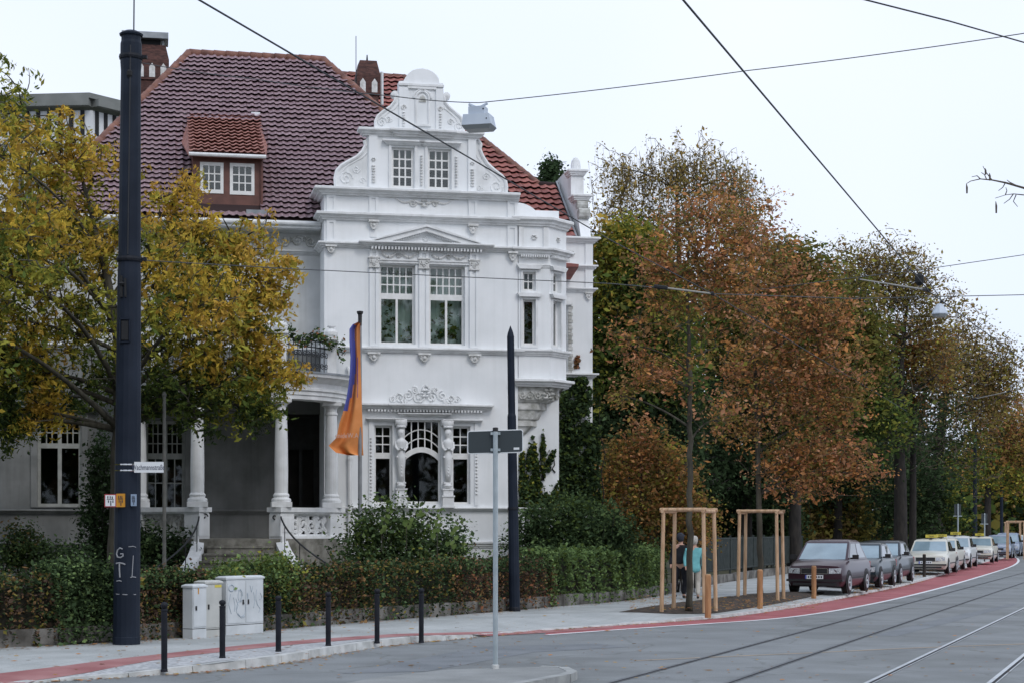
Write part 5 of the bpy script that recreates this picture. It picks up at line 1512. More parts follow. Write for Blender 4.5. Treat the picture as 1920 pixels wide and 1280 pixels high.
# thin grey post in the front garden
bx, by = (308 - 960) / F * 37.5, 37.5
gp = empty('thin_post', (bx, by, ZP), label='thin grey post in the front garden beside the porch', category='post')
mb = MB(); mb.lathe([(.045, 0), (.045, 1.2), (.04, 1.25), (.036, 4.6)], (0, 0, 0), 10); mb.build('shaft', M['postgrey'], gp)
mb = MB(); mb.lathe([(.045, 4.58), (.05, 4.62), (.02, 4.68)], (0, 0, 0), 10); mb.lathe([(.05, 2.0), (.05, 2.06)], (0, 0, 0), 10); mb.build('cap', M['postgrey'], gp)

# flagpole with banner
fy = 44.0; px4 = F / fy
fp = empty('flagpole', ((675 - 960) / px4, fy, ZP), label='slender grey flagpole in the front garden', category='flagpole')
ztop = HC - (584 - YH) / px4
mb = MB(); mb.lathe([(.052, 0), (.05, 3), (.042, ztop - ZP - .1)], (0, 0, 0), 12); mb.build('shaft', M['pole'], fp)
mb = MB(); mb.lathe([(.045, ztop - ZP - .35), (.05, ztop - ZP - .08), (.075, ztop - ZP - .05), (.08, ztop - ZP), (.02, ztop - ZP + .01)], (0, 0, 0), 12); mb.build('cap', M['plastic'], fp)
fl = empty('banner', ((675 - 960) / px4, fy, HC - (850 - YH) / px4), label='orange banner with blue stripe hanging from the flagpole', category='banner')
rows = [(605, 672, 672), (610, 661, 672), (618, 656, 672), (640, 656, 672), (670, 658, 672.5), (700, 657, 673), (720, 655, 674), (745, 651, 674.5), (770, 645, 675), (795, 637, 676), (815, 633, 676.5), (822, 630, 676.5), (835, 617, 676.5), (842, 624, 677), (848, 631, 677.5), (853, 655, 678)]
nx = 20; vs = []; fs = []; mi = []
def banner_pt(i, s):
    y, xl, xr = rows[i]
    x = xl + (xr + 4 - xl) * s
    fold = .10 * math.sin(3.6 * s * math.pi + i * .13) * (1 - s) + .05 * math.sin(7 * s + i * .35)
    return ((x - 675) / px4, -.06 - fold, (850 - y) / px4)
for i in range(len(rows)):
    for j in range(nx + 1): vs.append(banner_pt(i, j / nx))
for i in range(len(rows) - 1):
    y = (rows[i][0] + rows[i + 1][0]) / 2
    for j in range(nx):
        s = (j + .5) / nx; k = 0
        b0, b1 = (0, .45) if y < 640 else ((0, .48) if y < 700 else (0, .42 - (y - 700) / 240))
        if y < 612: b1 = .2
        if b0 <= s < b1 and y < 782: k = 1
        if 665 < y < 775 and (.66 + (y - 690) * .0006) < s < (.76 if y < 740 else .72): k = 2
        fs.append((i * (nx + 1) + j, (i + 1) * (nx + 1) + j, (i + 1) * (nx + 1) + j + 1, i * (nx + 1) + j + 1)); mi.append(k)
mb = MB(); mb.add(vs, fs); mb.m = mi; mb.build('cloth', [M['fl_orange'], M['fl_blue'], M['fl_purple']], fl, True)
text('lettering', 'enideW.A', .17, (-.30, -.245, (850 - 817) / px4), R90, M['fl_text'], fl, sx=.80)

# overhead wires
def wire(name, pts, r, m_, label, sag=0.0, n=18, cat='wire', group=None):
    q = []
    for a, b in zip(pts, pts[1:]):
        a, b = Vector(a), Vector(b)
        for i in range(n):
            t = i / n; q.append(a.lerp(b, t) - Vector((0, 0, sag * 4 * t * (1 - t))))
    q.append(Vector(pts[-1]))
    mb = MB(); mb.tube(q, r, 6)
    return mb.build(name, M[m_], None, label=label, category=cat, group=group)
wire('contact_wire', [P(330, -25, 13.0), P(1140, 448, 24.2), P(1338, 552, 29.8), P(1700, 770, 60)], .0085, 'wire', 'thick overhead wire crossing in front of the tiled roof and gable', group='overhead wires')
wire('contact_wire', [P(1262, -22, 12.9), P(1722, 522, 27.7), P(1742, 547, 28.4), P(1920, 676, 40), P(2100, 850, 90)], .0085, 'wire', 'overhead wire falling steeply across the open sky to the right', group='overhead wires')
wire('feeder_wire', [P(1590, -9, 18.0), P(1622, 0, 18.0), P(1780, 40, 19), P(1920, 80, 20.5), P(2000, 104, 21)], .009, 'wire', 'short overhead wire in the top right corner of the sky', group='overhead wires')
mtop = Vector((gx + lean * .95, gy, 0))
lampP = P(898, 193, 27.2)
wire('span_wire', [P(264, 118, gy), P(480, 149, 28.2), P(740, 181, 27.6), lampP, P(1400, 133, 26.4), P(1920, 63, 25), P(2050, 44, 24.8)], .007, 'cable', 'span cable from the thick mast carrying the lamp past the gable', .02, group='span cables')
wire('span_wire', [P(262, 488, gy), P(560, 505, 29), P(900, 521, 29.3), P(1145, 532, 29.5), P(1240, 540, 29.6), P(1335, 551, 29.7), P(1600, 560, 30), P(1920, 553, 30.4), P(2050, 549, 30.5)], .007, 'cable', 'thin span cable stretched across the villa at first-floor height', group='span cables')
wire('span_wire', [P(1380, 549, 47), P(1560, 526, 46), P(1735, 505, 45), P(1920, 478, 44), P(2000, 468, 43.8)], .009, 'cable', 'farther span cable above the bare trees', group='span cables')
for nm, a, b, lab in (('pull_off_rod', P(1240, 539, 29.5), P(1336, 551, 29.7), 'pale rod on the span cable before the orange tree'), ('pull_off_rod', P(1612, 524, 42), P(1738, 544, 30.0), 'pale rod holding the steep wire near the bare trees'), ('pull_off_rod', P(1828, 747, 60), P(1892, 733, 58), 'far pale rod above the orange tree at the street end')):
    e_ = empty(nm, tuple(a), label=lab, category='rod'); d_ = Vector(b) - Vector(a)
    mb = MB(); mb.tube([Vector((0, 0, 0)), d_], .015, 6); mb.build('rod', M['insul'], e_)
    mb = MB(); mb.tube([-d_.normalized() * .12, d_.normalized() * .10], .034, 6); mb.tube([d_ * .97, d_ * 1.02], .034, 6); mb.build('ends', M['dark'], e_)
wire('hanger', [P(1735, 505, 45), P(1736, 520, 45), P(1770, 570, 44.8)], .012, 'cable', 'short hanger between the far span cable and the far lamp', cat='hanger')
mb = MB(); mb.lathe([(.02, -.1), (.07, -.05), (.07, .05), (.02, .1)], P(1724, 524, 28), 8); mb.build('wire_clamp', M['dark'], None, label='dark clamp on the steep overhead wire', category='clamp')

# hanging lamps
def hanging_lamp(Y, x, y, w, label, kind):
    s = w / (F / Y); c = P(x, y, Y)
    e_ = empty('hanging_lamp', tuple(c), math.radians(-14), label=label, category='street lamp', group='lamps hung over the street')
    if kind:
        mb = MB(); hw, d = s * .48, s * .36; mb.add([(-hw, -d, -.10 * s), (hw, -d, -.10 * s), (hw, d, -.10 * s), (-hw, d, -.10 * s), (-hw * .93, -d * .9, .25 * s), (hw * .86, -d * .9, .25 * s), (hw * .86, d * .9, .25 * s), (-hw * .93, d * .9, .25 * s)], [(0, 1, 5, 4), (1, 2, 6, 5), (2, 3, 7, 6), (3, 0, 4, 7), (4, 5, 6, 7)]); mb.build('housing', M['lamp'], e_)
        mb = MB(); mb.box(-hw * .62, hw * .50, -d * .62, d * .62, .25 * s, .52 * s); mb.build('gear_box', M['lamp'], e_)
        mb = MB(); mb.add([(-hw * 1.04, -d * 1.05, -.10 * s), (hw * 1.04, -d * 1.05, -.10 * s), (hw * 1.04, d * 1.05, -.10 * s), (-hw * 1.04, d * 1.05, -.10 * s), (-hw * .85, -d * .8, -.23 * s), (hw * .85, -d * .8, -.23 * s), (hw * .85, d * .8, -.23 * s), (-hw * .85, d * .8, -.23 * s)], [(0, 1, 5, 4), (1, 2, 6, 5), (2, 3, 7, 6), (3, 0, 4, 7), (7, 6, 5, 4), (0, 3, 2, 1)]); mb.build('glass', M['lampglass'], e_)
        mb = MB(); mb.tube([(-hw * .7, 0, .64 * s), (-hw * .2, 0, .53 * s), (hw * .1, 0, .53 * s), (hw * .6, 0, .64 * s)], .02, 6); mb.build('bracket', M['lamp'], e_)
        mb = MB(); mb.lathe([(.008, -.01), (.012, 0), (.008, .01)], (hw * .42, -d * .63, .42 * s), 6); mb.lathe([(.008, -.01), (.012, 0), (.008, .01)], (hw * .7, -d * .93, .08 * s), 6); mb.build('bolts', M['dark'], e_)
    else:
        mb = MB(); mb.lathe([(.5 * s, -.32 * s), (.5 * s, -.26 * s), (.2 * s, .30 * s), (.12 * s, .34 * s)], (0, 0, 0), 8); mb.build('housing', M['lamp'], e_)
        mb = MB(); mb.lathe([(.40 * s, -.50 * s), (.48 * s, -.33 * s)], (0, 0, 0), 8); mb.build('glass', M['lampglass'], e_)
        mb = MB(); mb.tube([(0, 0, .3 * s), (.05, 0, .5 * s)], .03, 6); mb.build('bracket', M['dark'], e_)
hanging_lamp(27.2, 898, 232, 58, 'boxy pale grey lamp hanging beside the curved gable', 1)
hanging_lamp(44.8, 1762, 580, 30, 'small conical grey lamp hanging before the bare trees far off', 0)

# timber tree guards and posts
def guard(cx, cy, r, th, h, label):
    e_ = empty('tree_guard', (cx, cy, ZP), label=label, category='tree guard', group='timber tree guards')
    C4 = [(r * math.cos(th + k * math.pi / 2), r * math.sin(th + k * math.pi / 2)) for k in range(4)]
    for x, y in C4:
        mb = MB(); l = .95; mb.tube([(x * 1.05, y * 1.05, 0.0), (x * .98, y * .98, h)], [.048, .042], 8); mb.build('post', M['timber'], e_)
    for i in range(4):
        a, b = Vector((*C4[i], h + .02)), Vector((*C4[(i + 1) % 4], h + .02)); d_ = (b - a).normalized() * .07
        mb = MB(); mb.tube([a * .99 - d_ + Vector((0, 0, .0 if i % 2 else .035)), b * .99 + d_ + Vector((0, 0, .0 if i % 2 else .035))], .042, 8); mb.build('rail', M['timber'], e_)
    return e_
gA = (3.95, 40.5); gB = (6.48, 47.2)
guard(gA[0], gA[1], .66, math.radians(24), (1137 - 949) / (F / 40.5), 'timber guard of four posts round the nearer young tree')
guard(gB[0], gB[1], .69, math.radians(28), (1119 - 955) / (F / 47.2), 'timber guard of four posts round the second young tree')
for k, (x, y) in enumerate(((1905, 1024), (1899, 1020))):
    Yg = (112, 128)[k]
    guard((x - 960) / F * Yg, Yg, .7, math.radians(25), 2.3, ('far timber tree guard behind the last parked cars', 'farthest timber tree guard at the street end')[k])
wp = None
for x, yt, yb, m_, lab in ((1327.5, 1076, 1153, 'orangewood', 'short round wooden post beside the nearer tree guard'), (1425, 1067, 1136, 'orangewood', 'short wooden post in front of the second tree guard'), (1526, 1060, 1118, 'orangewood', 'wooden post in front of the dark purple car'),
                       (1733, 1038, 1078, 'darkbark', 'dark wooden post in front of the first taxi'), (1825, 1031, 1059, 'orangewood', 'reddish post in front of the taxi on its own'), (1862, 1024, 1048, 'orangewood', 'small reddish post beside the silver-blue car')):
    x_, y_ = G(x, yb, ZP); h = (yb - yt) / (F / y_)
    e_ = empty('wooden_post', (x_, y_, ZP), label=lab, category='post', group='short wooden posts')
    mb = MB(); mb.lathe([(.068, -.05), (.068, h - .03), (.055, h)], (0, 0, 0), 12); mb.build('shaft', M[m_], e_)
    mb = MB(); mb.lathe([(.055, h), (.05, h + .006), (.01, h + .008)], (0, 0, 0), 12); mb.build('cut_end', M['timber'], e_)

# grey railing fence past the hedge
fa, fb = Vector(G(1300, 1100, ZP)), Vector(G(1480, 1073, ZP)); fb = fa + (fb - fa) * 1.25
n0 = (fb - fa).normalized(); nn = Vector((-n0.y, n0.x)); fa += nn * .15; fb += nn * .15
fe = empty('railing_fence', (fa.x, fa.y, ZP), math.atan2(n0.y, n0.x), label='grey metal railing fence with close bars behind the young trees', category='fence')
Lf = (fb - fa).length; hf = 1.55
for z in (.42, hf - .05):
    mb = MB(); mb.box(0, Lf, -.02, .02, z, z + .05); mb.build('rail', M['fencemetal'], fe)
k = 0.0
while k <= Lf:
    mb = MB(); mb.box(k - .035, k + .035, -.035, .035, .1, hf + .08); mb.build('post', M['fencemetal'], fe); k += 2.4
mb = MB()
for i in range(int(Lf / .085)): mb.box(i * .085, i * .085 + .055, -.008, .008, .40, hf)
mb.build('bars', M['fencemetal'], fe, kind='stuff')

# ------------------------------------------------------------------ parked cars
def paint(name, c, c2=None): return mat(name, c, c2, 3, .28, spec=.4, coat=.2)
def make_car(L, W, H, zc, zn, yb, yt, yrt, yrb, belt, colr, tail=None, grille='chrome', trim_col=None, lampw=.33, lamph=.15):
    """front at y = 0 facing -y. zn nose height, zc cowl height, yb/yt windscreen base/top, yrt/yrb rear glass top/base"""
    root = empty('parked_car', (0, 0, 0)); hw = W / 2; zb = .20
    tail = tail or belt
    st = [(0.0, .80, zn - .12, .10), (.05, .93, zn - .03, .04), (.22, .985, zn + .02, .0), (yb * .6, 1.0, zn + (zc - zn) * .65, 0), (yb, 1.0, zc, 0), ((yb + yrb) / 2, 1.0, belt, 0), (yrb, 1.0, belt, 0), (L - .25, .985, tail, 0), (L - .06, .93, tail - .08, .05), (L, .82, tail - .25, .1)]
    vs = []; fs = []; K = 13
    for y, kw, zt, lift in st:
        w = hw * kw; zs = zb + lift
        half = [(w * .90, zs), (w * .985, zs + .12), (w, .52), (w * .985, zt - .16), (w * .93, zt - .05), (w * .84, zt)]
        ring = [(-x, z) for x, z in half] + [(0, zt + .03)] + [(x, z) for x, z in half[::-1]]
        vs += [(x, y, z) for x, z in ring]
    for i in range(len(st) - 1):
        for k in range(K - 1): fs.append((i * K + k, i * K + k + 1, (i + 1) * K + k + 1, (i + 1) * K + k))
    fs.append(tuple(range(K - 1, -1, -1))); fs.append(tuple((len(st) - 1) * K + k for k in range(K)))
    for i in range(len(st) - 1): fs.append((i * K, (i + 1) * K, (i + 1) * K + K - 1, i * K + K - 1))
    mb = MB(); mb.add(vs, fs)
    def ringpts(w, y0, y1, z, bow):
        return [(-w, y0 + bow, z), (0, y0, z), (w, y0 + bow, z), (w * 1.02, (y0 + y1) / 2, z), (w, y1 - bow * .6, z), (0, y1, z), (-w, y1 - bow * .6, z), (-w * 1.02, (y0 + y1) / 2, z)]
    r0 = ringpts(hw * .90, yb, yrb, belt - .03, .10); r0 = [(x, y, (zc - .03) if i < 3 else z) for i, (x, y, z) in enumerate(r0)]
    r1 = ringpts(hw * .77, yt, yrt, H - .09, .09); r2 = ringpts(hw * .68, yt + .13, yrt - .10, H - .03, .08); r3 = ringpts(hw * .42, yt + .40, yrt - .35, H, .06)
    o = len(mb.v); mb.v += r0 + r1 + r2 + r3
    for lv in (0, 8, 16):
        for k in range(8): mb.f.append((o + lv + k, o + lv + (k + 1) % 8, o + lv + 8 + (k + 1) % 8, o + lv + 8 + k)); mb.m.append(0)
    mb.f.append(tuple(o + 24 + k for k in range(8))); mb.m.append(0)
    body = mb.build('body', colr, root, False)
    for p in body.data.polygons: p.use_smooth = True
    try: body.data.set_sharp_from_angle(angle=math.radians(38))
    except Exception: pass
    def panel(name, quad, m_, off=.008, par=root):
        c = sum((Vector(p) for p in quad), Vector()) / len(quad); nrm = (Vector(quad[1]) - Vector(quad[0])).cross(Vector(quad[2]) - Vector(quad[1])).normalized()
        if nrm.dot(c - Vector((0, L / 2, .7))) < 0: nrm = -nrm
        n = len(quad); mb = MB(); a = [tuple(Vector(p) + nrm * off) for p in quad]; b = [tuple(Vector(p) - nrm * .01) for p in quad]
        mb.add(a + b, [tuple(range(n))] + [(i, (i + 1) % n, (i + 1) % n + n, i + n) for i in range(n)])
        return mb.build(name, m_, par)
    lerp = lambda p, q, t: tuple(Vector(p).lerp(Vector(q), t))
    def facet(i, j, s0, s1, t0, t1):
        A, B, C, D = r0[i], r0[j], r1[j], r1[i]
        f = lambda s, t: lerp(lerp(A, B, s), lerp(D, C, s), t)
        return [f(s0, t0), f(s1, t0), f(s1, t1), f(s0, t1)]
    q1 = facet(0, 1, .09, 1, .07, .93); q2 = facet(1, 2, 0, .91, .07, .93)
    mb = MB(); off = Vector((0, -.010, .008))
    pv = [Vector(p) + off for p in (q1[0], q1[1], q2[1], q2[2], q1[2], q1[3])]
    mb.add(pv, [(0, 1, 4, 5), (1, 2, 3, 4)]); mb.build('windscreen', M['windscreen'], root)
    q1 = facet(4, 5, .08, 1, .15, .92); q2 = facet(5, 6, 0, .92, .15, .92); mb = MB(); off = Vector((0, .010, .008))
    pv = [Vector(p) + off for p in (q1[0], q1[1], q2[1], q2[2], q1[2], q1[3])]; mb.add(pv, [(0, 1, 4, 5), (1, 2, 3, 4)]); mb.build('rear_window', M['carglass'], root)
    for (i, j, s0, s1) in ((2, 3, .16, .94), (3, 4, .06, .86), (7, 0, .06, .84), (6, 7, .14, .94)):
        panel('side_window', facet(i, j, s0, s1, .12, .92), M['carglass'], .006)
    # front end
    for s in (-1, 1):
        x0, x1 = s * (hw * .90 - lampw), s * hw * .90
        mb = MB(); mb.add([(x0, -.03, zn - .24), (x1, .015, zn - .23), (x1, .03, zn - .23 + lamph), (x0, -.012, zn - .24 + lamph), (x0, .12, zn - .24), (x1, .2, zn - .23), (x1, .2, zn - .23 + lamph), (x0, .12, zn - .24 + lamph)], [(0, 1, 2, 3), (4, 7, 6, 5), (0, 4, 5, 1), (3, 2, 6, 7), (0, 3, 7, 4), (1, 5, 6, 2)]); mb.build('headlight', M['headlamp'], root)
        mb = MB(); mb.obox((s * (hw + .08), yb + .42, belt + .07), (.17, .11, .13)); mb.obox((s * (hw - .02), yb + .42, belt + .03), (.12, .06, .05)); mb.build('mirror', M['plastic'] if trim_col is None else trim_col, root)
        mb = MB(); mb.box(s * hw * .93 - .08, s * hw * .93 + .02 * s, L - .16, L - .015, tail - .32, tail - .10); mb.build('tail_light', M['redlamp'], root)
    gw_ = hw * .90 - lampw - .05
    mb = MB(); mb.box(-gw_, gw_, -.010, .08, zn - .235, zn - .10); g_ = mb.build('grille', M['plastic'], root)
    if grille == 'chrome':
        mb = MB(); mb.box(-gw_ - .02, gw_ + .02, -.016, .05, zn - .102, zn - .085); mb.box(-gw_ - .02, gw_ + .02, -.016, .05, zn - .25, zn - .233)
        for s in (-1, 1): mb.box(s * (gw_ + .01) - .01, s * (gw_ + .01) + .01, -.016, .05, zn - .24, zn - .09)
        mb.box(-.07, .07, -.02, .0, zn - .165, zn - .15); mb.build('grille_frame', M['chrome'], g_)
    mb = MB(); mb.box(-hw * .97, hw * .97, -.025, .12, .36, .42); mb.build('bumper_strip', M['plastic'] if trim_col is None else trim_col, root)
    mb = MB(); mb.box(-hw * .75, hw * .75, -.012, .12, .24, .32); mb.build('air_intake', M['plastic'], root)
    mb = MB(); mb.box(-.26, .26, -.04, -.024, .43, .54); pl = mb.build('number_plate', M['signwhite'], root)
    mb = MB(); mb.box(-.26, -.215, -.043, -.039, .43, .54); mb.build('plate_band', M['fl_blue'], pl)
    mb = MB()
    for k in range(6): mb.box(-.18 + k * .07 + (.02 if k > 1 else 0), -.14 + k * .07 + (.02 if k > 1 else 0), -.0425, -.039, .455, .515)
    mb.build('plate_print', M['ink'], pl, kind='stuff')
    rw = .30
    for s in (-1, 1):
        for y in (.72, L - .78):
            mb = MB(); mb.lathe([(rw + .06, -.004), (rw + .06, .004)], (s * (hw + .001), y, rw + .02), 20, axis='X'); mb.build('wheel_arch', M['plastic'], root)
            wv = MB(); wv.lathe([(.20, -.10), (rw - .02, -.10), (rw, -.08), (rw, .08), (rw - .02, .10), (.20, .10)], (s * (hw - .075), y, rw), 22, axis='X'); w_ = wv.build('wheel', M['tyre'], root)
            wv = MB(); wv.lathe([(.215, .0), (.20, .012), (.06, -.01), (.05, .012), (.01, .012)] if s > 0 else [(.01, -.012), (.05, -.012), (.06, .01), (.20, -.012), (.215, 0)], (s * (hw + .028), y, rw), 20, axis='X', cap=False); wv.build('rim', M['rim'], w_)
    mb = MB()
    for s in (-1, 1):
        mb.box(s * hw - .006, s * hw + .006, 1.05, L - 1.15, .42, .46)
    mb.build('side_strips', M['plastic'] if trim_col is None else trim_col, root)
    return root
def place(o, x, Y, label, cat='car', rot=-19.1, group='cars parked along the street', z=ZP):
    o.location = ((x - 960) / F * Y, Y, z); o.rotation_euler = (0, 0, math.radians(rot))
    o['label'] = label; o['category'] = cat; o['group'] = group
pA = paint('purple_paint', (0.034, 0.011, 0.019)); pB = paint('teal_paint', (0.006, 0.016, 0.023)); pC = paint('navy_paint', (0.006, 0.008, 0.014))
pT = paint('ivory_paint', (0.60, 0.59, 0.52)); pS = paint('silverblue_paint', (0.22, 0.27, 0.36)); pW = paint('white_paint', (0.6, 0.62, 0.62))
c_ = make_car(3.85, 1.67, 1.55, .96, .82, .80, 1.55, 3.0, 3.65, .97, pA, .98); place(c_, 1527, 51.6, 'dark purple hatchback, first of the parked cars, behind a wooden post', rot=-23)
c_ = make_car(4.05, 1.69, 1.43, .92, .74, 1.12, 1.72, 3.1, 3.75, .92, pB, .95, 'plain', lamph=.15); place(c_, 1594, 56.9, 'dark teal hatchback parked right behind the purple one', rot=-21)
c_ = make_car(4.15, 1.73, 1.46, .93, .75, 1.12, 1.74, 3.15, 3.85, .93, pC, .96, 'plain'); place(c_, 1634, 61.8, 'navy hatchback, third in the row, before the taxis', rot=-21)
taxi = make_car(4.75, 1.74, 1.45, .93, .78, 1.35, 1.95, 3.25, 3.95, .93, pT, .95, 'chrome', lampw=.36)
mb = MB(); mb.box(-.24, .24, 2.25, 2.43, 1.49, 1.62); sg = mb.build('roof_sign', M['taxisign'], taxi)
mb = MB(); mb.box(-.05, -.02, 2.0, 2.9, 1.43, 1.49); mb.box(.02, .05, 2.0, 2.9, 1.43, 1.49); mb.build('sign_mount', M['plastic'], taxi)
text('sign_lettering', 'TAXI', .10, (0, 2.247, 1.545), R90, M['ink'], sg)
place(taxi, 1735, 74.5, 'ivory taxi, first of the taxis, behind a dark post', 'taxi', group='ivory taxis')
t2 = copy_tree(taxi); place(t2, 1755, 80.6, 'second ivory taxi, mostly hidden behind the first taxi', 'taxi', group='ivory taxis')
def repaint(o, m_, sz=1.0):
    o.scale = (1, 1, sz)
    for ch in o.children:
        if ch.name.startswith('body'):
            ch.material_slots[0].link = 'OBJECT'; ch.material_slots[0].material = m_
t3 = copy_tree(taxi); repaint(t3, pW, 1.06); place(t3, 1783, 86.8, 'third ivory taxi, with whiter bonnet beside the second taxi', 'taxi', group='ivory taxis')
t4 = copy_tree(taxi); place(t4, 1830, 100, 'ivory taxi standing apart behind a reddish post', 'taxi', group='ivory taxis')
far = make_car(4.2, 1.72, 1.50, .93, .76, 1.1, 1.75, 3.2, 3.85, .93, pS, .96, 'plain'); place(far, 1869, 115, 'silver-blue hatchback parked beyond the last taxi')
far2 = make_car(4.5, 1.75, 1.62, .98, .8, 1.1, 1.7, 3.6, 4.2, .98, pS, 1.0, 'plain'); place(far2, 1886, 123, 'taller silver-blue estate behind the silver-blue hatchback')
f3 = copy_tree(far); repaint(f3, pW, .97); place(f3, 1900, 132, 'small far car just before the picture edge, third beyond the taxis')
f4 = copy_tree(far2); repaint(f4, pC, .95); place(f4, 1911, 140, 'farthest parked car in view at the picture edge')

# ------------------------------------------------------------------ two people walking away on the pavement
def skin_mesh(name, joints, edges, m_, parent, root_i=0, sub=2):
    me = bpy.data.meshes.new(name); me.from_pydata([j[0] for j in joints], edges, []); me.materials.append(m_)
    o = link(name, me, parent)
    md = o.modifiers.new('skin', 'SKIN'); md.use_smooth_shade = True
    sv = me.skin_vertices[0].data
    for i, j in enumerate(joints):
        r = j[1]; sv[i].radius = r if isinstance(r, tuple) else (r, r)
    sv[root_i].use_root = True
    s = o.modifiers.new('sub', 'SUBSURF'); s.levels = sub; s.render_levels = sub
    return o
def person(x, Y, h, label, jacket, trousers, hair, longcoat, cap, rz):
    k = h / 1.75
    S = lambda p: (p[0] * k, p[1] * k, p[2] * k)
    J = [((0, 0, .95), (.14, .11)), ((0, 0, 1.15), (.13, .10)), ((0, .0, 1.38), (.16, .11)), ((0, 0, 1.47), (.06, .06)), ((0, -.02, 1.56), (.07, .08)), ((0, -.03, 1.66), (.078, .095)), ((0, -.02, 1.74), (.05, .06)),
         ((-.10, 0, .88), .085), ((-.10, -.10, .48), .06), ((-.10, .02, .09), .042), ((-.10, -.14, .04), .035),
         ((.10, 0, .88), .085), ((.10, .10, .49), .06), ((.10, .22, .12), .042), ((.10, .08, .05), .035),
         ((-.20, 0, 1.38), .06), ((-.25, .05, 1.12), .045), ((-.24, -.08, .90), .033), ((-.235, -.11, .82), (.035, .02)),
         ((.20, 0, 1.38), .06), ((.25, .0, 1.12), .045), ((.24, .10, .89), .033), ((.235, .12, .81), (.035, .02))]
    E = [(0, 1), (1, 2), (2, 3), (3, 4), (4, 5), (5, 6), (0, 7), (7, 8), (8, 9), (9, 10), (0, 11), (11, 12), (12, 13), (13, 14), (2, 15), (15, 16), (16, 17), (17, 18), (2, 19), (19, 20), (20, 21), (21, 22)]
    def sc(js): return [(S(p), tuple(q * k for q in r) if isinstance(r, tuple) else r * k) for p, r in js]
    root = skin_mesh('person', sc(J), E, M['skin'], None)
    root.location = ((x - 960) / F * Y, Y, ZP); root.rotation_euler = (0, 0, rz)
    root['label'] = label; root['category'] = 'person'; root['group'] = 'people walking on the pavement'
    Jj = [((0, 0, .92), (.19, .15)), ((0, 0, 1.15), (.17, .135)), ((0, .0, 1.38), (.19, .14)), ((0, 0, 1.45), (.10, .09)), ((-.20, 0, 1.38), .085), ((-.26, .05, 1.12), .068), ((-.245, -.08, .90), .055), ((.20, 0, 1.38), .085), ((.26, 0, 1.12), .068), ((.245, .10, .90), .055)]
    Ej = [(0, 1), (1, 2), (2, 3), (2, 4), (4, 5), (5, 6), (2, 7), (7, 8), (8, 9)]
    if longcoat: Jj.append(((0, 0, .72), (.22, .17))); Ej.append((0, 10))
    skin_mesh('jacket', sc(Jj), Ej, jacket, root, 1)
    for s, (a, b, c) in ((-1, ((-.10, 0, .92), (-.10, -.10, .48), (-.10, .02, .10))), (1, ((.10, 0, .92), (.10, .10, .49), (.10, .22, .13)))):
        skin_mesh('trouser_leg', sc([(a, .11), (b, .082), (c, .068)]), [(0, 1), (1, 2)], trousers, root)
        t = c; skin_mesh('shoe', sc([((t[0], t[1] + .03, t[2] - .045), .045), ((t[0], t[1] - .16, t[2] - .055), .038)]), [(0, 1)], M['plastic'], root)
    mb = MB()
    mb.lathe([(.02, 1.52), (.075, 1.55), (.098, 1.62), (.103, 1.68), (.088, 1.74), (.05, 1.775), (.003, 1.785)], (0, .015, 0), 14)
    mb.v = [S(p) for p in mb.v]; mb.build('cap' if cap else 'hair', hair, root, True)
    if cap:
        mb = MB(); mb.lathe([(.11, 1.68), (.115, 1.695), (.10, 1.72)], (0, -.03, 0), 12); mb.v = [S(p) for p in mb.v]; mb.build('cap_brim', hair, root, True)
    return root
turq = mat('turquoise_cloth', (0.16, 0.46, 0.50), (0.20, 0.54, 0.58), 8, .85, .2, 30); black = mat('black_cloth', (0.012, 0.013, 0.018), (0.02, 0.021, 0.028), 8, .9, .2, 30)
beige = mat('beige_cloth', (0.50, 0.47, 0.42), (0.58, 0.55, 0.50), 8, .85); grey_hair = mat('pale_hair', (0.45, 0.43, 0.40), (0.58, 0.56, 0.52), 30, .8); capm = mat('dark_cap', (0.03, 0.035, 0.05), None, rough=.9)
person(1276, 48.2, 1.72, 'person in dark clothes and cap walking beside the turquoise coat', black, black, capm, False, True, math.radians(150))
person(1302, 47.8, 1.64, 'person in a long turquoise coat and pale trousers behind the tree guard', turq, beige, grey_hair, True, False, math.radians(175))

# ------------------------------------------------------------------ vegetation
rng = np.random.default_rng(11)
PAL = dict(Y=(.62, .44, .07), GO=(.52, .32, .07), YG=(.34, .33, .06), GR=(.11, .155, .04), OR=(.57, .265, .095), RD=(.43, .185, .10), PK=(.53, .285, .165), BR=(.28, .17, .08), TN=(.40, .29, .11), OB=(.50, .21, .06), DG=(.036, .058, .028), MG=(.09, .14, .065), LG=(.20, .29, .11), OL=(.22, .19, .05), RB=(.14, .095, .07))
def pal_mix(spec, n):
    keys = [k for k, _ in spec]; w = np.array([x for _, x in spec], float); w /= w.sum()
    idx = rng.choice(len(keys), n, p=w)
    return np.array([PAL[k] for k in keys])[idx]
def leaf_quads(C, size, aspect=.6, droop=0.0, up=.5):
    """C: (n, 3) leaf centres -> (n, 4, 3) pointed leaf faces"""
    n = len(C)
    d = rng.normal(size=(n, 3)); d[:, 2] = d[:, 2] * .6 - droop; d /= np.linalg.norm(d, axis=1, keepdims=True)
    a = rng.normal(size=(n, 3)); a[:, 2] += up
    s = np.cross(d, a); s /= np.linalg.norm(s, axis=1, keepdims=True) + 1e-9
    l = (size * np.clip(rng.lognormal(-.05, .38, n), .4, 2.2))[:, None]
    return np.stack([C - d * l * .5, C + s * l * aspect * .5 + d * l * .05, C + d * l * .5, C - s * l * aspect * .5 + d * l * .05], axis=1)
def curve3(a, b, bend, n=7):
    a, b = np.array(a, float), np.array(b, float); m = (a + b) / 2 + np.array(bend)
    t = np.linspace(0, 1, n)[:, None]
    return (1 - t) ** 2 * a + 2 * t * (1 - t) * m + t ** 2 * b

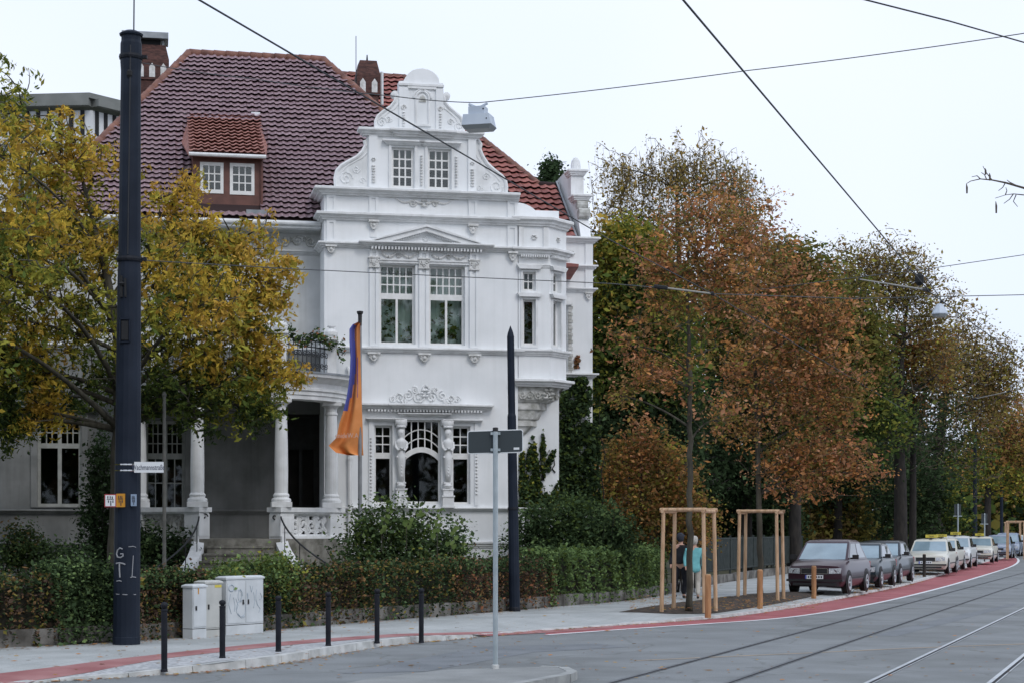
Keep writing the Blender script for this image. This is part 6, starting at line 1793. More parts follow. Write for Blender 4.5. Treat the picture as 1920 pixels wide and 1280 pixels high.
def tree(name, label, Y, trunk, lobes, nclu, nleaf, size, spread=.28, bark='bark', group=None, droop=0.0, aspect=.55, twig_r=.012, category='tree', limb_r=.6, twigs=True, depth=.8, shade=0.25, weep=0.0, min_attach=.3, twigm='darkbark', grow=1.0, flat=.6, spray=0, slen=.34, soft=1.08):
    """trunk: [(x, y, radius)] from foot to top; lobes: (x, y, rx, ry, weight, palette[, depth shift]) in picture units at distance Y"""
    px = F / Y
    tp = [np.array(P(x, y, Y)) for x, y, r in trunk]; tr = [r for _, _, r in trunk]
    base = np.array([tp[0][0], tp[0][1], ZP])
    tp[0][2] = ZP
    e_ = empty(name, tuple(base), label=label, category=category, group=group)
    mb = MB(); mt = MB()
    T = []; R = []
    for i in range(len(tp) - 1):
        for t in np.linspace(0, 1, 6, endpoint=(i == len(tp) - 2)):
            T.append(tp[i] * (1 - t) + tp[i + 1] * t + rng.normal(0, .012, 3) * (1 if i + t > 0 else 0)); R.append(tr[i] * (1 - t) + tr[i + 1] * t)
    R[0] *= 1.25
    mb.tube([p - base for p in T], R, 9)
    zs = np.array([p[2] for p in T]); z0, z1 = zs[0], zs[-1]
    wsum = sum(l[4] for l in lobes); CC = []; CT = []
    for lb in lobes:
        x, y, rx, ry, w, pal = lb[:6]; dy = lb[6] if len(lb) > 6 else 0.0
        c = np.array(P(x, y, Y)); c[1] += dy
        rad = np.array([rx / px, max(.5, (rx + ry) / 2 / px * depth), ry / px]) * grow
        hor = math.hypot(*(c - tp[-1])[:2])
        za = max(z0 + (z1 - z0) * min_attach, min(z1, c[2] - .45 * hor - .3 * rad[2]))
        i = int(np.argmin(np.abs(zs - za)))
        limb = curve3(T[i], c + np.array([0, 0, -rad[2] * .15]), np.array([0, 0, .18 * hor]) + rng.normal(0, .12, 3) * rad.mean(), 8)
        lr = np.linspace(min(R[i] * limb_r, .02 + .035 * math.hypot(hor, c[2] - T[i][2]) ** .8 + .02), twig_r * 1.6, 8)
        mb.tube([p - base for p in limb], list(lr), 6)
        n = max(3, int(nclu * w / wsum))
        u = rng.normal(0, .52, size=(n, 3)); k_ = np.linalg.norm(u, axis=1, keepdims=True)
        u = np.where(k_ > 1.35, u / k_ * 1.35, u)
        tips = c + u * rad * soft
        if twigs:
            nodes = [limb[j] for j in range(2, 8)]; nd = np.array(nodes)
            order = np.argsort(np.min(np.linalg.norm(tips[:, None, :] - nd[None], axis=2), axis=1))
            for k in order:
                arr = np.array(nodes); dv = tips[k] - arr; dist = np.linalg.norm(dv, axis=1)
                cost = dist + .35 * np.maximum(0, -dv[:, 2]) + .15 * np.linalg.norm(arr - limb[3], axis=1)
                a = arr[int(np.argmin(cost))]
                pts = curve3(a, tips[k], rng.normal(0, .06, 3) * np.linalg.norm(tips[k] - a) + np.array([0, 0, .06 * np.linalg.norm(tips[k] - a)]), 5)
                g = 1.0 + .8 * max(0, 1 - np.linalg.norm(a - c) / rad.mean())
                mt.tube([p - base for p in pts], [twig_r * 1.25 * g, twig_r * 1.1 * g, twig_r * .95, twig_r * .75, twig_r * .45], 3, cap=False)
                nodes += [pts[2], pts[3], pts[4]]
                if weep:
                    q = pts[-1] + np.array([[0, 0, 0], [.05, 0, -weep * .5], [.06, 0, -weep]]); mt.tube([p - base for p in q], twig_r * .4, 3, cap=False)
        # clusters sit at the twig tips; a few along the twig
        m = np.maximum(1, rng.poisson(nleaf, n))
        tint = pal_mix(pal, n) * rng.uniform(.75, 1.2, (n, 1))
        idx = np.repeat(np.arange(n), m)
        off = rng.normal(0, 1, (len(idx), 3)) * spread * np.array([1, 1, flat])
        if spray:
            rd = rng.normal(size=(n, spray, 3)); rd[:, :, 2] = -np.abs(rd[:, :, 2]) * .5 - .15; rd /= np.linalg.norm(rd, axis=2, keepdims=True)
            ri = rng.integers(0, spray, len(idx)); tt = rng.uniform(.1, 1, len(idx))[:, None]
            off = rd[idx, ri] * slen * tt + np.array([0, 0, -.12]) * tt ** 2 + rng.normal(0, .035, (len(idx), 3))
        if weep: off[:, 2] -= rng.uniform(0, weep, len(idx)); off[:, :2] *= .5
        L = tips[idx] + off
        col = tint[idx] * .72 + pal_mix(pal, len(idx)) * .28
        CC.append(L); CT.append(col * rng.uniform(.7, 1.25, (len(idx), 1)))
    mb.build('trunk', M[bark], e_, True)
    if mt.v: mt.build('twigs', M[twigm], e_, kind='stuff')
    if CC and nleaf > 0:
        C = np.concatenate(CC) - base; col = np.concatenate(CT)
        np_quads('crown', leaf_quads(C, size, aspect, droop), M['leaf'], e_, col)
    return e_

# the big yellow-green tree in front of the porch
A = [('Y', 4), ('YG', 4), ('GR', 2), ('GO', 2)]; Bp = [('Y', 2), ('YG', 5), ('GR', 4)]; Cg = [('GR', 5), ('YG', 1), ('DG', 3)]; Og = [('GO', 4), ('Y', 4), ('YG', 2)]
tree('garden_tree', 'spreading tree with yellow and green drooping leaves before the porch', 38.5,
     [(214, 1085, .20), (222, 900, .17), (226, 760, .15), (222, 640, .12), (200, 520, .09), (170, 400, .05), (150, 320, .03)],
     [(20, 200, 45, 80, .6, Bp), (70, 280, 75, 70, 1.0, A), (140, 260, 70, 45, .55, Og), (180, 330, 55, 60, .5, Og), (40, 370, 80, 70, 1.2, A), (120, 400, 80, 60, 1.1, A), (20, 480, 70, 70, 1.2, Bp), (110, 490, 90, 60, 1.4, A), (180, 450, 45, 60, .7, A),
      (40, 590, 80, 70, 1.4, A), (140, 590, 70, 60, 1.0, Bp), (20, 690, 60, 60, 1.0, Cg), (80, 690, 60, 50, .9, A), (75, 765, 45, 35, .6, Og), (15, 780, 45, 45, .7, Cg),
      (300, 400, 50, 50, .55, Og), (350, 350, 45, 45, .40, Og), (300, 480, 60, 50, .9, Cg), (370, 450, 70, 50, 1.2, A), (450, 455, 60, 50, 1.1, Og), (515, 510, 40, 35, .55, Og), (410, 530, 90, 50, 1.5, A), (490, 560, 45, 30, .5, Og),
      (330, 570, 70, 50, 1.0, Bp), (440, 610, 80, 45, 1.3, A), (500, 660, 45, 40, .8, Og), (390, 665, 70, 40, 1.0, A), (300, 650, 50, 40, .5, Bp), (540, 700, 28, 22, .28, Og), (460, 715, 60, 40, .9, Bp), (350, 720, 70, 40, .9, Cg), (290, 740, 50, 45, .7, Cg), (480, 760, 45, 35, .55, Cg), (370, 770, 40, 30, .35, Cg), (190, 700, 40, 50, .5, Cg),
      (30, 430, 90, 90, 1.2, A, -3.5), (110, 560, 90, 70, 1.1, Bp, -4.0), (20, 640, 80, 70, 1.1, Bp, -4.5), (160, 470, 60, 70, .7, A, -3.0), (60, 330, 80, 70, .8, A, -3.0), (350, 520, 80, 60, .8, A, -3.0), (300, 620, 60, 50, .6, Bp, -3.0), (420, 590, 70, 50, .7, Og, -2.5), (60, 720, 70, 40, .8, Cg, 3.0), (330, 690, 90, 40, .8, Cg, 3.0), (440, 690, 60, 35, .5, Cg, 2.5)],  # nearer and deeper crown lobes, added to shade the left wall
     2350, 34, .115, .24, 'bark', droop=.7, spray=5, aspect=.36, twig_r=.013, depth=1.1, limb_r=.42, min_attach=.42, twigm='bark')

# right-hand side: birch, maples, young street trees, far crowns
Or = [('OR', 5), ('RD', 3), ('PK', 3), ('BR', 2), ('OL', 3), ('GR', 2)]; Og2 = [('OR', 2), ('OL', 3), ('BR', 3), ('YG', 1)]; Ol = [('OL', 4), ('GR', 2), ('BR', 1)]; Bi = [('TN', 5), ('OL', 3), ('GO', 1)]; Dk = [('DG', 6), ('MG', 2)]; Yg = [('YG', 4), ('GO', 2), ('GR', 3)]
tree('birch_tree', 'tall birch with thin weeping twigs rising beyond the villa', 66,
     [(1285, 1050, .24), (1282, 800, .2), (1276, 560, .13), (1270, 400, .07), (1268, 300, .03)],
     [(1165, 310, 45, 35, .7, Bi), (1230, 320, 45, 40, .8, Bi), (1290, 305, 50, 40, 1.2, Bi), (1350, 330, 45, 45, 1.0, Bi), (1390, 350, 35, 50, .7, Bi), (1150, 380, 35, 50, .6, Bi), (1210, 400, 50, 45, .8, Bi), (1300, 390, 60, 45, 1.2, Bi), (1400, 430, 35, 45, .5, Bi), (1160, 440, 40, 40, .5, Bi), (1250, 480, 70, 50, .9, Bi)],
     1250, 13, .095, .24, 'darkbark', droop=.8, twig_r=.011, weep=.9, twigm='twig', grow=1.1)
tree('maple_tree', 'dark green and yellow maple pressed against the villa wing', 60,
     [(1170, 1060, .25), (1168, 850, .2), (1165, 650, .14), (1165, 500, .06)],
     [(1150, 470, 40, 45, .8, Yg), (1200, 470, 45, 40, .8, Bp), (1140, 550, 32, 50, .9, Yg), (1190, 560, 60, 50, 1.3, Cg), (1150, 640, 45, 50, 1.2, Cg), (1230, 620, 60, 60, 1.2, Cg), (1160, 720, 50, 50, 1.1, Cg), (1240, 720, 60, 50, 1.1, Cg), (1170, 800, 60, 45, .9, Dk), (1260, 800, 60, 60, 1.0, Dk)],
     2100, 20, .16, .28, 'darkbark', twig_r=.014)
tree('young_street_tree', 'young orange-leaved tree inside the nearer timber guard', 40.6,
     [(1292, 1139, .075), (1294, 1000, .07), (1294, 850, .06), (1293, 700, .05), (1290, 560, .032), (1292, 440, .016)],
     [(1330, 420, 60, 45, .9, Or), (1260, 500, 55, 40, .8, Or), (1370, 470, 50, 50, .9, Or), (1310, 520, 60, 45, .8, Or), (1240, 580, 45, 40, .5, Og2), (1380, 560, 50, 40, .6, Or), (1215, 690, 35, 30, .3, Or), (1255, 705, 35, 25, .35, Or), (1350, 640, 40, 40, .25, Og2), (1180, 640, 30, 40, .25, Or), (1175, 740, 25, 18, .15, Og2), (1345, 780, 35, 30, .2, Or)],
     900, 15, .085, .14, 'bark', 'young street trees', twig_r=.007, limb_r=.5, depth=.9, grow=1.28, twigm='bark')
tree('young_street_tree', 'young red-orange tree inside the second timber guard', 47.4,
     [(1426, 1119, .08), (1424, 980, .075), (1420, 820, .065), (1415, 650, .045), (1405, 500, .02)],
     [(1400, 420, 55, 50, .8, Or), (1430, 500, 50, 50, .9, Or), (1490, 560, 55, 50, 1.0, Or), (1550, 610, 45, 45, .9, Or), (1470, 650, 65, 50, 1.2, Or), (1540, 700, 60, 50, 1.2, Or), (1570, 770, 40, 40, .6, Or), (1460, 750, 60, 45, .9, Or), (1400, 700, 45, 50, .6, Or), (1530, 850, 60, 35, .9, Or), (1590, 880, 45, 30, .6, Or), (1470, 860, 50, 40, .6, Or), (1380, 800, 35, 40, .3, Og2), (1500, 910, 40, 25, .3, Or)],
     1800, 15, .09, .15, 'bark', 'young street trees', twig_r=.008, limb_r=.5, depth=.9, grow=1.25, twigm='bark')
tree('park_tree', 'olive-green tree behind the red-orange crowns', 78,
     [(1490, 1030, .3), (1492, 800, .22), (1495, 600, .12), (1495, 480, .05)],
     [(1470, 490, 50, 40, .8, Ol), (1520, 520, 45, 45, .9, Ol), (1450, 570, 60, 50, 1.0, Ol), (1545, 590, 50, 50, 1.0, Ol), (1480, 660, 80, 60, 1.3, Ol), (1590, 600, 45, 60, .8, Ol), (1600, 700, 60, 60, 1.0, Ol), (1520, 780, 80, 60, 1.0, Ol), (1620, 640, 50, 50, .8, Ol), (1640, 780, 60, 60, 1.0, Cg), (1400, 760, 70, 70, 1.0, Dk), (1420, 870, 80, 60, 1.0, Dk)],
     2000, 18, .18, .34, 'darkbark', 'park trees', twig_r=.018)
Mx = [('OL', 3), ('GR', 4), ('YG', 1), ('BR', 1), ('DG', 1)]
OBm = [('OB', 4), ('GO', 1), ('BR', 2), ('OL', 1)]
tw = [('OL', 4), ('BR', 3), ('YG', 1), ('TN', 2)]
tree('bare_park_tree', 'nearly bare dark tree with forked trunk before the sky', 88,
     [(1690, 1025, .36), (1688, 900, .30), (1686, 800, .22), (1690, 680, .14), (1700, 580, .06)],
     [(1600, 520, 60, 50, 1.1, tw), (1660, 510, 60, 50, 1.2, tw), (1710, 540, 50, 50, 1.0, tw), (1640, 600, 70, 50, 1.0, Ol), (1740, 600, 50, 50, .9, tw), (1620, 700, 60, 60, .8, Cg), (1720, 780, 70, 60, .9, Dk), (1640, 800, 80, 60, 1.0, Dk), (1760, 690, 50, 50, .7, tw)],
     3600, 6.0, .14, .3, 'darkbark', 'park trees', twig_r=.016, limb_r=.7, twigm='twig', grow=1.1)
tree('park_tree', 'small bright orange crown between the bare trees', 90,
     [(1712, 1020, .2), (1712, 800, .14), (1712, 660, .05)],
     [(1690, 640, 30, 28, .8, OBm), (1735, 655, 38, 30, 1, OBm), (1700, 690, 45, 30, 1, OBm), (1750, 700, 30, 30, .6, OBm), (1680, 740, 40, 30, .6, OBm), (1725, 750, 30, 30, .5, OBm), (1665, 690, 25, 30, .4, OBm)],
     420, 15, .17, .34, 'darkbark', 'park trees', twig_r=.02)
tree('bare_park_tree', 'grey twiggy crown sinking towards the street end', 104,
     [(1757, 1022, .46), (1757, 930, .42), (1760, 840, .32), (1775, 720, .16), (1790, 640, .06)],
     [(1790, 640, 50, 55, 1.0, tw), (1835, 690, 45, 55, 1.0, tw), (1770, 700, 60, 50, 1.0, tw), (1870, 730, 40, 45, .8, tw), (1820, 760, 60, 50, .9, tw), (1720, 860, 70, 60, 1.0, Dk), (1790, 850, 60, 60, 1.0, Cg), (1880, 690, 30, 40, .5, tw)],
     3400, 6.0, .16, .35, 'darkbark', 'park trees', twig_r=.019, limb_r=.7, twigm='twig', grow=1.1)
tree('park_tree', 'orange-brown tree over the far parked cars', 118,
     [(1852, 1018, .25), (1852, 930, .2), (1858, 850, .12), (1862, 790, .05)],
     [(1850, 780, 50, 40, 1, Og2), (1895, 790, 40, 50, 1, Or), (1920, 840, 40, 50, 1, Og2), (1870, 850, 50, 40, 1, Og2), (1830, 880, 40, 35, .8, Yg), (1900, 900, 45, 30, .7, Yg)],
     800, 12, .2, .4, 'darkbark', 'park trees', twig_r=.02)
tree('park_tree', 'tree at the right picture edge beyond the last cars', 138,
     [(1935, 1013, .3), (1935, 900, .2), (1935, 800, .08)],
     [(1925, 800, 40, 40, 1, tw), (1950, 860, 50, 50, 1, Og2), (1915, 920, 40, 30, 1, Yg), (1960, 930, 40, 40, 1, Cg)],
     500, 12, .24, .5, 'darkbark', 'park trees', twig_r=.025)
tree('conifer_tree', 'dark conifer top showing behind the roof of the wing', 76,
     [(1036, 1060, .25), (1036, 600, .18), (1036, 300, .02)],
     [(1036, 312, 8, 14, .3, Dk), (1036, 332, 16, 14, .6, Dk), (1036, 352, 24, 16, .9, Dk), (1036, 380, 32, 24, 1.3, Dk), (1036, 440, 42, 50, 2.0, Dk)],
     520, 22, .14, .2, 'darkbark', twig_r=.014)
# bare branch reaching in from a tree outside the picture on the right
bt = empty('bare_branch_tree', (6.9, 17.5, ZP), label='bare twig with hanging catkins reaching in at the right edge', category='tree')
mb = MB(); b0 = Vector((6.9, 17.5, ZP))
Q = lambda x, y, d=0: P(x, y, 17.5 + d) - b0
mb.tube([Vector((0, 0, 0)), Vector((.05, 0, 2.5)), Vector((0, .05, 5.2)), Vector((-.1, 0, 7.5))], [.16, .13, .08, .03], 10)
mb.tube([Vector((.02, .02, 4.2)), Q(2100, 450), Q(2000, 380), Q(1920, 353), Q(1885, 343), Q(1860, 338), Q(1838, 336), Q(1820, 340), Q(1812, 345)], [.05, .03, .018, .011, .009, .007, .005, .004, .003], 6)
for pts in ([(1860, 338), (1850, 325), (1843, 312)], [(1850, 337), (1846, 328), (1840, 324)], [(1885, 343), (1880, 352), (1872, 358)], [(1905, 348), (1893, 342), (1888, 338)], [(1920, 366), (1900, 364), (1885, 366), (1866, 372)], [(1900, 364), (1893, 374), (1882, 382)], [(1905, 366), (1900, 378), (1908, 388)], [(1885, 366), (1888, 358), (1886, 352)], [(1838, 336), (1832, 330), (1822, 332)], [(1990, 372), (1950, 364), (1920, 366)]):
    mb.tube([Q(x, y, .02 * i) for i, (x, y) in enumerate(pts)], [.006, .0045, .003, .003][:len(pts)], 5)
mb.build('trunk', M['twig'], bt)
for k, (x, y, l) in enumerate(((1812, 345, 18), (1867, 378, 22), (1855, 325, 14), (1847, 316, 12))):
    mb = MB(); mb.tube([Q(x, y), Q(x + 1, y + l * .4), Q(x + 1, y + l)], [.003, .010, .008], 6); mb.build('catkin', M['twig'], bt)

# hedges, bushes, ivy
def bush(name, label, Y, lobes, nleaf, size, group=None, category='bush', stems=5, spread=.10, aspect=.6, hang=None, dz=.0):
    px = F / Y; x0 = sum(l[0] for l in lobes) / len(lobes)
    base = np.array(P(x0, 1000, Y)); base[2] = ZP
    e_ = empty(name, tuple(base), label=label, category=category, group=group)
    mb = MB(); CC = []; CT = []; wsum = sum(l[2] * l[3] for l in lobes)
    for lb in lobes:
        x, y, rx, ry, pal = lb[:5]; dy = lb[5] if len(lb) > 5 else 0
        c = np.array(P(x, y, Y)); c[1] += dy; rad = np.array([rx / px, max(.35, rx / px * .8), ry / px])
        n = int(nleaf * rx * ry / wsum / 6); u = rng.normal(0, .56, size=(n, 3)); kk = np.linalg.norm(u, axis=1, keepdims=True); u = np.where(kk > 1.4, u / kk * 1.4, u)
        tips = c + u * rad + np.array([0, 0, 1.]) * (np.abs(rng.normal(0, .12, (n, 1))) * rad[2])
        idx = np.repeat(np.arange(n), 6); tint = pal_mix(pal, n) * rng.uniform(.7, 1.25, (n, 1))
        L = tips[idx] + rng.normal(0, spread, (n * 6, 3)); L[:, 2] = np.maximum(L[:, 2], ZP + .05)
        CC.append(L); CT.append((tint[idx] * .75 + pal_mix(pal, n * 6) * .25) * rng.uniform(.7, 1.25, (n * 6, 1)))
        for k in range(stems):
            t = c + rng.normal(0, .5, 3) * rad; f = np.array([c[0] + rng.normal(0, .2), c[1] + rng.normal(0, .15), ZP])
            mb.tube([p - base for p in curve3(f, t, rng.normal(0, .1, 3), 5)], [.018, .014, .011, .008, .005], 4, cap=False)
    mb.build('stems', M['darkbark'], e_)
    np_quads('foliage', leaf_quads(np.concatenate(CC) - base, size, aspect), M['leaf'], e_, np.concatenate(CT))
    return e_
def hedge(label, d0, d1, h, w, pal, nl, size=.06, top=None, set_back=.04, green_top=None):
    """clipped hedge along the garden plinth between two distances along it"""
    n = 40; line = [along(hedge_line, Lh, d0 + (d1 - d0) * i / n) for i in range(n + 1)]
    line = offset(line, -(set_back + w / 2)); base = np.array([line[0].x, line[0].y, ZP])
    e_ = empty('hedge', tuple(base), label=label, category='hedge', group='clipped hedges along the pavement')
    mb = MB(); 
    prof = [(-w * .34, .12), (w * .34, .12), (w * .36, h * .86), (-w * .36, h * .86)]
    mb.sweep([(a, b) for a, b in prof], [(p.x - base[0], p.y - base[1]) for p in line]); mb.build('twigs', M['hedgecore'], e_)  # solid dark core standing for the inner twigs, added to block light
    t = rng.uniform(0, 1, nl) * n; i = np.minimum(t.astype(int), n - 1); f = t - i
    LX = np.array([p.x for p in line]); LY = np.array([p.y for p in line])
    cx = LX[i] * (1 - f) + LX[i + 1] * f; cy = LY[i] * (1 - f) + LY[i + 1] * f
    tx = LX[i + 1] - LX[i]; ty = LY[i + 1] - LY[i]; ln = np.hypot(tx, ty); nx_, ny_ = ty / ln, -tx / ln
    side = rng.uniform(0, 1, nl); front = side < .62
    wob = .06 * np.sin(t * 1.7) + .04 * np.sin(t * 4.1 + 1)
    lat = np.where(front, w * .42 + wob * .6 + rng.normal(0, .05, nl), rng.uniform(-w * .45, w * .45, nl))
    z = np.where(front, .10 + (h - .1) * rng.uniform(0, 1, nl) ** .9, h + wob + rng.normal(0, .05, nl) - .05)
    spill = front & (np.sin(t * 1.3 + 1) + np.sin(t * 3.7) > .6) & (z < .45); lat = lat + np.where(spill, np.abs(rng.normal(.12, .06, nl)), 0); z = np.where(spill, z - .12, z)
    z = np.maximum(z, .03); C = np.stack([cx + nx_ * lat, cy + ny_ * lat, z + ZP], axis=1)
    patch = .5 + .5 * np.sin(t * .9 + 2 * np.sin(t * .37)); 
    col = pal_mix(pal, nl)
    if green_top:
        g = pal_mix(green_top, nl); m = ((~front) | (z > h * .78)); col = np.where((m & (rng.uniform(0, 1, nl) < .7))[:, None], g, col)
    tuft = (~front) & (np.sin(t * 2.9) + np.sin(t * 7.3 + 2) > .9) & (rng.uniform(0, 1, nl) < .5); C[:, 2] += np.where(tuft, np.abs(rng.normal(0, .13, nl)), 0)
    C[:, 0] += nx_ * .07 * np.sin(t * 3.1 + z * 6); C[:, 1] += ny_ * .07 * np.sin(t * 3.1 + z * 6)
    col = col * (.7 + .5 * patch)[:, None] * rng.uniform(.65, 1.3, (nl, 1))
    np_quads('foliage', leaf_quads(C - base, size, .62), M['leaf'], e_, col)
    return e_
def dist_at(x):
    best = min(range(len(hedge_line)), key=lambda i: abs(960 + F * hedge_line[i].x / hedge_line[i].y - x) if hedge_line[i].y < 80 else 1e9)
    return Lh[best]
HB = [('RB', 4), ('BR', 2), ('DG', 2), ('MG', 2), ('OL', 1)]; HG = [('MG', 5), ('DG', 3), ('LG', 2)]; HGb = [('MG', 3), ('LG', 6), ('GR', 2)]; HM = [('MG', 3), ('DG', 3), ('BR', 1), ('OL', 1)]
hedge('brown-green clipped hedge at the left picture edge', 0, dist_at(118), 1.06, .7, HB, 9000, green_top=HM)
hedge('dark green clipped hedge left of the thick mast', dist_at(112), dist_at(225), 1.20, .75, HG, 9000)
hedge('brownish hedge between the thick mast and the cabinets', dist_at(222), dist_at(385), 1.08, .7, HB, 9000, green_top=HG)
hedge('dark hedge in front of the porch steps', dist_at(380), dist_at(560), 1.03, .7, HM, 10000, green_top=HGb)
hedge('dusky brown hedge right of the porch steps', dist_at(545), dist_at(690), 1.06, .7, HB, 9000, green_top=HM)
hedge('green hedge half hidden behind the big bush', dist_at(680), dist_at(870), 1.1, .7, HM, 9000)
hedge('red-brown hedge behind the pointed post', dist_at(860), dist_at(1045), 1.12, .7, [('RB', 5), ('BR', 2), ('RD', 1), ('MG', 2)], 11000, green_top=HG)
hedge('bright green ivy-covered hedge by the planting bed', dist_at(1035), dist_at(1252), 1.30, .9, HGb, 16000, .075)
GRN = [('MG', 4), ('GR', 3), ('DG', 3), ('LG', 1)]; LGN = [('LG', 4), ('GR', 3), ('YG', 1)]
bush('bush', 'large dense green bush below the triple window', 40.3, [(680, 1045, 45, 60, GRN), (740, 1020, 60, 60, GRN), (800, 1060, 60, 60, HG), (730, 1090, 70, 55, GRN), (820, 1085, 60, 50, LGN), (850, 1040, 35, 50, HG), (700, 985, 35, 30, GRN), (770, 995, 40, 30, GRN)], 22000, .075, stems=7)
for k, pts in enumerate(([(716, 990), (724, 968), (738, 946)], [(762, 985), (780, 962), (802, 954)], [(820, 1005), (818, 978), (828, 952)], [(846, 1020), (850, 995), (868, 970)])):
    e_ = empty('leafy_shoot', tuple(P(*pts[0], 39.6)), label=('heart-leaved shoot rising from the big bush, leftmost of four', 'bent shoot arching right out of the big bush', 'upright shoot in front of the right side window', 'short shoot at the right end of the big bush')[k], category='shoot', group='long shoots of the bush')
    b_ = P(*pts[0], 39.6); q = [P(x, y, 39.6) - b_ for x, y in pts]
    mb = MB(); mb.tube([Vector((0, 0, -.5))] + q, [.01, .008, .006, .004], 5); mb.build('stem', M['bark'], e_)
    for i in range(11):
        t = i / 10; a = curve3(q[0], q[2], np.array(q[1]) - (np.array(q[0]) + np.array(q[2])) / 2, 20)[int(t * 19)]
        s = .085 * (1.15 - t * .5); an = rng.uniform(0, 6.28); c = np.array(a) + np.array([math.cos(an) * s * .9, -.03, math.sin(an) * s * .5])
        mb = MB(); up = np.array([rng.normal(0, .2), -.25, 1.]); rt = np.array([1, rng.normal(0, .3), rng.normal(0, .2)])
        V = [c + rt * s * x + up * s * z for x, z in ((0, -.8), (.55, -.3), (.6, .25), (.3, .55), (0, .38), (-.3, .55), (-.6, .25), (-.55, -.3))]
        mb.add([tuple(v) for v in V], [(0, 1, 2, 3, 4), (0, 4, 5, 6, 7)])
        o = mb.build('leaf', M['lf1'], e_)
bush('bush', 'bright green bush pushing past the wide cabinet', 33.9, [(508, 1105, 24, 45, LGN), (528, 1080, 22, 30, LGN), (500, 1072, 22, 16, LGN), (450, 1068, 40, 10, LGN), (464, 1090, 16, 11, LGN, -1.75), (450, 1082, 14, 6, LGN, -1.75)], 7000, .065, stems=2)
bush('bush', 'dark rounded shrub behind the red-brown hedge', 47, [(1010, 995, 45, 40, HG), (1070, 985, 50, 45, GRN), (1120, 1000, 50, 45, HG), (1000, 1030, 50, 30, HG), (1080, 1025, 60, 30, HG), (1150, 1020, 35, 40, [('DG', 4), ('MG', 1)])], 16000, .09)
bush('bush', 'orange-brown autumn shrub right of the villa', 53, [(1155, 890, 28, 60, Og2), (1200, 850, 25, 60, Or), (1240, 880, 30, 60, Og2), (1160, 970, 50, 60, Og2), (1225, 975, 55, 60, Og2), (1275, 930, 35, 70, Og2), (1300, 990, 45, 45, Og2), (1180, 1010, 60, 35, HM)], 17000, .10, stems=8, spread=.16)
bush('bush', 'dark climbing shrub in the corner left of the porch', 44, [(190, 880, 22, 60, Dk), (185, 960, 28, 60, Dk), (190, 1030, 35, 40, Dk), (280, 1030, 40, 35, HG), (320, 1035, 35, 30, Dk), (240, 1020, 35, 40, Dk)], 11000, .09)
bush('bush', 'loose green shrub under the left window', 41, [(60, 1040, 45, 25, GRN), (120, 1045, 45, 20, HG), (20, 1050, 35, 25, GRN), (40, 1010, 30, 25, HM)], 6000, .07)
bush('bush', 'yellow-brown shrubs behind the purple car', 93, [(1530, 940, 45, 55, [('OL', 3), ('YG', 1), ('BR', 2)]), (1580, 950, 45, 50, [('OL', 3), ('BR', 2)]), (1550, 990, 60, 35, [('OL', 3), ('BR', 2), ('DG', 1)]), (1610, 990, 30, 40, [('OL', 2), ('DG', 1)])], 9000, .19)
bush('bush', 'dark evergreen shrubs behind the second tree guard', 86, [(1370, 940, 60, 60, Dk), (1440, 930, 50, 70, Dk), (1330, 990, 50, 45, Dk), (1410, 1000, 60, 40, Dk), (1470, 1000, 40, 40, Dk), (1300, 930, 40, 60, Dk)], 15000, .19)
bush('bush', 'blackish evergreen shrubs behind the taxis', 96, [(1660, 970, 50, 50, Dk), (1720, 980, 50, 40, Dk), (1640, 920, 50, 60, Dk), (1700, 910, 60, 50, Dk), (1790, 970, 30, 50, Cg), (1750, 940, 40, 60, Dk)], 11000, .17)
# flowers along the balcony railing and climbing leaves
bz0 = villa.matrix_basis @ Vector((piers[4][0], piers[4][1], bz)); bz1 = villa.matrix_basis @ Vector((piers[5][0], piers[5][1], bz))
def wall_to_world(u, v, z):
    p = HO + UX * u + VX * v; return (p.x, p.y, z)
n = 800; t = rng.uniform(0, 1, n)
u = piers[4][0] + (piers[5][0] - piers[4][0] + .35) * t; v = piers[4][1] + (piers[5][1] - piers[4][1]) * t + .05 + rng.normal(0, .08, n); z = bz + .92 + rng.normal(0, .08, n) + .1 * np.sin(t * 14)
z = np.where(t > .88, z - rng.uniform(0, .5, n), z)
fx = HO.x + UX.x * u + VX.x * v; fy_ = HO.y + UX.y * u + VX.y * v
C = np.stack([fx, fy_, z], 1); c0 = C.mean(0); bx_ = empty('balcony_flowers', tuple(c0), label='trailing green plants with small red flowers on the balcony railing', category='flowers')
np_quads('foliage', leaf_quads(C - c0, .085), M['leaf'], bx_, pal_mix([('DG', 4), ('MG', 4), ('GR', 2), ('RD', 1)], n) * rng.uniform(.7, 1.2, (n, 1)))
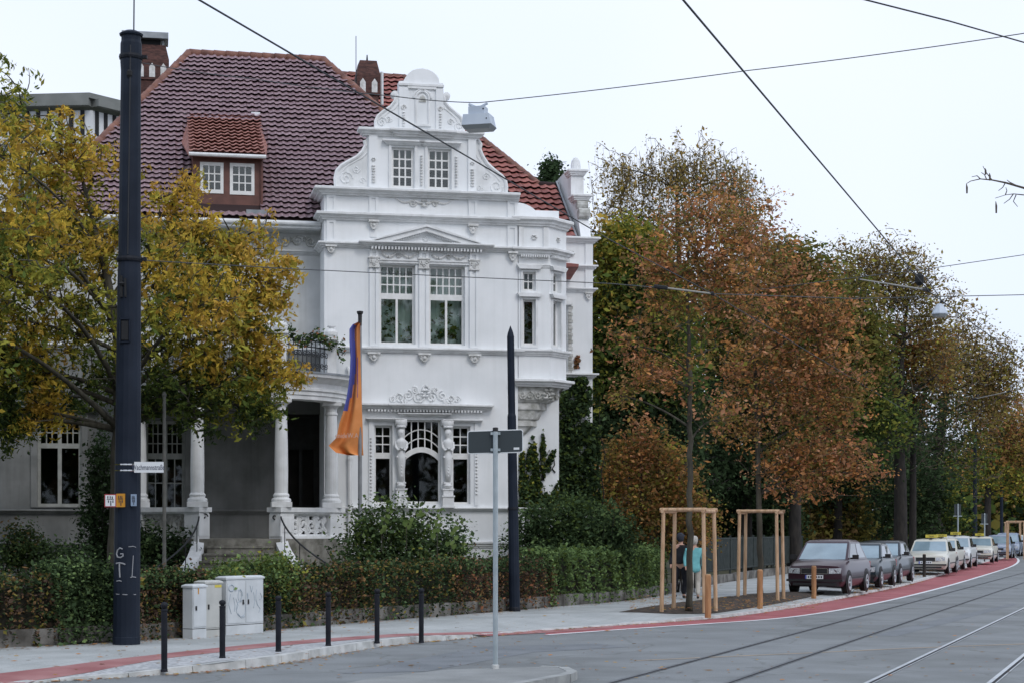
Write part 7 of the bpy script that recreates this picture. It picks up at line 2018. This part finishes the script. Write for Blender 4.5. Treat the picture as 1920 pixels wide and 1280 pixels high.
def ivy(label, polys, v, nl, size, pal, thick=.10):
    """leaves on an upright wall plane inside picture-measured outlines"""
    CC = []
    for poly, w in polys:
        q = [hp(x, y, v) for x, y in poly]; m = int(nl * w)
        q = np.array(q); lo, hi = q.min(0), q.max(0); got = 0; out = []
        while got < m:
            p = rng.uniform(lo, hi, (m * 3, 2)); ins = np.zeros(len(p), bool)
            for i in range(len(q)):
                x1, y1 = q[i]; x2, y2 = q[(i + 1) % len(q)]
                c = ((y1 > p[:, 1]) != (y2 > p[:, 1])) & (p[:, 0] < (x2 - x1) * (p[:, 1] - y1) / (y2 - y1 + 1e-12) + x1); ins ^= c
            s = np.sin(p[:, 0] * 9 + 2 * np.sin(p[:, 1] * 7)) + np.sin(p[:, 1] * 8.3 + 1.7 * np.sin(p[:, 0] * 6.1)) + rng.normal(0, .5, len(p))
            ins &= s > -1.35
            out.append(p[ins]); got += ins.sum()
        p = np.concatenate(out)[:m]; vv = v - np.abs(rng.normal(0, thick, m)) - .02
        CC.append(np.stack([HO.x + UX.x * p[:, 0] + VX.x * vv, HO.y + UX.y * p[:, 0] + VX.y * vv, p[:, 1]], 1))
    C = np.concatenate(CC); c0 = C.mean(0); c0[2] = ZP
    e_ = empty('ivy', tuple(c0), label=label, category='ivy')
    mb = MB()
    for poly, w in polys:
        xs = [p[0] for p in poly]; ys = [p[1] for p in poly]
        for k in range(3):
            x0 = rng.uniform(min(xs), max(xs)); pts = []
            for i in range(7):
                u_, z_ = hp(x0 + rng.normal(0, 3), max(ys) - (max(ys) - min(ys)) * i / 7, v); pts.append(Vector(wall_to_world(u_, v - .03, z_)) - Vector(c0))
            mb.tube(pts, [.02, .018, .015, .012, .01, .008, .005], 4)
    mb.build('stems', M['darkbark'], e_)
    np_quads('foliage', leaf_quads(C - c0, size, .75), M['leaf'], e_, pal_mix(pal, len(C)) * rng.uniform(.6, 1.3, (len(C), 1)))
IV = [('DG', 5), ('MG', 3), ('GR', 2)]
ivy('dark ivy covering the lower wall of the wing', [([(1040, 712), (1098, 706), (1108, 730), (1100, 790), (1124, 800), (1122, 900), (1128, 960), (1040, 960)], 1.0)], VW, 9000, .10, IV, .14)
ivy('ragged ivy climbing the wall under the oriel', [([(985, 960), (984, 900), (990, 830), (999, 815), (1006, 850), (1012, 900), (1030, 930), (1046, 900), (1048, 965)], .8), ([(1012, 860), (1018, 800), (1022, 850), (1020, 900)], .1), ([(1020, 870), (1040, 835), (1042, 842), (1028, 885)], .06), ([(972, 950), (974, 850), (982, 845), (984, 950)], .2)], .45, 3600, .085, [('MG', 3), ('GR', 3), ('DG', 3), ('YG', 1)], .06)
# brown dead creeper patch on the wing
ivy('withered brown creeper patch on the wing wall', [([(1076, 690), (1078, 668), (1084, 664), (1087, 680), (1081, 690)], 1.0)], VW, 90, .09, [('RD', 1), ('BR', 2)], .02)

# the wood that closes the view at the end of the park: nobody could count it
n = 52000
t = rng.uniform(0, 1, n); X = 2 + 66 * t ** 1.1; Y_ = 98 + 66 * t + rng.uniform(0, 16, n) ; z = rng.uniform(0, 1, n) ** 1.25 * (9.5 + 2.0 * np.sin(t * 21) + 1.3 * np.sin(t * 47))
C = np.stack([X, Y_, z + .2], 1)
patch = (np.sin(X * .55) + np.sin(z * 1.1 + X * .3) + 2) / 4
col = np.where((rng.uniform(0, 1, n) < .78 - .5 * patch)[:, None], pal_mix(Dk, n), pal_mix([('OL', 3), ('GR', 3), ('BR', 2)], n)) * rng.uniform(.6, 1.2, (n, 1))
np_quads('far_wood', leaf_quads(C, .55, .7), M['leaf'], None, col, kind='stuff', label='dark autumn wood behind the trees and parked cars', category='wood')
# more dark trees between the villa and the wood
for k, (x0, Yk, lab) in enumerate(((1330, 84, 'dark tree deep behind the first timber guard'), (1570, 92, 'dark tree deep behind the purple car'), (1225, 76, 'dark tree deep behind the autumn shrub'), (1400, 80, 'dark tree deep behind the second timber guard'))):
    tree('park_tree', lab, Yk, [(x0, 1035, .25), (x0 + 3, 850, .2), (x0, 600, .08)],
         [(x0, 545, 55, 50, .8, Mx), (x0 - 20, 610, 65, 50, 1, Mx), (x0 + 30, 640, 60, 50, 1, Mx), (x0, 690, 70, 50, 1, Mx), (x0 - 50, 760, 60, 50, 1, Dk), (x0 + 50, 760, 60, 50, 1, Cg), (x0, 830, 80, 50, 1.2, Dk), (x0 - 40, 900, 70, 50, 1, Dk), (x0 + 50, 900, 70, 50, 1, Dk)], 1300, 14, .2, .36, 'darkbark', 'park trees', twig_r=.02)

# far poles and signs along the street
for x, yt, Yp, r, lab in ((1828, 878, 108, .13, 'dark tram mast between the far trees, nearer of three'), (1878, 905, 126, .11, 'dark tram mast beyond the far taxi'), (1897, 915, 140, .10, 'farthest dark tram mast in the street')):
    b_ = ((x - 960) / F * Yp, Yp, ZP); h = HC - (yt - 80 - YH) / F * Yp
    e_ = empty('far_mast', b_, label=lab, category='mast', group='far tram masts'); mb = MB(); mb.lathe([(r * 1.15, 0), (r, 3), (r * .8, h)], (0, 0, 0), 10); mb.build('shaft', M['mast'], e_)
    mb = MB(); mb.lathe([(r * .9, h), (r * .95, h + .05), (.02, h + .12)], (0, 0, 0), 10); mb.build('cap', M['mast'], e_)
for x, yt, yb_, Yp, lab in ((1796, 948, 1012, 92, 'dark sign board on a pole behind the taxis'), (1846, 965, 1006, 104, 'small far street sign on a thin pole')):
    px = F / Yp; e_ = empty('far_sign', ((x - 960) / px, Yp, ZP), label=lab, category='sign'); ht = HC - (yt - YH) / px
    mb = MB(); mb.lathe([(.04, 0), (.04, ht)], (0, 0, 0), 8); mb.build('post', M['galv'], e_)
    mb = MB(); mb.box(-.17, .17, .045, .06, ht - .58, ht - .02); mb.build('board', M['signback'], e_)
    mb = MB(); mb.box(-.22, .22, .03, .05, ht - .64, ht - .60); mb.build('bracket', M['galv'], e_)

# pale house glimpsed at the end of the street and the big house behind the yellow tree
fh = empty('far_house', ((1866 - 960) / F * 185, 185, 0), label='pale house glimpsed between trunks at the street end', category='house')
mb = MB(); mb.box(-4, 4, 0, 6, 0, 6); mb.build('wall', M['farstucco'], fh)
mb = MB(); mb.add([(-4.3, -.3, 6), (4.3, -.3, 6), (4.3, 6.3, 6), (-4.3, 6.3, 6), (-4.3, 3, 8.6), (4.3, 3, 8.6)], [(0, 1, 5, 4), (2, 3, 4, 5), (1, 2, 5), (3, 0, 4)]); mb.build('roof', M['farroof'], fh)
for x in (-2.4, 0, 2.4):
    for z in (1.2, 4.0):
        mb = MB(); mb.plate(x - .5, x + .5, z, z + 1.4, -.05, 0, [(x - .42, x + .42, z + .08, z + 1.32)]); w_ = mb.build('window', M['frame'], fh)
        mb = MB(); mb.box(x - .42, x + .42, -.02, .0, z + .08, z + 1.32); mb.build('pane', M['carglass'], w_)
YB = 88.0; pxb = F / YB
cb = P(172, 188, YB); zt = cb.z
nb = empty('neighbour_house', (cb.x, cb.y, 0), label='tall pale town house with balustraded attic behind the yellow tree', category='house')
dl = Vector((-1, .08)).normalized(); dr = Vector((.60, .80)).normalized()
fl_ = dmap((dl.x * 9, dl.y * 9), (-dl.x, -dl.y)); fr_ = dmap((0, 0), (dr.x, dr.y))
for f, L_ in ((fl_, 9.0), (fr_, 12.0)):
    holes = []; xs = [L_ * (k + .5) / (4 if L_ < 10 else 5) for k in range(4 if L_ < 10 else 5)]
    for zc in (zt - 4.9, zt - 8.6, zt - 12.3):
        for x in xs: holes.append((x - .55, x + .55, zc, zc + 2.1))
    mb = MB(); mb.plate(0, L_, 0, zt - .5, 0, .25, holes, f, edge=False); mb.build('wall', M['farstucco'], nb)
    for a, b, c, d in holes:
        mb = MB(); mb.plate(a, b, c, d, .1, .16, [(a + .08, (a + b) / 2 - .04, c + .08, d - .08), ((a + b) / 2 + .04, b - .08, c + .08, d - .08)], f); w_ = mb.build('window', M['frame'], nb)
        mb = MB(); mb.box(a, b, .16, .18, c, d, 0, f); mb.build('pane', M['carglass'], w_)
    for z0, z1, o_ in ((zt - .35, zt, .5), (zt - 2.15, zt - 1.8, .3), (zt - 6.2, zt - 5.95, .2)):
        mb = MB(); mb.box(-.0, L_, -o_, 0, z0, z1, 0, f); mb.build('cornice', M['farroof' if z1 == zt else 'farstucco'], nb)
    for k in range(int(L_ / .55)):
        x = .3 + k * .55; mb = MB(); mb.box(x - .10, x + .10, -.06, .0, zt - 1.7, zt - .5, 0, f); mb.build('attic_opening', M['dark'], nb)
poly = [(dl.x * 9.3, dl.y * 9.3 - .3), (0, -.5), (dr.x * 12 + .3, dr.y * 12), (dr.x * 12 - 6, dr.y * 12 + 6), (dl.x * 9.3, dl.y * 9.3 + 14)]
mb = MB(); mb.slab(poly, zt, zt + .25); mb.build('roof', M['farroof'], nb)

kerb_near = [p for p in kerb_line if p.y < 70]; hedge_near = [p for p in hedge_line if p.y < 60]
# fallen leaves in the gutter, under the taxis and on the pavement
n = 7000; C = []; 
for k in range(n):
    m = k % 10
    if m < 4: x, y = rng.uniform(1600, 1830), 0; y = 1112 - (x - 1600) * .275 + rng.normal(0, 4) - 4; z = ZP + .012; g = G(x, max(y, 1035), z)
    elif m < 6: p = kerb_near[rng.integers(0, len(kerb_near))]; g = (p.x + rng.normal(.10, .10), p.y + rng.normal(0, .1)); z = .014
    elif m < 7: p = hedge_near[rng.integers(0, len(hedge_near))]; g = (p.x + rng.normal(.2, .25), p.y - abs(rng.normal(.1, .3))); z = ZP + .012
    elif m < 9: g = G(rng.uniform(1180, 1540), rng.uniform(1122, 1150), ZP); z = ZP + .10
    elif k % 20 < 10: g = G(rng.uniform(0, 1900), rng.uniform(1165, 1275), 0); z = .013 if g[1] < 20 else max(.013, zpave(g[0], g[1]) + .012)
    else: g = G(rng.uniform(0, 1250), rng.uniform(1150, 1240), ZP); z = max(.013, zpave(g[0], g[1]) + .012)
    C.append((g[0], g[1], z))
C = np.array(C); q = leaf_quads(C, .07, .7); q[:, :, 2] = C[:, None, 2] + (q[:, :, 2] - C[:, None, 2]) * .12
np_quads('fallen_leaves', q, M['leaf'], None, pal_mix([('OR', 2), ('BR', 4), ('GO', 2), ('RD', 1)], n), kind='stuff', label='fallen brown and orange leaves on the ground', category='leaves')

# potted plants standing behind the first-floor glass
for k, (x, w, hgt, v, lab) in enumerate(((727, 16, 70, .42, 'tall plant in a white pot behind the left first-floor window'), (769, 10, 30, .42, 'small pot in the right corner of the left first-floor window'), (821, 13, 22, .42, 'low white pot at the left of the right first-floor window'), (834, 17, 66, .42, 'leafy plant in a white pot in the middle of the right window'), (848, 15, 26, .42, 'white pot beside the middle bar of the right window'), (993, 13, 80, .33, 'potted plant behind the tall oriel window'))):
    u_, _ = hp(x, 640, v); r = w / 72 / 2; zb_ = (fz0 if x < 900 else ZO(647)) + .01; b_ = wall_to_world(u_, v, zb_)
    e_ = empty('potted_plant', b_, label=lab, category='plant', group='potted plants in the windows')
    mb = MB(); mb.lathe([(r * .75, 0), (r, r * 1.5), (r * 1.08, r * 1.5), (r * 1.08, r * 1.75), (r * .9, r * 1.75)], (0, 0, 0), 12); mb.build('pot', M['pot'], e_)
    n = 12 + hgt; hh_ = hgt / 72
    C = np.stack([rng.normal(0, .13, n), rng.normal(0, .05, n), r * 1.7 + rng.uniform(0, 1, n) * hh_], 1)
    np_quads('foliage', leaf_quads(C, .11, .7), M['leaf'], e_, pal_mix([('LG', 3), ('GR', 3), ('YG', 1)], n))
# unseen trees behind the viewer, mirrored in the panes, made tall to cut low sky
n = 34000
X = rng.uniform(-75, 70, n); Y_ = -13 - rng.uniform(0, 9, n) - .002 * X * X; z = rng.uniform(0, 1, n) ** .9 * (16 + 2.5 * np.sin(X * .4) + 1.5 * np.sin(X * 1.1))
np_quads('opposite_trees', leaf_quads(np.stack([X, Y_, z + .2], 1), .75, .7), M['leaf'], None, pal_mix([('DG', 4), ('BR', 3), ('OL', 2), ('GR', 2)], n) * rng.uniform(.6, 1.1, (n, 1)), kind='stuff', label='unseen row of autumn trees across the street, made tall to cut low sky', category='trees')

# unseen tree left of the picture, added so its crown shades the villa
tree('shade_tree', 'unseen leafy tree added beyond the left edge to shade the villa', 29.0,
     [(-420, 1210, .24), (-420, 1000, .2), (-415, 800, .17), (-390, 600, .08)],
     [(-420, 450, 190, 150, 2, A), (-290, 560, 130, 110, 1.6, Bp), (-510, 600, 160, 130, 1.6, Bp), (-320, 380, 150, 120, 1.4, A), (-240, 680, 80, 80, .9, Cg), (-370, 720, 130, 90, 1.2, Cg), (-420, 600, 150, 120, 1.5, Bp, -4.5), (-310, 480, 120, 100, 1.2, A, -4.0), (-320, 640, 110, 90, 1.1, Bp, 4.0)],
     2000, 30, .15, .36, 'darkbark', twig_r=.016, depth=1.0)

tree('garden_tree', 'second unseen leafy tree, added beyond the left edge to block sky light', 40.0,  # unseen second tree, added to keep skylight off the left wall
     [(-210, 1150, .22), (-212, 950, .19), (-215, 800, .15), (-220, 600, .06)],
     [(-210, 420, 170, 120, 1.6, A), (-120, 540, 90, 100, 1.2, Bp), (-260, 580, 140, 120, 1.5, Bp), (-130, 690, 90, 70, 1.1, Cg), (-250, 720, 120, 80, 1.3, Cg), (-90, 640, 70, 80, .9, Bp, -4.0), (-120, 480, 90, 90, 1.1, A, -4.0), (-110, 740, 80, 55, .9, Cg, -5.0), (-110, 740, 80, 55, .9, Cg, 3.0), (-60, 600, 60, 80, .8, Bp, -2.0)],
     1700, 30, .14, .34, 'darkbark', twig_r=.016, depth=1.1)
